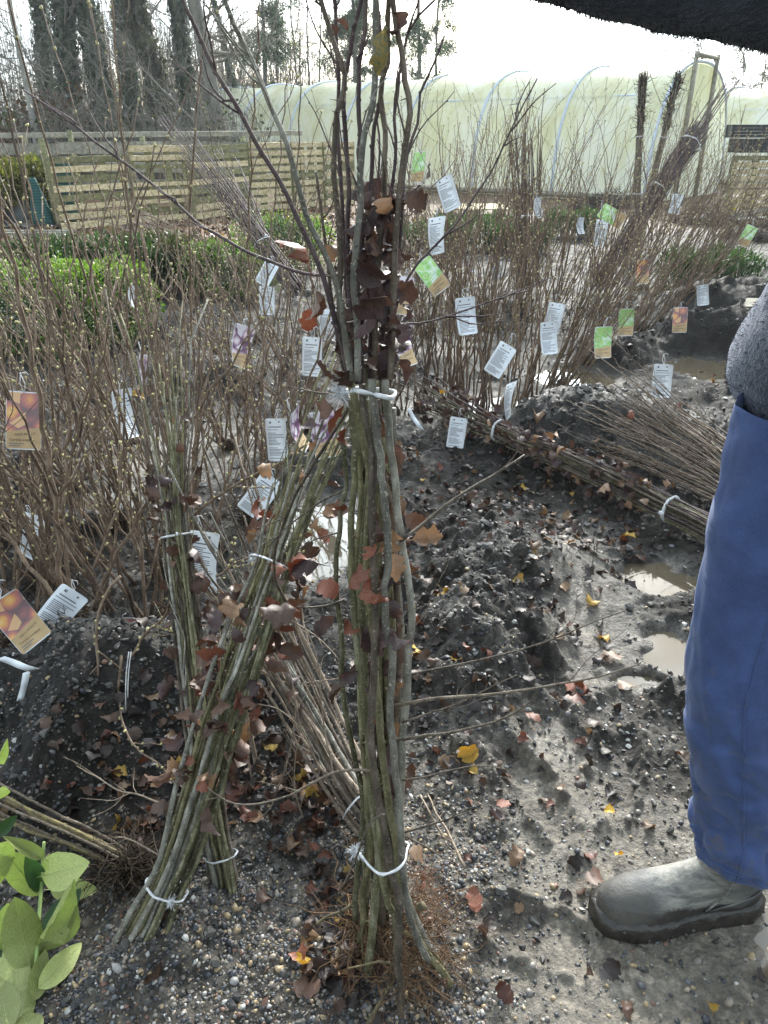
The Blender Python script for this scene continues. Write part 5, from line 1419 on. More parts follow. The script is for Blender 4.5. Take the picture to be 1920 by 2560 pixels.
    for px, Y0, Y1, w0, w1 in [([(985, 2440), (960, 2490), (930, 2540), (905, 2580)], .79, .73, 9, 6), ([(990, 2410), (940, 2405), (900, 2415), (870, 2420)], .78, .76, 5, 2.5), ([(885, 2260), (850, 2280), (820, 2290), (790, 2310)], .85, .83, 7, 3), ([(905, 2330), (906, 2380), (912, 2420)], .83, .82, 4, 2), ([(1010, 2330), (1060, 2365), (1100, 2400), (1115, 2440)], .83, .82, 7, 4), ([(1045, 2270), (1060, 2262)], .80, .80, 13, 13)]:
        P = tr(px, Y0, Y1, 9); mb = MB(); mb.tube(local(root, P), np.linspace(w0, w1, 9) * mm / 2, 7); mb.build('root', M['bark_base'], root)
    return root
M['root_red'] = mat_plain('fine_root', (.16, .085, .05), .85, .2, 60, .4)
held_bundle()

# ------------------------------------------------------------------ other bundles
A = lambda px, py, Y: at_y(px, py, Y)
def G(px, py, lift):
    z = lift
    for _ in range(6):
        q = at_z(px, py, z); z = .5 * z + .5 * (gz(q[0], q[1]) + lift)
    return at_z(px, py, z)
b2 = bundle('hawthorn_bundle', 'leaning bundle of greenish hawthorn whips with russet leaves, left of the held bundle', [A(330, 2400, .86), A(430, 2190, .93), A(560, 1780, 1.05), A(680, 1430, 1.17), A(760, 1180, 1.27), A(835, 985, 1.34)], 22,
            [(0, .052), (.12, .038), (.35, .054), (.6, .054), (.7, .046), (1, .09)], (.0058, .0022), ['bark_haw', 'bark_olive', 'bark_haw', 'bark_olive', 'bark_grey'], [(.13, 3.6), (.70, 1.2)], [(110, .34, .80, ['brown', 'brown', 'dark', 'brown', 'tan', 'red'], .046, 1.0), (12, .78, .95, ['brown', 'dark', 'tan'], .034, 1.0), (14, .25, .45, ['red', 'brown', 'tan'], .05, 1.0)],
            (120, .10, (1, 1, .5), 'root', -.2, .0011), 3, 2)
b3 = bundle('hawthorn_bundle', 'upright bundle of hawthorn whips with a white string round its middle, behind the leaning one', [A(575, 2250, .985), A(545, 2090, 1.04), A(500, 1800, 1.16), A(470, 1560, 1.28), A(448, 1390, 1.36), A(425, 1150, 1.46), A(395, 860, 1.58)], 22,
            [(0, .030), (.15, .032), (.6, .036), (.68, .030), (1, .10)], (.0045, .0018), ['bark_haw', 'bark_olive', 'bark_grey', 'bark_brown'], [(.10, .8), (.655, 3.4)], [(56, .35, .78, ['brown', 'dark', 'dark', 'brown'], .042, 1.0), (10, .75, .95, ['yellow', 'tan', 'brown'], .026, .8)],
            (60, .08, (1, 1, .4), 'root', -.3, .0011), 3, 3, tuft=False)
b4 = bundle('hawthorn_bundle', 'bundle of pale whips lying aslant, its butts tucked behind the held bundle', [G(985, 2120, .05), G(890, 1985, .07), G(790, 1800, .13), G(690, 1610, .22), G(600, 1430, .32), G(520, 1260, .42)], 20,
            [(0, .04), (.3, .06), (.7, .09), (1, .16)], (.0058, .0022), ['bark_grey', 'bark_thin', 'bark_brown', 'bark_thin'], [(.15, 5.0)], [(14, .4, .8, ['brown', 'dark'], .045, .9)], None, 4, 2, tuft=False)
b5 = bundle('hawthorn_bundle', 'long leafy bundle lying on the mud at right, roots behind the leg', [G(1850, 1365, .07), G(1790, 1330, .07), G(1690, 1280, .07), G(1520, 1195, .08), G(1330, 1115, .08), G(1180, 1045, .10), G(1040, 968, .13)], 30,
            [(0, .05), (.12, .05), (.35, .052), (.62, .05), (1, .12)], (.0048, .0022), ['bark_haw', 'bark_brown', 'bark_purple'], [(.17, 3.1), (.63, 1.0)], [(260, .2, .9, ['brown', 'dark', 'dark', 'brown', 'dark', 'tan'], .05, 1.3), (8, .8, .98, ['yellow', 'dark'], .04, .8)], None, 2, 2, tie_r=.004)
b6 = bundle('whip_bundle', 'brush-like bundle of thin twigs lying at right, running behind the leg', [G(1990, 1300, .12), G(1900, 1240, .13), G(1800, 1170, .14), G(1650, 1085, .16), G(1500, 1000, .20)], 64,
            [(0, .09), (.3, .12), (.7, .17), (1, .24)], (.0042, .0017), ['bark_hazel', 'bark_brown', 'bark_thin'], [], [(5, .6, .95, ['tan', 'red'], .05, .8)], None, 0, 3, twiglen=(.1, .25), every=.08, sides=5)
b7 = bundle('rootstock_bundle', 'bundle of brown stems lying at the left edge, roots toward the middle', [A(330, 2165, 1.02), A(230, 2115, 1.05), A(110, 2060, 1.09), A(-40, 1985, 1.16), A(-200, 1905, 1.25)], 9,
            [(0, .026), (.4, .036), (1, .05)], (.0040, .0028), ['bark_base', 'bark_brown'], [], [], (260, .13, (1, 1, .35), 'rootdark', -.05, .0012), 0, 0)
# tangled twigs in front of the pale bundle
def loose(label, paths, mat, name='loose_branch', thorny=True):
    for lab, px, Y0, Y1, w0, w1 in paths:
        m = len(px); P = np.array([at_y(x, y, Y0 + (Y1 - Y0) * i / (m - 1)) for i, (x, y) in enumerate(px)]); P = wander(smooth_path(P, 3 * m), .004)
        root = thing(name, lab, 'branch', P[0]); Pl = local(root, P); n = len(P); rr = np.linspace(w0, w1, n) / 2000
        mb = MB(); mb.tube(Pl, rr, 6); nodes_on(mb, Pl, rr, .04); mb.build('wood', M[mat], root)
        mb = MB()
        for _ in range(int(n / 2.5)):
            i = rng.integers(2, n - 1); d = Pl[i] - Pl[i - 1]; d /= np.linalg.norm(d); dd = d + rand_perp(d) * .8; dd /= np.linalg.norm(dd)
            side_twig(mb, Pl[i], dd, rng.uniform(.02, .09), rr[i] * .6, 0, 0, 1)
        o = mb.build('twigs', M[mat], root); o['kind'] = 'stuff'
loose('', [('stout grey stick planted upright in the leaf litter between the bundles', [(704, 2190), (690, 2080), (665, 1990), (640, 1900), (618, 1800), (600, 1700), (590, 1600)], 1.22, 1.36, 15, 8),
           ('thinner stick planted behind the stout one, leaning left', [(735, 2095), (712, 2010), (685, 1940), (650, 1860), (610, 1790)], 1.28, 1.42, 9, 5),
           ('long curved dark twig lying on the gravel right of the held bundle', [(1195, 2380), (1180, 2250), (1165, 2190), (1125, 2120), (1080, 2040), (1050, 1990)], .92, 1.2, 6, 4),
           ('thin twig stuck in the gravel right beside the curved one', [(1165, 2170), (1130, 2100), (1090, 2030), (1068, 1985)], .98, 1.22, 6, 4),
           ('thorny pale twig crossing over the dark soil heap at left', [(405, 2010), (350, 1990), (290, 1975), (240, 1945), (190, 1915)], 1.05, 1.15, 4, 2),
           ('short thorny twig sticking left from the leaning bundle low down', [(425, 2160), (370, 2125), (330, 2100), (290, 2090)], .95, .98, 4, 2.5),
           ('thorny pale twig springing up left of the stout stick', [(640, 1990), (622, 1900), (600, 1820), (575, 1760), (545, 1720)], 1.25, 1.3, 5, 2),
           ('long thorny twig arching between the two left bundles', [(690, 1990), (720, 1900), (735, 1800), (730, 1700), (700, 1600), (670, 1520)], 1.2, 1.3, 5, 2),
           ('pale thorny twig lying across the aslant bundle, upper one', [(620, 1480), (680, 1530), (740, 1560), (800, 1600), (850, 1650)], 1.45, 1.3, 5, 2.5),
           ('pale thorny twig lying across the aslant bundle, lower one', [(610, 1640), (670, 1690), (740, 1710), (810, 1700), (860, 1690)], 1.4, 1.25, 5, 2.5),
           ('thin twig rising from the litter right of the stout stick', [(760, 2060), (740, 1980), (735, 1900), (750, 1820), (740, 1750)], 1.15, 1.2, 4, 1.8),
           ('forked thorny twig in front of the aslant bundle', [(800, 1930), (770, 1860), (730, 1800), (690, 1770), (640, 1760)], 1.15, 1.2, 4, 1.8),
           ('thin grey twig standing between held and leaning bundles', [(835, 1960), (815, 1850), (800, 1740), (790, 1640), (760, 1560)], 1.05, 1.1, 4, 2),
           ('dark stick lying among leaves on the central mound', [(1500, 1480), (1470, 1450), (1435, 1415)], 2.0, 2.15, 16, 12),
           ('thin root lying across the gravel at the bottom left', [(150, 2560), (190, 2480), (250, 2420), (330, 2370)], .77, .86, 3, 2)], 'bark_thin')

# ------------------------------------------------------------------ hazel clumps
def zig_stem(mb, p, d, ln, r0, r1, seg=.055, forks=2, bud=.0042, level=0, budp=.9, curve=None, gap=1.0, lowf=(.25, 1.0)):
    n = max(4, int(ln / seg)); P = [p]; dirs = []; d = d / np.linalg.norm(d)
    drift = rng.normal(0, .035, 3) if curve is None else curve
    z = rand_perp(d)
    for i in range(n):
        d = d + drift * .5 + np.array([0, 0, .02]); d /= np.linalg.norm(d)
        e = d + z * .12 * (1 if i % 2 else -1) + rng.normal(0, .035, 3); e /= np.linalg.norm(e)
        P.append(P[-1] + e * seg * rng.uniform(.8, 1.2)); dirs.append(e)
    P = np.array(P); rr = np.linspace(r0, r1, len(P))
    mb.tube(P, rr, 6 if r0 > .003 else 5, 0)
    for i in range(1, len(P)):
        if rng.random() < budp:
            s = (z if i % 2 else -z) * .8 + dirs[i - 1] * .7; s /= np.linalg.norm(s)
            b = bud * rng.uniform(.6, 1.3)
            mb.blob(P[i] + s * (rr[i] + b * .5), (b * .6, b), 1, None, s, 5, 4)
    mb.blob(P[-1] + dirs[-1] * bud * .5, (bud * .6, bud), 1, None, dirs[-1], 5, 4)
    for _ in range(forks):
        i = rng.integers(max(1, int(n * lowf[0])), max(2, int(n * lowf[1]))); dd = dirs[i - 1] + rand_perp(dirs[i - 1]) * rng.uniform(.35, .75); dd[2] += .15; dd /= np.linalg.norm(dd)
        zig_stem(mb, P[i], dd, ln * rng.uniform(.16, .48), rr[i] * .52, max(.0010, rr[i] * .28), seg, 1 if level == 0 and rng.random() < .4 else 0, bud, level + 1, budp)
def hazel(label, px, py, n, lean, h, group, r0=.0058, spread=.22, bud=.0042, seg=.06, forks=3, foot=.055, mat='bark_hazel', budm='bud', z0=None, budp=.8, rootn=26, lowf=(.25, 1.0), mixed=False):
    g = at_z(px, py, 0.02); zz = gz(g[0], g[1])
    root = thing('hazel_clump', label, 'hazel', (g[0], g[1], zz), group)
    for i in range(n):
        p = np.array([rng.normal(0, foot), rng.normal(0, foot * .7), -.02])
        d = np.array([lean[0] + rng.normal(0, spread), lean[1] + rng.normal(0, spread * .7), 1.0])
        mb = MB(); zig_stem(mb, p, d, h * (rng.uniform(.72, 1.12) if not mixed else (rng.uniform(.42, .78) if rng.random() < .68 else rng.uniform(.9, 1.25))) * math.sqrt(1 + lean[0] ** 2 + lean[1] ** 2), r0 * rng.uniform(.6, 1.15), .0016, seg, rng.integers(1, forks + 2), bud, budp=budp, lowf=lowf)
        mb.build('stem', [M[mat], M[budm]], root)
    mb = MB(); mb.blob((0, 0, .0), (.035, .045)); mb.build('stool', M['rootdark'], root)
    make_roots(root, np.array([[g[0], g[1], zz + .03]]), rootn, .18, (1, 1, .45), 'rootdark', .05, .0016)
    return root
FR = [(60, 1640, 7, (-.12, .08), 1.2), (200, 1650, 8, (-.16, .10), 1.3), (335, 1570, 7, (-.18, .10), 1.35), (120, 1440, 7, (-.22, .12), 1.3), (425, 1440, 6, (-.16, .08), 1.3), (20, 1340, 6, (-.2, .1), 1.35),
      (300, 1320, 8, (-.32, .10), 1.4), (520, 1370, 7, (-.30, .05), 1.35), (640, 1300, 8, (-.16, .05), 1.3)]
SR = [(180, 1215, 7, (-.2, .1), 1.15), (455, 1215, 8, (-.28, .05), 1.2), (60, 1110, 6, (-.2, .1), 1.1), (330, 1095, 7, (-.25, .1), 1.15), (575, 1110, 8, (-.22, .05), 1.2), (700, 1150, 8, (-.12, .05), 1.25), (775, 1080, 7, (-.10, .05), 1.2)]
for rowi, (row, nm) in enumerate(((FR, 'nearest'), (SR, 'second'))):
    for i, q in enumerate(sorted(row)):
        hazel('bare budded hazel clump in the %s row at left, %s from the left' % (nm, ORD[i]), q[0], q[1], q[2] + 2, q[3], q[4] * 1.15, 'hazel clumps at left', forks=4, lowf=(.08, .8), mixed=True, spread=.34, bud=.0048 if rowi == 0 else .0044, r0=.0072 if rowi == 0 else .0066, seg=.07, rootn=160 if rowi == 0 else 40)
MR = [(985, 1030, 8, (.0, .05), 1.15), (1050, 1020, 8, (.02, .05), 1.15), (1105, 1010, 8, (.0, .1), 1.2), (1150, 1030, 8, (.06, .05), 1.15), (1205, 1040, 7, (.10, .05), 1.1), (1262, 1050, 8, (.16, .05), 1.05), (1320, 1000, 9, (.24, .05), 1.05), (1375, 1010, 8, (.42, .05), 1.0),
      (1405, 960, 8, (.55, .05), 1.0), (1470, 905, 7, (.45, .05), 1.0)]
for i, q in enumerate(MR):
    hazel('bare hazel clump in the middle row right of the held bundle, %s from the left' % ORD[i], q[0], q[1], q[2] + 3, q[3], q[4] * 1.1, 'hazel clumps in the middle row', r0=.0064, forks=5, spread=.2, bud=.0048, seg=.075)
BR = [(1060, 840, 7, (.0, .05), 1.2), (1140, 800, 7, (.05, .05), 1.2), (1215, 810, 7, (.05, .05), 1.15), (1300, 800, 8, (.10, .05), 1.2), (1390, 800, 8, (.22, .05), 1.1), (1475, 790, 8, (.40, .05), 1.05), (1540, 850, 9, (.55, .0), 1.05), (1590, 835, 8, (.55, .05), 1.0), (1650, 805, 9, (.60, .05), 1.0), (1720, 770, 8, (.60, .05), 1.0), (1600, 720, 8, (.35, .05), 1.05), (1690, 690, 8, (.35, .05), 1.05), (1780, 680, 7, (.35, .0), 1.0), (1500, 710, 7, (.2, .05), 1.1), (1850, 650, 6, (.1, .0), 1.0)]
for i, q in enumerate(sorted(BR)):
    hazel('bare hazel clump in the back row at right, %s from the left' % ORD[i], q[0], q[1], q[2] + 3, q[3], q[4] * 1.2, 'hazel clumps in the back row', r0=.0066, forks=5, spread=.2, bud=.0052, seg=.085)
LR = [(545, 900, 6, (-.25, .1), 1.15), (640, 850, 7, (-.3, .1), 1.15), (720, 890, 7, (-.2, .1), 1.15), (800, 880, 7, (-.12, .1), 1.15), (255, 1000, 6, (-.25, .1), 1.1), (420, 980, 6, (-.25, .1), 1.1)]
for i, q in enumerate(sorted(LR)):
    hazel('bare hazel clump in the rear row left of the held bundle, %s from the left' % ORD[i], q[0], q[1], q[2], q[3], q[4], 'hazel clumps in the rear row at left', r0=.006, forks=3, spread=.2, bud=.0048, seg=.075)
# bundles of thin whips further back
def whips(label, p0, p1, Y0, Y1, n, r, sr, mat='bark_purple', ties=(.3,), name='whip_bundle', fan=1.9, tw=2):
    a = at_y(*p0, Y0); a[2] = max(a[2], gz(a[0], a[1])); b = at_y(*p1, Y1)
    return bundle(name, label, [a, (a + b) / 2 + np.array([0, 0, .03]), b], n, [(0, r), (.35, r * .9), (1, r * fan)], sr, mat, ties, (), None, 0, tw, every=.07, twiglen=(.1, .3), sides=4, tie_r=.005, tuft=False)
whips('dark bundle of thin whips leaning left in front of the fence corner', (745, 730), (440, 330), 6.2, 7.2, 26, .09, (.007, .003))
whips('second bundle of thin whips leaning left, under the first', (700, 700), (560, 420), 6.8, 7.6, 22, .10, (.006, .003))
whips('grey whips laid low across the leaf mulch below the pallets', (640, 690), (300, 560), 7.0, 9.2, 40, .16, (.006, .004), 'bark_thin', ())
whips('upright dense bundle of budded whips in front of the tunnel', (1318, 720), (1310, 300), 6.4, 6.6, 30, .11, (.007, .003), ['bark_hazel', 'bark_purple'], (.45,), fan=1.5)
whips('thick dark bundle leaning right, standing by the tunnel end', (1500, 700), (1800, 250), 6.6, 7.4, 34, .08, (.010, .004), ['bark_purple', 'bark_purple'], (.5, .75), fan=1.5)
def upside(label, p0, p1, Y, n):
    a = at_y(*p0, Y); a[2] = gz(a[0], a[1]); b = at_y(*p1, Y)
    root = bundle('upturned_bundle', label, [a, (a + b) / 2, b], n, [(0, .12), (.5, .04), (.9, .032), (1, .042)], (.0035, .0055), ['bark_grey', 'bark_thin'], (.45, .75), (), None, 0, 0, sides=5, tie_r=.006, tuft=False, lenvar=(.95, 1.05))
    c = np.array([b + (a - b) * t for t in np.linspace(-.02, .22, 8)])
    make_roots(root, c, 300, .15, (.22, .22, .5), 'rootdark', .7, .003)
upside('upturned bundle standing straight with its roots in the air, by the tunnel end', (1592, 600), (1606, 215), 8.3, 22)
upside('upturned bundle leaning right with its roots in the air', (1585, 620), (1690, 215), 8.1, 22)
# drooping catkin branches in front at left
CP = [('drooping hazel branch with fat pale buds hanging over the dark soil heap', [(300, 1440), (270, 1470), (250, 1520), (245, 1600), (242, 1680), (220, 1760), (190, 1800), (175, 1860), (185, 1910), (203, 1960)], 1.40, 1.30, 7, 3),
      ('budded hazel branch curving down to the leaning bundle', [(300, 1640), (295, 1740), (300, 1790), (320, 1840), (350, 1880), (400, 1915), (440, 1960)], 1.38, 1.10, 6, 3),
      ('budded hazel branch rising to the right above the soil heap', [(330, 1640), (350, 1610), (380, 1570), (410, 1540), (425, 1500)], 1.36, 1.30, 6, 5),
      ('long hazel branch arching right over the bundle tips', [(430, 1330), (520, 1260), (600, 1205), (680, 1165), (760, 1115)], 1.45, 1.35, 7, 4),
      ('hazel branch crossing low in front of the white string', [(540, 1440), (600, 1400), (660, 1390), (730, 1382), (755, 1380)], 1.25, 1.15, 5, 3),
      ('hazel twig with pale buds standing before the left clumps', [(235, 1420), (270, 1330), (300, 1250), (302, 1170), (305, 1110)], 1.45, 1.45, 7, 5),
      ('low hazel branch lying along the dark hollow at left', [(0, 1690), (80, 1700), (150, 1720), (240, 1700), (270, 1660), (300, 1620)], 1.48, 1.42, 7, 5),
      ('hazel branch sweeping low from the left edge', [(20, 1820), (90, 1780), (150, 1760), (230, 1720)], 1.35, 1.42, 5, 4)]
for lab, px, Y0, Y1, w0, w1 in CP:
    m = len(px); P = np.array([at_y(x, y, Y0 + (Y1 - Y0) * i / (m - 1)) for i, (x, y) in enumerate(px)]); P = wander(smooth_path(P, 3 * m), .004)
    root = thing('hazel_branch', lab, 'branch', P[0]); Pl = local(root, P); n = len(P); rr = np.linspace(w0, w1, n) / 2000
    mb = MB(); mb.tube(Pl, rr, 7)
    bl = MB()
    for i in range(2, n, 1):
        if rng.random() < .75:
            d = Pl[i] - Pl[i - 1]; v = rand_perp(d); d /= np.linalg.norm(d); s = v * .8 + d * .7; b = rng.uniform(.0028, .0055)
            bl.blob(Pl[i] + s * (rr[i] + b * .4), (b * .65, b), 0, None, s, 6, 5)
    for _ in range(3):
        i = rng.integers(3, n - 2); d = Pl[i + 1] - Pl[i]; d /= np.linalg.norm(d); dd = d + rand_perp(d) * .6
        zz_ = MB(); zig_stem(mb, Pl[i], dd, rng.uniform(.06, .16), rr[i] * .6, .001, .025, 0, .004)
    mb.build('wood', [M['bark_hazel'], M['bud']], root); bl.build('buds', M['bud'], root)['kind'] = 'stuff'

# ------------------------------------------------------------------ plant tags
M['card'] = mat_plain('tag_card', (.74, .78, .82), .45, .35, 8, .06)
M['kraft'] = mat_plain('tag_kraft', (.50, .36, .20), .6, .3, 30, .12)
M['ink'] = mat_plain('tag_ink', (.16, .17, .19), .6, .2, 30, .1)
M['inkdark'] = mat_plain('tag_ink_dark', (.05, .045, .04), .6, .2, 30, .1)
def pic_mat(name, stops, scale, back):
    m, nt, out = new_mat(name)
    b = bsdf(nt, out, .35, .4)
    tc = nt.nodes.new('ShaderNodeTexCoord')
    v = nt.nodes.new('ShaderNodeTexVoronoi'); v.inputs['Scale'].default_value = scale; v.inputs['Randomness'].default_value = .8
    nt.links.new(tc.outputs['Object'], v.inputs['Vector'])
    n = noise(nt, scale * 2.2, 4, .6)
    f = math_node(nt, 'ADD', v.outputs['Distance'], math_node(nt, 'MULTIPLY', math_node(nt, 'SUBTRACT', n.outputs['Fac'], .5), .35))
    r = ramp(nt, f, stops)
    sep = nt.nodes.new('ShaderNodeSeparateColor'); nt.links.new(v.outputs['Color'], sep.inputs['Color'])
    c = mixc(nt, math_node(nt, 'GREATER_THAN', sep.outputs['Red'], .62), r.outputs['Color'], back)
    nt.links.new(c, b.inputs['Base Color'])
    return m
M['pic_nut'] = pic_mat('picture_nuts', [(.05, (.85, .62, .30)), (.3, (.78, .42, .15)), (.5, (.55, .22, .20)), (.75, (.22, .15, .16))], 24, (.72, .46, .26))
M['pic_purple'] = pic_mat('picture_purple', [(.1, (.82, .78, .82)), (.35, (.66, .52, .60)), (.55, (.24, .13, .22)), (.8, (.10, .05, .10))], 30, (.70, .66, .72))
M['pic_green'] = pic_mat('picture_green', [(.1, (.28, .14, .10)), (.22, (.45, .62, .30)), (.5, (.24, .52, .12)), (.8, (.62, .74, .60))], 32, (.40, .62, .22))
def text_mesh(s, size):
    cu = bpy.data.curves.new('lettering', 'FONT'); cu.body = s; cu.size = size; cu.align_x = 'LEFT'
    o = bpy.data.objects.new('lettering', cu); col.objects.link(o)
    dg = bpy.context.evaluated_depsgraph_get(); dg.update()
    me = bpy.data.meshes.new_from_object(o.evaluated_get(dg))
    bpy.data.objects.remove(o); bpy.data.curves.remove(cu)
    me.materials.clear(); me.materials.append(M['inkdark'])
    return me
TXT1 = text_mesh('NATURALLY', .012)
TXT2 = text_mesh('Corylus avellana', .0125)
TW, TH = .085, .152
def rounded(w, h, r, z, k=4):
    P = []
    for cx, cy, a0 in ((w / 2 - r, h / 2 - r, 0), (-w / 2 + r, h / 2 - r, 90), (-w / 2 + r, -h / 2 + r, 180), (w / 2 - r, -h / 2 + r, 270)):
        for i in range(k + 1):
            a = math.radians(a0 + 90 * i / k); P.append((cx + r * math.cos(a), cy + r * math.sin(a), z))
    return np.array(P)
CURL = ((.0, .0), (2.2, 1.6), (-1.8, -2.2), (3.6, .8))
def curl_z(x, y, k): return CURL[k][0] * y * y + CURL[k][1] * x * y
def curled(me, k, name=None):
    """a copy of a flat print bent like the card it lies on"""
    m = me.copy()
    if name: m.name = name
    v = np.empty(len(m.vertices) * 3); m.vertices.foreach_get('co', v); v = v.reshape(-1, 3)
    v[:, 2] += curl_z(v[:, 0], v[:, 1], k)
    m.vertices.foreach_set('co', v.ravel()); m.update()
    return m
def card_mesh(name, mat):
    mb = MB(); ys = np.concatenate([[-TH / 2], -TH / 2 + .003 * np.array([.6, 1.6, 2.67]), np.linspace(-TH / 2 + .016, TH / 2 - .016, 12), TH / 2 - .003 * np.array([2.67, 1.6, .6]), [TH / 2]])
    e = np.clip(.008 - np.minimum(TH / 2 - ys, TH / 2 + ys), 0, .008); hw = TW / 2 - (.008 - np.sqrt(np.maximum(.008 ** 2 - e ** 2, 0)))
    n = len(ys); V = []
    for z in (.0004, -.0004):
        for s_ in (-1, -.33, .33, 1): V.append(np.stack([hw * s_, ys, np.full(n, z)], 1))
    V = np.concatenate(V); Q = []
    for c in range(3):
        for i in range(n - 1):
            Q.append([c * n + i, (c + 1) * n + i, (c + 1) * n + i + 1, c * n + i + 1]); q = 4 * n; Q.append([q + c * n + i, q + c * n + i + 1, q + (c + 1) * n + i + 1, q + (c + 1) * n + i])
    for c in (0, 3):
        for i in range(n - 1): Q.append([c * n + i, c * n + i + 1, 4 * n + c * n + i + 1, 4 * n + c * n + i])
    mb.add(V, Q); return mb.mesh(name, [mat], True)
def print_mesh(seed):
    r = np.random.default_rng(seed); mb = MB(); z = .0009
    def strip(x0, x1, y, h): mb.add([(x0, y - h / 2, z), (x1, y - h / 2, z), (x1, y + h / 2, z), (x0, y + h / 2, z)], [[0, 1, 2, 3]])
    strip(-.026, -.018, .062, .008); strip(.012, .018, .064, .006)
    strip(-.030, .022, .046, .0035)
    y = .036
    while y > -.066:
        if r.random() < .16: y -= .006
        strip(-.034, r.uniform(-.002, .034), y, .0021); y -= .0052
    return mb.mesh('print', [M['ink']], False)
CARD = [curled(card_mesh('card', M['card']), k) for k in range(4)]
PRINTS = [curled(print_mesh(i), i) for i in range(4)]
BACKS = []
for i in range(4):
    m_ = print_mesh(i + 9); v_ = np.empty(len(m_.vertices) * 3); m_.vertices.foreach_get('co', v_); v_ = v_.reshape(-1, 3) * np.array([-1, 1, -1]); m_.vertices.foreach_set('co', v_.ravel()); BACKS.append(curled(m_, i))
def panel(name, mat, y0, y1, z=.0013, slant=.014, k=0):
    mb = MB(); w = TW / 2 - .0012; m = 10
    t = np.linspace(0, 1, m)
    if name == 'picture': La, Lb, Ra, Rb = y0, y1, y0 + slant, y1
    else: La, Lb, Ra, Rb = y0, y1, y0, y1 + slant
    V = np.concatenate([np.stack([np.full(m, -w), La + (Lb - La) * t, np.full(m, z)], 1), np.stack([np.full(m, w), Ra + (Rb - Ra) * t, np.full(m, z)], 1)])
    mb.add(V, [[i, m + i, m + i + 1, i + 1] for i in range(m - 1)])
    return curled(mb.mesh(name, [mat], True), k)
PANELS = {q: [panel('picture', M['pic_' + q], -.030, TH / 2 - .003, k=k) for k in range(4)] for q in ('nut', 'purple', 'green')}
KRAFT = [panel('kraft_band', M['kraft'], -TH / 2 + .003, -.0302, k=k) for k in range(4)]
def small_lines():
    mb = MB(); z = .0018
    for i, w in enumerate((.034, .026)):
        mb.add([(-.034, -.061 - .006 * i, z), (-.034 + w, -.061 - .006 * i, z), (-.034 + w, -.0588 - .006 * i, z), (-.034, -.0588 - .006 * i, z)], [[0, 1, 2, 3]])
    return mb.mesh('small_print', [M['ink']], False)
SMALL = [curled(small_lines(), k) for k in range(4)]
def lettered(me, ox, oy, a, sc, k):
    m = me.copy(); m.transform(Matrix.Translation((ox, oy, .0019)) @ Matrix.Rotation(a, 4, 'Z') @ Matrix.Diagonal((sc, sc, 1, 1))); return curled(m, k, 'lettering')
LET1 = [lettered(TXT1, -.022, -.0405, .12, .75, k) for k in range(4)]
LET2 = [lettered(TXT2, -.034, -.053, 0, .72, k) for k in range(4)]
def plant_tag(label, kind, px, py, wpx, hpx, roll, Y=None, yaw=None, tilt=0, string=True):
    if Y is None: Y = TH * FOC / hpx * ray(px, py)[1] * .97
    c = at_y(px, py, Y)
    s = 1.0
    if yaw is None:
        yaw = math.acos(min(1, max(.12, (wpx / hpx) / (TW / TH)))) * (1 if (px * 7 + py) % 2 else -1)
    root = thing('plant_tag', label, 'plant tag', c, 'plant tags')
    v = Vector((0, 0, CAM_H)) - Vector(c); az = math.atan2(v.x, -v.y)
    M4 = Matrix.Rotation(-az * 0 + yaw + math.atan2(-c[0], c[1]) * -1 * -1, 4, 'Z') @ Matrix.Rotation(math.radians(90 - 12 - tilt), 4, 'X') @ Matrix.Rotation(math.radians(roll), 4, 'Z')
    root.rotation_euler = M4.to_euler(); root.scale = (.9, .9, .9)
    k = (px * 3 + py) % 4
    link('card', CARD[k], root)
    if kind == 'white':
        link('print', PRINTS[k], root)
    else:
        link('picture', PANELS[kind][k], root); link('kraft_band', KRAFT[k], root); link('small_print', SMALL[k], root)
        link('lettering', LET1[k], root); link('lettering', LET2[k], root)
        link('back_print', BACKS[k], root)
    if string:
        Mi = M4.inverted()
        top = np.array([0, TH / 2 - .006, .001]); up = np.array(Mi.to_3x3() @ Vector((random.uniform(-.3, .3), random.uniform(-.2, .2), 1.0)))
        up /= np.linalg.norm(up); ln = random.uniform(.03, .06)
        mb = MB(); mb.tube([top, top + up * ln * .5 + np.array([.006, 0, 0]), top + up * ln], .0011, 5); mb.tube([top + np.array([.002, 0, -.001]), top + up * ln * .5 - np.array([.006, 0, 0]), top + up * ln], .0011, 5)
        mb.blob(top + up * ln, (.003, .0025)); q = top + up * ln
        mb.tube([q, q + np.array([.012, .006, .004]), q + np.array([.02, -.002, .004])], .001, 4)
        mb.build('string', M['string'], root)
    return root
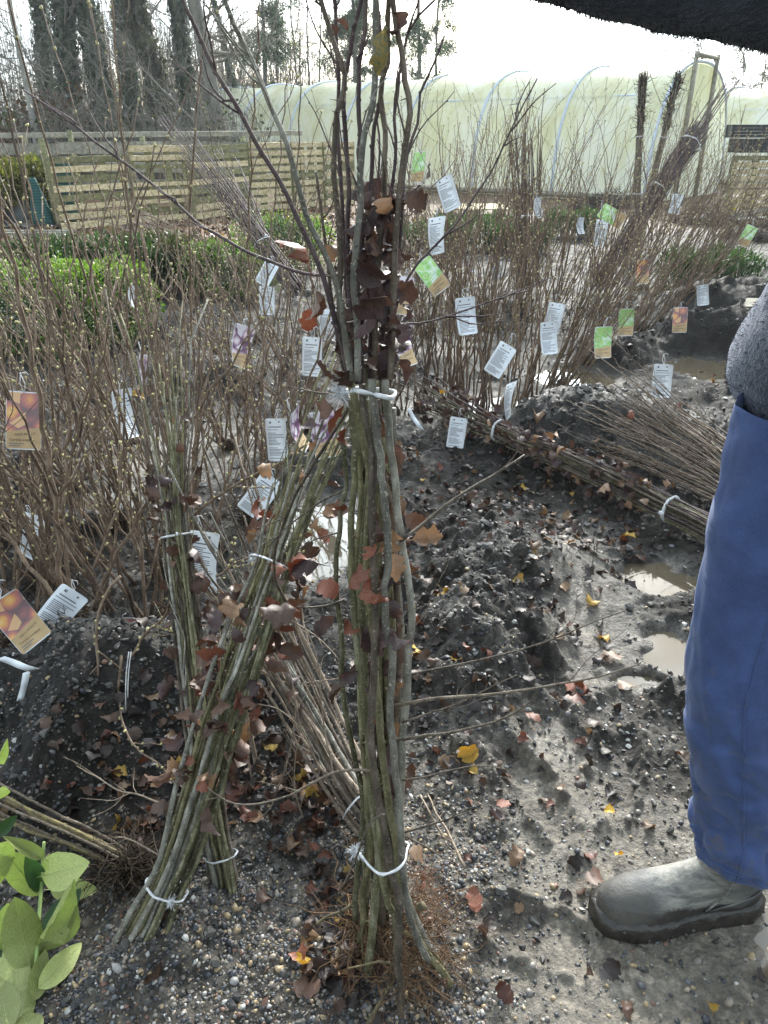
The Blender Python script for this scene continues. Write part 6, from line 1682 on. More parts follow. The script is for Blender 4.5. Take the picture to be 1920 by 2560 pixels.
TAGS = [
 ('white', 310, 1035, 45, 132, -10, None, 'narrow white printed tag leaning among the left hazels'),
 ('white', 780, 892, 52, 104, 2, None, 'white printed tag hanging upright just left of the held bundle'),
 ('white', 692, 1100, 50, 108, 9, 2.3, 'white printed tag low among hazel stems, left of the purple picture tags'),
 ('white', 1165, 790, 52, 98, 5, None, 'largest white printed tag right of the held bundle, with a string bow above'),
 ('white', 1243, 677, 30, 50, 2, None, 'small white tag in mid distance, upper right of the largest one'),
 ('white', 1177, 660, 26, 40, 0, None, 'tiny pale tag near the seedlings, beside the small white one'),
 ('white', 1120, 484, 42, 82, 26, 3.4, 'topmost white tag, tilted steeply before the tunnel film'),
 ('white', 1090, 588, 42, 100, 14, 3.1, 'tall tilted white tag below the topmost one'),
 ('white', 1372, 845, 42, 82, 3, 3.3, 'white tag hanging in front of the middle hazel row, front one of two'),
 ('white', 1385, 795, 40, 74, -3, 3.6, 'white tag tucked behind the front one of two'),
 ('white', 1250, 900, 56, 74, -28, 3.1, 'white tag bent aslant around a hazel stem'),
 ('white', 1655, 952, 50, 84, 3, 3.1, 'white tag standing before the brush-like twig bundle at right'),
 ('white', 1142, 1082, 50, 62, -6, 3.2, 'mud-splashed white tag touching the ground at the lying bundle tips'),
 ('white', 1757, 738, 32, 54, 12, None, 'white tag at right among the leaning back-row hazels'),
 ('white', 75, 1345, 45, 120, -10, 1.9, 'white tag half hidden by stems at the left edge'),
 ('white', 145, 1530, 70, 110, -48, 1.62, 'crumpled white tag lying aslant behind the nut picture tag at left edge'),
 ('white', 507, 1405, 30, 74, 4, 1.5, 'white tag tucked behind the string of the upright bundle'),
 ('white', 818, 812, 40, 80, 4, 3.4, 'white tag right at the held bundle, partly covered by its stems'),
 ('white', 667, 752, 44, 66, -4, 3.9, 'white tag above the tan one, left of the held bundle'),
 ('white', 668, 682, 44, 60, -32, 4.2, 'white tag tilted left near the bright box plant'),
 ('white', 1502, 582, 30, 64, 5, 4.4, 'white tag below the nut picture tag before the tunnel'),
 ('white', 1450, 565, 18, 42, 1, None, 'small white strip-like tag before the root heap'),
 ('white', 1270, 1000, 16, 104, 32, 2.7, 'white tag seen edge-on, slanting beside the puddle'),
 ('white', 650, 1240, 40, 50, -40, 2.1, 'small white tag low between the hazel feet, left of the pool'),
 ('white', 1720, 1010, 30, 50, 0, 5.5, 'white tag half hidden behind the right twig bundle'),
 ('white', 1345, 520, 20, 52, 6, None, 'white tag inside the upright whip bundle before the tunnel'),
 ('white', 1690, 510, 40, 56, -6, 6.0, 'pale tag among twigs near the upturned bundles'),
 ('white', 330, 745, 16, 60, -30, 4.6, 'thin white tag edge-on beside the box plant at left'),
 ('nut', 60, 1052, 96, 168, -12, 1.72, 'nut picture tag with tan band at the left edge, upper one'),
 ('nut', 45, 1550, 105, 190, 20, 1.42, 'nut picture tag with tan band at the left edge, lower one'),
 ('purple', 603, 868, 50, 122, -26, 2.45, 'purple picture tag with tan band, tilted among the left hazels'),
 ('purple', 740, 1075, 24, 122, 6, 2.3, 'purple picture tag seen nearly edge-on'),
 ('purple', 812, 1085, 74, 120, 8, 2.1, 'purple picture tag touching the left side of the held bundle'),
 ('purple', 1012, 740, 40, 104, 2, 2.9, 'purple picture tag at the right side of the held bundle, upper one'),
 ('purple', 1010, 865, 44, 116, 2, 2.6, 'purple picture tag at the right side of the held bundle, lower one'),
 ('green', 1080, 690, 62, 106, 38, 3.0, 'green leafy picture tag tilted below the tall white tag'),
 ('green', 1507, 856, 48, 90, 2, 3.4, 'green leafy picture tag hanging clear at right'),
 ('green', 1565, 806, 46, 78, 4, 4.0, 'green picture tag with tan band behind the clear hanging one'),
 ('green', 1530, 540, 48, 84, 62, 4.3, 'picture tag turned sideways with tan end, before the tunnel'),
 ('nut', 1605, 680, 44, 74, 8, 4.6, 'orange nut picture tag among the back-row hazels'),
 ('nut', 1700, 800, 46, 74, 6, 4.3, 'nut picture tag low at right under leaning hazels'),
 ('green', 1046, 418, 34, 78, 3, 4.0, 'pale green picture tag high beside the held bundle, before the tunnel'),
 ('nut', 372, 1585, 66, 90, 70, 1.55, 'muddy nut picture tag stuck sideways in the soil heap'),
 ('purple', 357, 945, 16, 118, 10, 2.2, 'purple picture tag edge-on among the left hazels'),
 ('green', 1868, 590, 40, 62, -20, 5.5, 'green picture tag with tan band at the right edge'),
]
for kind, px, py, w, h, roll, Y, lab in TAGS:
    plant_tag(lab, kind, px, py, w, h, roll, Y)
# printed paper strips
def ribbon(label, pts, w):
    P = smooth_path([at_y(*q) for q in pts], 8)
    mb = MB(); sd = np.array([w / 2, 0, w * .2])
    V = np.concatenate([P - sd, P + sd]); n = len(P)
    mb.add(V, [[i, i + 1, n + i + 1, n + i] for i in range(n - 1)])
    o = mb.build('paper_strip', M['card']); s = o.modifiers.new('thickness', 'SOLIDIFY'); s.thickness = .0006
    tag(o, label, 'label strip')
ribbon('white paper strip dangling right of the held bundle near the twig tips', [(1022, 1022, 2.3), (1034, 1045, 2.3), (1046, 1062, 2.28), (1057, 1078, 2.3)], .011)
ribbon('white paper strip slanting under the lower nut tag at the left edge', [(0, 1645, 1.35), (30, 1655, 1.35), (60, 1668, 1.34), (86, 1676, 1.35)], .022)
ribbon('short white strip hanging below the slanted strip at the left edge', [(66, 1680, 1.36), (62, 1705, 1.36), (56, 1730, 1.37), (50, 1750, 1.37)], .018)
# a loose string end hanging on the soil heap
P = smooth_path([at_y(322, 1630, 1.34), at_y(316, 1680, 1.33), at_y(314, 1760, 1.32), at_y(315, 1865, 1.31)], 14)
t = thing('hanging_string', 'thin white string hanging straight down over the dark soil heap', 'string', P[-1])
mb = MB(); mb.tube(local(t, P), .0012, 5); mb.tube(local(t, P[:7]) + np.array([.005, 0, 0]), .0012, 5); mb.build('strand', M['string'], t)

# ------------------------------------------------------------------ laurel sprig
M['laurel_rib'] = mat_plain('laurel_rib', (.36, .43, .17), .45, .4, 60, .15)
def laurel():
    root = thing('laurel_sprig', 'cut laurel sprig with broad light green leaves at the bottom left corner', 'laurel', (-.45, .86, gz(-.45, .86)))
    P = smooth_path([at_y(70, 2620, .71), at_y(85, 2480, .79), at_y(95, 2330, .87), at_y(104, 2200, .94), at_y(110, 2105, .97)], 20)
    mb = MB(); mb.tube(local(root, P), np.linspace(.0042, .0028, 20), 8); mb.build('stem', M['laurel_stem'], root)
    LM = [leaf_mesh('laurel_leaf', 1.0, .5, 0, M['laurel'], cv, cp, 50 + i, 14, .25, 0, .12, M['laurel_rib']) for i, (cv, cp) in enumerate(((.25, .12), (-.2, .16), (.35, -.1), (.1, .22)))]
    LD = [leaf_mesh('laurel_leaf', 1.0, .5, 0, M['laurel_dark'], .3, .2, 70, 14, .2, 0, .12)]
    Ls = [((-20, 2225), (14, 2080), 66, 0), ((94, 2228), (8, 2122), 66, 0), ((100, 2142), (15, 2098), 30, 0), ((112, 2188), (205, 2162), 84, 0), ((135, 2224), (232, 2224), 50, 0), ((107, 2350), (166, 2204), 64, 0), ((77, 2418), (32, 2244), 80, 0), ((105, 2462), (197, 2366), 48, 0), ((112, 2368), (222, 2255), 56, 0),
          ((45, 2548), (29, 2380), 72, 0), ((86, 2492), (104, 2396), 40, 0), ((-10, 2424), (34, 2362), 32, 1), ((4, 2372), (14, 2262), 56, 0), ((22, 2570), (-4, 2462), 58, 0), ((76, 2590), (58, 2535), 60, 0), ((-6, 2088), (46, 2036), 28, 1), ((-8, 1998), (28, 1960), 24, 0), ((-8, 1905), (12, 1848), 22, 0), ((115, 2330), (190, 2240), 50, 1), ((60, 2330), (-6, 2290), 60, 1), ((100, 2215), (60, 2120), 40, 1), ((20, 2500), (-20, 2400), 60, 0)]
    for k, (b, t, w, dk) in enumerate(Ls):
        Y = .86 + .04 * math.sin(k * 2.1) + (.97 - .86) * np.clip((2500 - b[1]) / 400, 0, 1) * .8 + (.05 if dk else 0)
        def low(q, yy):
            d = ray(*q); ym = (CAM_H - .035) / -d[2] * d[1]
            return at_y(*q, min(yy, ym))
        B = low(b, Y); Tt = low(t, Y + .015 * math.cos(k * 1.7))
        d = Tt - B; Ln = np.linalg.norm(d); v = np.array([0, 0, CAM_H]) - (B + Tt) / 2; v /= np.linalg.norm(v); v = v + rng.normal(0, .18, 3)
        y = d / Ln; x = np.cross(y, v); x /= np.linalg.norm(x); z = np.cross(x, y)
        wid = size_at(w, *b, Y) * 1.12; B = B - d * .1; Ln = Ln * 1.26
        o = link('leaf', random.choice(LD if dk else LM), root)
        R = Matrix((x * wid, y * Ln, z * Ln)).transposed().to_4x4()
        o.matrix_local = Matrix.Translation(Vector(local(root, B))) @ R
    return root
laurel()

# ================================================================== THE PERSON
M['skin'] = mat_plain('skin', (.55, .35, .26), .5, .4, 40, .08)
M['hair'] = mat_plain('hair', (.06, .04, .03), .5, .4, 60, .4)
def cloth(name, c, sheen, scale, bstr, rough=.85, dirt=False, weave=400):
    m, nt, out = new_mat(name)
    b = bsdf(nt, out, rough, .15)
    b.inputs['Sheen Weight'].default_value = sheen; b.inputs['Sheen Roughness'].default_value = .4
    b.inputs['Sheen Tint'].default_value = (.8, .85, 1, 1)
    n = noise(nt, scale, 5, .65); w = noise(nt, weave, 3, .7)
    r = ramp(nt, n.outputs['Fac'], [(.3, tuple(x * .75 for x in c)), (.7, tuple(x * 1.2 for x in c))])
    cc = mixc(nt, .5, r.outputs['Color'], ramp(nt, w.outputs['Fac'], [(.35, (.5, .5, .5)), (.65, (1.5, 1.5, 1.5))]).outputs['Color'], 'MULTIPLY')
    if dirt:
        d = noise(nt, 30, 5, .75)
        tc = nt.nodes.new('ShaderNodeTexCoord'); sp = nt.nodes.new('ShaderNodeSeparateXYZ'); nt.links.new(tc.outputs['Object'], sp.inputs['Vector'])
        mr = nt.nodes.new('ShaderNodeMapRange'); nt.links.new(sp.outputs['Z'], mr.inputs['Value'])
        for k_, v_ in (('From Min', .75), ('From Max', .12), ('To Min', 0), ('To Max', .13)): mr.inputs[k_].default_value = v_
        f = ramp(nt, math_node(nt, 'ADD', d.outputs['Fac'], mr.outputs[0]), [(.655, (0, 0, 0)), (.74, (.6, .6, .6))])
        cc = mixc(nt, f.outputs['Color'], cc, (.10, .09, .078))
    nt.links.new(cc, b.inputs['Base Color'])
    h = math_node(nt, 'ADD', math_node(nt, 'MULTIPLY', n.outputs['Fac'], 1.0), math_node(nt, 'MULTIPLY', w.outputs['Fac'], .35))
    bump(nt, b, h, bstr, .004)
    return m
M['blue'] = cloth('blue_jersey', (.052, .080, .185), .25, 16, .45, dirt=True, weave=900)
M['fleece'] = cloth('charcoal_fleece', (.038, .043, .052), .6, 120, .9, weave=300)
M['fuzz'] = mat_plain('fleece_pile', (.07, .078, .09), .9, .1, 40, .3)
def rings_mesh(rings, n=36, caps=True):
    V = np.concatenate(rings); k = len(rings)
    Q = [[i * n + j, i * n + (j + 1) % n, (i + 1) * n + (j + 1) % n, (i + 1) * n + j] for i in range(k - 1) for j in range(n)]
    return V, Q
def folds(V, amp, sx, sy, seed):
    return amp * fbm(V[:, 0] * sx + V[:, 1] * sx * .7 + seed, V[:, 2] * sy + V[:, 1] * 3, 3, seed)
def person():
    root = thing('person', 'person at right in charcoal fleece, blue joggers and muddy boots, arm out to the bundle', 'person', (.62, 1.02, 0))
    n = 64; a = np.arange(n) * 2 * PI / n
    # --- joggers
    edge = [(1850, 1020), (1832, 1100), (1808, 1200), (1785, 1300), (1768, 1400), (1755, 1500), (1736, 1600), (1726, 1655), (1721, 1705), (1722, 1750), (1722, 1785), (1713, 1812), (1714, 1832), (1722, 1865), (1727, 1900), (1734, 1950), (1738, 2000), (1737, 2045), (1730, 2080), (1727, 2100), (1733, 2118)]
    rx = [.115, .112, .108, .104, .100, .096, .092, .090, .089, .089, .090, .093, .093, .091, .090, .088, .086, .086, .088, .088, .080]
    def leg(dx, dy, straight, name):
        rings = []
        for i, ((px, py), r) in enumerate(zip(edge, rx)):
            Y = .985 - .035 * min(1, i / 8)
            e = at_y(px, py, Y)
            c = np.array([e[0] + r, Y, e[2]])
            if straight: c[0] = .60 + (c[0] - .58) * .4
            c = c + np.array([dx, dy, 0])
            zz = -.16 * r / .09 if i > 16 else 0      # cuff hangs lower at the calf
            sl = .0 + .42 * max(0, (i - 13) / 7)
            X = c[0] + r * np.cos(a) * (1 + .03 * np.sin(2 * a)); Yy = c[1] + r * .93 * np.sin(a)
            Z = np.full(n, c[2]) - sl * (X - c[0] + r) * .5
            rings.append(np.stack([X, Yy, Z], 1))
        # turn the hem under
        rings.append(rings[-1] * np.array([1, 1, 1]) + (np.array([[rings[-1][:, 0].mean(), rings[-1][:, 1].mean(), 0]]) - rings[-1] * np.array([1, 1, 0])) * .12 + np.array([0, 0, .004]))
        R2 = []
        for k in range(len(rings) - 1):
            for t in np.arange(8) / 8: R2.append(rings[k] * (1 - t) + rings[k + 1] * t)
        R2.append(rings[-1])
        V, Q = rings_mesh(R2, n)
        N = V - np.repeat(np.array([r.mean(axis=0) for r in R2]), n, axis=0); N[:, 2] = 0; N /= np.linalg.norm(N, axis=1)[:, None] + 1e-9
        low = np.clip((.55 - V[:, 2]) / .4, 0, 1)
        f = .006 * fbm(V[:, 0] * 6 + V[:, 2] * 4, V[:, 1] * 6 + 3, 3, 5) + (.002 + .006 * low) * np.sin(V[:, 2] * (55 + 20 * low) + 5 * fbm(V[:, 0] * 7, V[:, 1] * 7, 2, 9) + 1.3 * np.arctan2(N[:, 1], N[:, 0])) * (.25 + .75 * sstep(-.2, .3, fbm(V[:, 2] * 6, V[:, 1] * 5 + V[:, 0] * 5, 2, 31)))
        th = np.arctan2(N[:, 1], N[:, 0])
        rid = 1 - np.abs(perlin(th * 1.1 + V[:, 2] * 3.0, V[:, 2] * 13 + .8 * np.sin(th), 77))
        knee = np.exp(-((V[:, 2] - .40) / .10) ** 2) * .6 + np.exp(-((V[:, 2] - .24) / .07) ** 2) * 1.0 + .15
        f = f - .008 * np.clip(rid - .72, 0, 1) / .28 * knee
        rid2 = 1 - np.abs(perlin(th * .9 + 4, V[:, 2] * 4.5 + th * .8, 78))
        f = f + .006 * np.clip(rid2 - .8, 0, 1) / .2
        V = V + N * f[:, None]
        mb = MB(); mb.add(local(root, V), Q); o = mb.build(name, M['blue'], root)
        # side seam
        k = int(n * .70); seam = V.reshape(-1, n, 3)[12:-6, k] + N.reshape(-1, n, 3)[12:-6, k] * .0005
        s = MB(); s.tube(local(root, seam), .0016, 5); s.build('side_seam', M['blue'], o)
        hr = V.reshape(-1, n, 3)[-20]; s = MB(); s.tube(local(root, np.concatenate([hr, hr[:1]]) + np.concatenate([N.reshape(-1, n, 3)[-20], N.reshape(-1, n, 3)[-20][:1]]) * .0006), .0017, 5, cap=False); s.build('hem_seam', M['blue'], o)
        return o
    leg(0, 0, False, 'trouser_leg'); leg(.40, .16, True, 'trouser_leg')
    # seat of the joggers
    rings = []
    for i in range(9):
        t = i / 8; z = .80 + .22 * t
        rings.append(np.stack([.70 + (.14 + .02 * math.sin(PI * t)) * np.cos(a), 1.07 + (.185) * np.sin(a), np.full(n, z)], 1))
    V, Q = rings_mesh(rings, n); V = np.concatenate([V, [[.70, 1.07, .775]]]); mb = MB(); mb.add(local(root, V), Q, [[len(V) - 1, (j + 1) % n, j] for j in range(n)]); mb.build('trouser_seat', M['blue'], root)
    # --- jacket
    prof = [(.905, .205, .215), (.925, .225, .232), (.95, .236, .238), (.98, .234, .236), (1.02, .222, .226), (1.08, .204, .218), (1.16, .186, .215), (1.26, .155, .215), (1.34, .150, .212), (1.40, .138, .200), (1.45, .115, .165), (1.49, .085, .105), (1.52, .066, .070), (1.56, .068, .068)]
    rings = []
    for i, (z, rxx, ryy) in enumerate(prof):
        rings.append(np.stack([.745 + rxx * np.cos(a), 1.07 + ryy * np.sin(a), z + .02 * np.cos(a) * (i < 5) * -1 + 0 * a], 1))
    R2 = []
    for k in range(len(rings) - 1):
        for t in (0, .33, .67): R2.append(rings[k] * (1 - t) + rings[k + 1] * t)
    R2.append(rings[-1])
    V, Q = rings_mesh(R2, n); c = np.array([.745, 1.07, 0]); N = (V - c) * np.array([1, 1, 0]); N /= np.linalg.norm(N, axis=1)[:, None]
    V = V + N * (.010 * fbm(V[:, 0] * 8 + V[:, 2] * 3, V[:, 1] * 8 + V[:, 2] * 7, 3, 12))[:, None]
    mb = MB(); mb.add(local(root, V), Q)
    # sleeve that reaches to the bundle, following its sagging lower edge
    low = [(1175, -75), (1250, -38), (1340, 0), (1400, 27), (1470, 50), (1560, 82), (1650, 100), (1760, 118), (1920, 142), (2080, 172), (2260, 215)]
    rr = [.043, .050, .056, .060, .064, .068, .071, .074, .079, .085, .095]
    Ys = [.815, .82, .83, .84, .845, .85, .855, .865, .88, .90, .935]
    C = np.array([at_y(px, py, Y) + np.array([0, 0, r]) for (px, py), r, Y in zip(low, rr, Ys)])
    C = smooth_path(C, 44); R = np.interp(np.linspace(0, 1, 44), np.linspace(0, 1, len(rr)), rr)
    C = np.concatenate([C, [C[-1] + np.array([.06, .07, -.01]), C[-1] + np.array([.10, .12, -.03])]]); R = np.concatenate([R, [.098, .07]])
    Tn, Nn, Bn = frames(C)
    sl = C[:, None] + R[:, None, None] * (np.cos(a)[None, :, None] * Nn[:, None] + np.sin(a)[None, :, None] * Bn[:, None])
    sv = sl.reshape(-1, 3)
    nr = sv - np.repeat(C, n, axis=0); nr /= np.linalg.norm(nr, axis=1)[:, None]
    sv = sv + nr * (.007 * fbm(sv[:, 0] * 14, sv[:, 1] * 9 + sv[:, 2] * 9, 3, 44))[:, None]
    k = len(C); SQ = [[i * n + j, (i + 1) * n + j, (i + 1) * n + (j + 1) % n, i * n + (j + 1) % n] for i in range(k - 1) for j in range(n)]
    mb.add(local(root, sv), SQ)
    # other sleeve hangs at the far side
    C2 = smooth_path([(.75, 1.27, 1.42), (.83, 1.33, 1.25), (.86, 1.35, 1.08), (.86, 1.33, .93), (.84, 1.31, .86)], 24)
    mb.tube(local(root, C2), np.interp(np.linspace(0, 1, 24), [0, .4, .8, 1], [.095, .075, .06, .05]), n, 0, cap=False)
    jk = mb.build('jacket', M['fleece'], root)
    # fleece pile standing up from it
    fz = MB()
    for (VV, NN, m, kk) in ((sv, nr, 16000, len(C)), (V, N, 16000, len(R2))):
        i = rng.integers(0, len(VV) - n - 1, m); w = rng.random((m, 2)); w = w / np.maximum(w.sum(1), 1)[:, None]
        p = VV[i] + (VV[i + 1] - VV[i]) * w[:, :1] + (VV[i + n] - VV[i]) * w[:, 1:]
        ok = (np.linalg.norm(VV[i + 1] - VV[i], axis=1) < .05) & (p[:, 0] < .85)
        p = p[ok]; d = NN[i][ok] + rng.normal(0, .45, (ok.sum(), 3)) + np.array([0, 0, -.25]); d /= np.linalg.norm(d, axis=1)[:, None]
        q = p + d * rng.uniform(.002, .0048, (len(p), 1))
        fz.twigs(local(root, p), local(root, (p + q) / 2 + rng.normal(0, .0008, p.shape)), local(root, q), .0005, .0002)
    o = fz.build('fleece_pile', M['fuzz'], jk); o['kind'] = 'stuff'
    # --- body under the clothes: one skinned figure
    Wv = C[0] ; wrist = C[2]
    hand = np.array([.045, .815, 1.492])
    J = {'pel': (.69, 1.07, .93, .10), 'sp': (.72, 1.07, 1.12, .095), 'ch': (.745, 1.07, 1.30, .11), 'nk': (.745, 1.07, 1.50, .05), 'hd0': (.735, 1.07, 1.56, .055), 'hd1': (.725, 1.07, 1.62, .078), 'hd2': (.73, 1.07, 1.69, .082), 'hd3': (.735, 1.07, 1.75, .055),
         'shl': (.72, .93, 1.42, .05), 'ell': (.36, .875, 1.445, .038), 'wrl': (.12, .835, 1.478, .026), 'pal': (.075, .83, 1.487, .026), 'plm': (.045, .835, 1.492, .027),
         'shr': (.75, 1.21, 1.42, .05), 'elr': (.86, 1.34, 1.14, .038), 'wrr': (.85, 1.31, .87, .026), 'par': (.84, 1.30, .81, .028),
         'hil': (.62, .99, .88, .085), 'knl': (.57, .955, .50, .045), 'anl': (.615, .957, .12, .026), 'hir': (.74, 1.16, .88, .085), 'knr': (.92, 1.12, .50, .055), 'anr': (1.02, 1.11, .12, .036)}
    E = [('pel', 'sp'), ('sp', 'ch'), ('ch', 'nk'), ('nk', 'hd0'), ('hd0', 'hd1'), ('hd1', 'hd2'), ('hd2', 'hd3'), ('ch', 'shl'), ('shl', 'ell'), ('ell', 'wrl'), ('wrl', 'pal'), ('pal', 'plm'), ('ch', 'shr'), ('shr', 'elr'), ('elr', 'wrr'), ('wrr', 'par'), ('pel', 'hil'), ('hil', 'knl'), ('knl', 'anl'), ('pel', 'hir'), ('hir', 'knr'), ('knr', 'anr')]
    # face and fingers
    J['nose'] = (.643, 1.07, 1.645, .011); E.append(('hd1', 'nose'))
    for sd, nm in ((-1, 'earl'), (1, 'earr')):
        J[nm] = (.74, 1.07 + sd * .088, 1.65, .016); E.append(('hd2', nm))
    bc = np.array([-.012, .79])       # middle of the bundle in the grip
    for k in range(4):
        z = 1.520 - .021 * k; L_ = (.9, 1.0, .96, .8)[k]
        pts = [(.040, .800, z, .0095), (.020, .742, z + .002, .009), (-.030, .738, z, .0085), (-.052, .766, z - .001, .0075)]
        prev = 'plm'
        for q, p in enumerate(pts):
            nm = 'f%d_%d' % (k, q); J[nm] = (.02 + (p[0] - .02) * L_, .79 + (p[1] - .79) * (.92 + .08 * L_), p[2], p[3]); E.append((prev, nm)); prev = nm
    prev = 'pal'
    for q, p in enumerate([(.058, .868, 1.505, .0115), (.02, .872, 1.518, .0105), (-.022, .850, 1.522, .009)]):
        nm = 'th%d' % q; J[nm] = p; E.append((prev, nm)); prev = nm
    prev = 'par'
    for k in range(4):
        pr = 'par'
        for q in range(3):
            nm = 'g%d_%d' % (k, q); J[nm] = (.838 - .012 * q + .0, 1.275 + .018 * k, .775 - .03 * q, .0088 - .0008 * q); E.append((pr, nm)); pr = nm
    pr = 'par'
    for q in range(2):
        nm = 'gt%d' % q; J[nm] = (.815 - .012 * q, 1.268, .80 - .025 * q, .010); E.append((pr, nm)); pr = nm
    names = list(J); me = bpy.data.meshes.new('body')
    me.from_pydata([tuple(local(root, J[k][:3])) for k in names], [(names.index(p), names.index(q)) for p, q in E], [])
    o = link('body', me, root)
    sk = o.modifiers.new('skin', 'SKIN')
    if not me.skin_vertices: 
        bpy.context.view_layer.objects.active = o; o.select_set(True)
        try: bpy.ops.mesh.customdata_skin_add()
        except Exception: pass
    lay = me.skin_vertices[0].data
    for i, k in enumerate(names):
        lay[i].radius = (J[k][3], J[k][3]); lay[i].use_root = (k == 'pel')
    sb = o.modifiers.new('subdiv', 'SUBSURF'); sb.levels = 2; sb.render_levels = 2
    me.materials.append(M['skin'])
    # skin modifier result takes the first material slot
    mb = MB()
    for sd in (-1, 1): mb.blob(np.array([.657, 1.07 + sd * .032, 1.665]) - np.array(root.location), (.011, .012), 0, None, (1, 0, 0), 10, 7)
    mb.build('eyes', M['inkdark'], root)
    mb = MB(); mb.tube(local(root, [(.655, 1.045, 1.598), (.648, 1.07, 1.600), (.655, 1.095, 1.598)]), .005, 6); mb.build('lips', M['leaf_red'], root)
    # hair: a cap of strands
    m = 3000; th = rng.uniform(0, 2 * PI, m); ph = np.arccos(rng.uniform(-.35, 1, m))
    p = np.stack([np.sin(ph) * np.cos(th), np.sin(ph) * np.sin(th), np.cos(ph)], 1)
    p = p[~((p[:, 0] < -.35) & (p[:, 2] < .45))]
    S_ = np.array([.74, 1.07, 1.68]) + p * np.array([.098, .090, .108])
    d = np.stack([.5 + 0 * p[:, 0], p[:, 1] * .6, -1.0 + p[:, 2] * .6], 1); e = S_ + d * rng.uniform(.03, .09, (len(S_), 1)) + p * .008
    mb = MB(); mb.twigs(local(root, S_), local(root, (S_ + e) / 2 + p * .008), local(root, e), .0022, .0008); h = mb.build('hair', M['hair'], root); h['kind'] = 'stuff'
    # --- boots
    for (hx, hy, tx, ty, nm) in ((.700, .978, .388, .940, 'boot'), (1.13, 1.125, .83, 1.11, 'boot')):
        boot(root, np.array([hx, hy]), np.array([tx, ty]))
    return root
def boot_mat():
    m, nt, out = new_mat('boot_rubber')
    b = bsdf(nt, out, .5, .45)
    tc = nt.nodes.new('ShaderNodeTexCoord'); sp = nt.nodes.new('ShaderNodeSeparateXYZ'); nt.links.new(tc.outputs['Object'], sp.inputs['Vector'])
    n1 = noise(nt, 26, 6, .72); n2 = noise(nt, 9, 4, .6); n3 = noise(nt, 40, 5, .7, mapscale=(.5, 1, 2.2))
    # pale dried silt over the instep, splashes elsewhere, dark wet mud along the sole
    inst = nt.nodes.new('ShaderNodeMapRange'); inst.interpolation_type = 'SMOOTHSTEP'; nt.links.new(sp.outputs['X'], inst.inputs['Value'])
    for k_, v_ in (('From Min', .25), ('From Max', .19), ('To Min', 0), ('To Max', 1)): inst.inputs[k_].default_value = v_
    ins2 = nt.nodes.new('ShaderNodeMapRange'); ins2.interpolation_type = 'SMOOTHSTEP'; nt.links.new(sp.outputs['X'], ins2.inputs['Value'])
    for k_, v_ in (('From Min', .03), ('From Max', .15), ('To Min', .25), ('To Max', 1)): ins2.inputs[k_].default_value = v_
    hi = nt.nodes.new('ShaderNodeMapRange'); nt.links.new(sp.outputs['Z'], hi.inputs['Value'])
    for k_, v_ in (('From Min', .03), ('From Max', .07), ('To Min', .2), ('To Max', 1)): hi.inputs[k_].default_value = v_
    f = math_node(nt, 'MULTIPLY', math_node(nt, 'MULTIPLY', inst.outputs[0], ins2.outputs[0]), hi.outputs[0])
    f = math_node(nt, 'MULTIPLY', f, math_node(nt, 'ADD', math_node(nt, 'MULTIPLY', n3.outputs['Fac'], 3.0), -.85), True)
    f = math_node(nt, 'MULTIPLY', f, 1.0, True)
    sm = ramp(nt, n1.outputs['Fac'], [(.50, (0, 0, 0)), (.72, (.7, .7, .7))])
    f = math_node(nt, 'MAXIMUM', f, math_node(nt, 'MULTIPLY', sm.outputs['Color'], .5))
    c = mixc(nt, f, (.024, .029, .035), (.27, .26, .225))
    lo = nt.nodes.new('ShaderNodeMapRange'); nt.links.new(sp.outputs['Z'], lo.inputs['Value'])
    for k_, v_ in (('From Min', .078), ('From Max', .030), ('To Min', 0), ('To Max', 1)): lo.inputs[k_].default_value = v_
    nm = math_node(nt, 'ADD', math_node(nt, 'MULTIPLY', n2.outputs['Fac'], .6), math_node(nt, 'MULTIPLY', n1.outputs['Fac'], .9))
    gm = nt.nodes.new('ShaderNodeMapRange'); nt.links.new(math_node(nt, 'ADD', lo.outputs[0], nm), gm.inputs['Value'])
    for k_, v_ in (('From Min', 1.02), ('From Max', 1.22), ('To Min', 0), ('To Max', 1)): gm.inputs[k_].default_value = v_
    g = gm.outputs[0]
    c = mixc(nt, g, c, (.026, .022, .018))
    # mud cap on the toe
    cap = nt.nodes.new('ShaderNodeMapRange'); nt.links.new(sp.outputs['X'], cap.inputs['Value'])
    for k_, v_ in (('From Min', .18), ('From Max', .30), ('To Min', 0), ('To Max', .75)): cap.inputs[k_].default_value = v_
    cm = nt.nodes.new('ShaderNodeMapRange'); nt.links.new(math_node(nt, 'ADD', cap.outputs[0], nm), cm.inputs['Value'])
    for k_, v_ in (('From Min', .95), ('From Max', 1.25), ('To Min', 0), ('To Max', 1)): cm.inputs[k_].default_value = v_
    cg = cm.outputs[0]
    c = mixc(nt, math_node(nt, 'MULTIPLY', cg, math_node(nt, 'ADD', n3.outputs['Fac'], .2)), c, (.085, .078, .066))
    nt.links.new(c, b.inputs['Base Color'])
    nt.links.new(math_node(nt, 'ADD', math_node(nt, 'MULTIPLY', n1.outputs['Fac'], .5), .36), b.inputs['Roughness'])
    bump(nt, b, math_node(nt, 'ADD', n1.outputs['Fac'], math_node(nt, 'MULTIPLY', g, .8)), .6, .005)
    return m
M['boot'] = boot_mat()
M['wetmud'] = mat_plain('wet_mud', (.028, .024, .020), .35, .5, 45, .5, .9, .006)
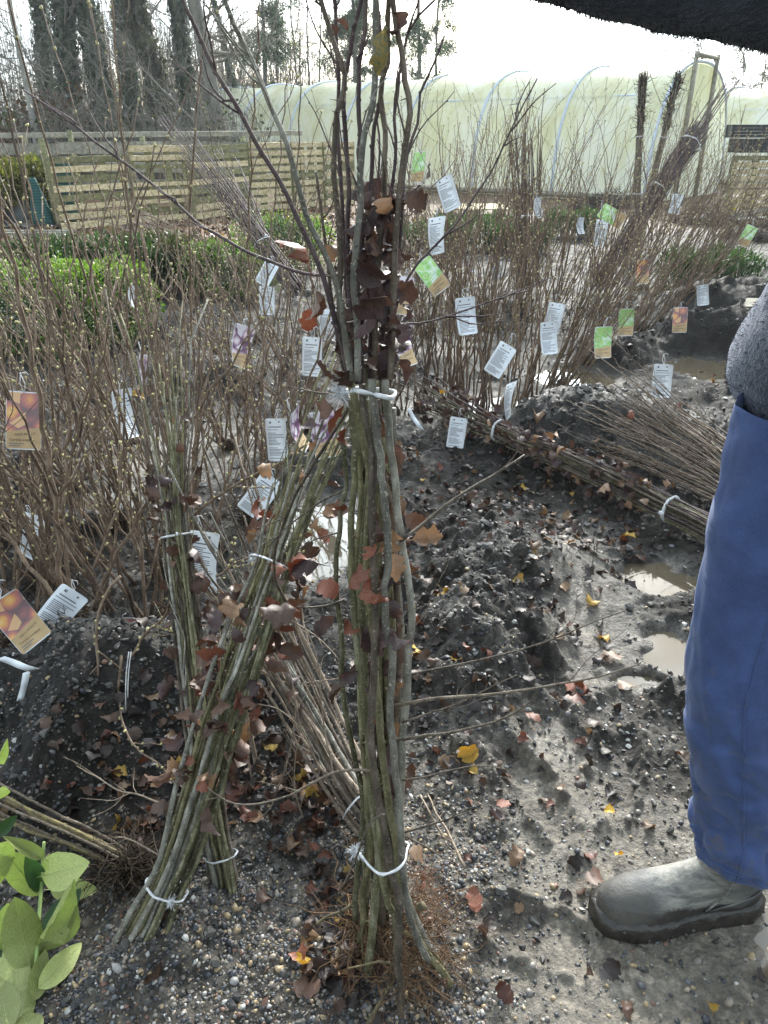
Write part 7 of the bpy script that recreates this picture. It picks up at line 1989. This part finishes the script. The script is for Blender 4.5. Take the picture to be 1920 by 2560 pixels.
def boot(root, heel, toe):
    e = toe - heel; Ln = float(np.linalg.norm(e)); ang = math.atan2(e[1], e[0])
    grp = bpy.data.objects.new('boot', None); col.objects.link(grp); grp.parent = root
    grp.location = (heel[0] - root.location.x, heel[1] - root.location.y, -.009); grp.rotation_euler = (0, 0, ang); grp.empty_display_size = .05
    n = 32; a = np.arange(n) * 2 * PI / n
    s = np.linspace(0, 1, 30)
    hw = np.interp(s, [0, .03, .10, .3, .45, .68, .82, .92, .97, 1.0], [.012, .024, .036, .037, .040, .050, .049, .040, .028, .010])
    ht = np.interp(s, [0, .03, .1, .3, .42, .55, .7, .82, .92, .97, 1], [.06, .085, .105, .112, .106, .088, .074, .068, .058, .045, .022])
    rings = []
    for i in range(30):
        y = hw[i] * np.sign(np.cos(a)) * np.abs(np.cos(a)) ** .8
        z = np.where(np.sin(a) > 0, ht[i] * np.abs(np.sin(a)) ** .75, -.012 * np.abs(np.sin(a)) ** .5)
        rings.append(np.stack([np.full(n, s[i] * Ln), y, .022 + z], 1))
    V, Q = rings_mesh(rings, n)
    V = np.concatenate([V, [rings[0].mean(0)], [rings[-1].mean(0)]]); m0 = len(V) - 2
    mb = MB(); mb.add(V, Q, [[m0, j, (j + 1) % n] for j in range(n)] + [[m0 + 1, (29) * n + (j + 1) % n, 29 * n + j] for j in range(n)])
    rings = []
    for t in np.linspace(0, 1, 16):
        z = .04 + .27 * t; cx = .072 + .022 * t - .012 * math.sin(PI * t); rx = .064 - .006 * math.sin(PI * min(1, t * 1.6)) + .006 * t; ry = .041 + .018 * t
        rings.append(np.stack([cx + rx * np.cos(a), ry * np.sin(a), np.full(n, z)], 1))
    V, Q = rings_mesh(rings, n); V = np.concatenate([V, [rings[0].mean(0)], [rings[-1].mean(0)]]); m0 = len(V) - 2
    mb.add(V, Q, [[m0, (j + 1) % n, j] for j in range(n)] + [[m0 + 1, 15 * n + j, 15 * n + (j + 1) % n] for j in range(n)])
    o = mb.build('upper', M['boot'], grp)
    r = o.modifiers.new('remesh', 'REMESH'); r.mode = 'VOXEL'; r.voxel_size = .0042; r.use_smooth_shade = True
    sm = o.modifiers.new('smooth', 'SMOOTH'); sm.factor = .6; sm.iterations = 9
    # sole and welt, caked with mud
    ou = np.concatenate([np.stack([s * Ln, hw * 1.0 + .007], 1), np.stack([s[::-1] * Ln, -hw[::-1] - .007], 1)])
    ou[:, 0] = (ou[:, 0] - Ln / 2) * 1.035 + Ln / 2; k = len(ou)
    rr = []
    for j, (z, g) in enumerate(((-.012, .94), (.0, .99), (.012, 1.02), (.026, 1.03), (.036, 1.0), (.042, .94), (.044, .80))):
        q = (ou - np.array([Ln / 2, 0])) * np.array([1 + (g - 1) * .35, g]) + np.array([Ln / 2, 0])
        nz = .005 * fbm(q[:, 0] * 40, q[:, 1] * 60 + z * 70, 3, 4 + j)
        q = q + np.stack([0 * nz, np.sign(q[:, 1]) * nz], 1)
        rr.append(np.stack([q[:, 0], q[:, 1], z + .006 * fbm(q[:, 0] * 30, q[:, 1] * 30, 2, 14)], 1))
    V = np.concatenate(rr); Q = [[i * k + j, i * k + (j + 1) % k, (i + 1) * k + (j + 1) % k, (i + 1) * k + j] for i in range(6) for j in range(k)]
    mb = MB(); mb.add(V, Q); mb.build('sole', M['wetmud'], grp)
    # clods stuck along the welt
    mb = MB()
    for _ in range(90):
        j = rng.integers(0, k); p = np.array([ou[j, 0], ou[j, 1] * .97, rng.uniform(.0, .036)]) + rng.normal(0, .003, 3); q = rng.uniform(.002, .006)
        mb.add(ICO_V * q * rng.uniform(.6, 1.3, (12, 1)) + p, None, ICO_T)
    mb.build('caked_mud', M['wetmud'], grp)['kind'] = 'stuff'
    # moulded seams: toe cap line and heel counter
    def seam(name, pts, r=.0022):
        q = MB(); q.tube(smooth_path(pts, 24), r, 6); q.build(name, M['boot'], grp)
    for sd in (1, -1):
        seam('seam', [(.118, sd * .028, .200), (.108, sd * .046, .150), (.098, sd * .047, .110), (.112, sd * .043, .075), (.13, sd * .0415, .050)])
        seam('seam', [(.005, sd * .022, .100), (.03, sd * .038, .082), (.07, sd * .0425, .068), (.12, sd * .0425, .054)])
person()

# ------------------------------------------------------------------ thin volume added to imitate lens glare over the far trees
def haze():
    m, nt, out = new_mat('haze')
    v = nt.nodes.new('ShaderNodeVolumePrincipled')
    v.inputs['Color'].default_value = (.86, .93, 1.0, 1)
    v.inputs['Density'].default_value = .0009
    v.inputs['Anisotropy'].default_value = .3
    nt.links.new(v.outputs['Volume'], out.inputs['Volume'])
    mb = MB(); mb.box((0, 20, 4.6), (160, 120, 12.2))
    o = mb.build('haze', m, None, False); setting(o, 'stuff')
haze()
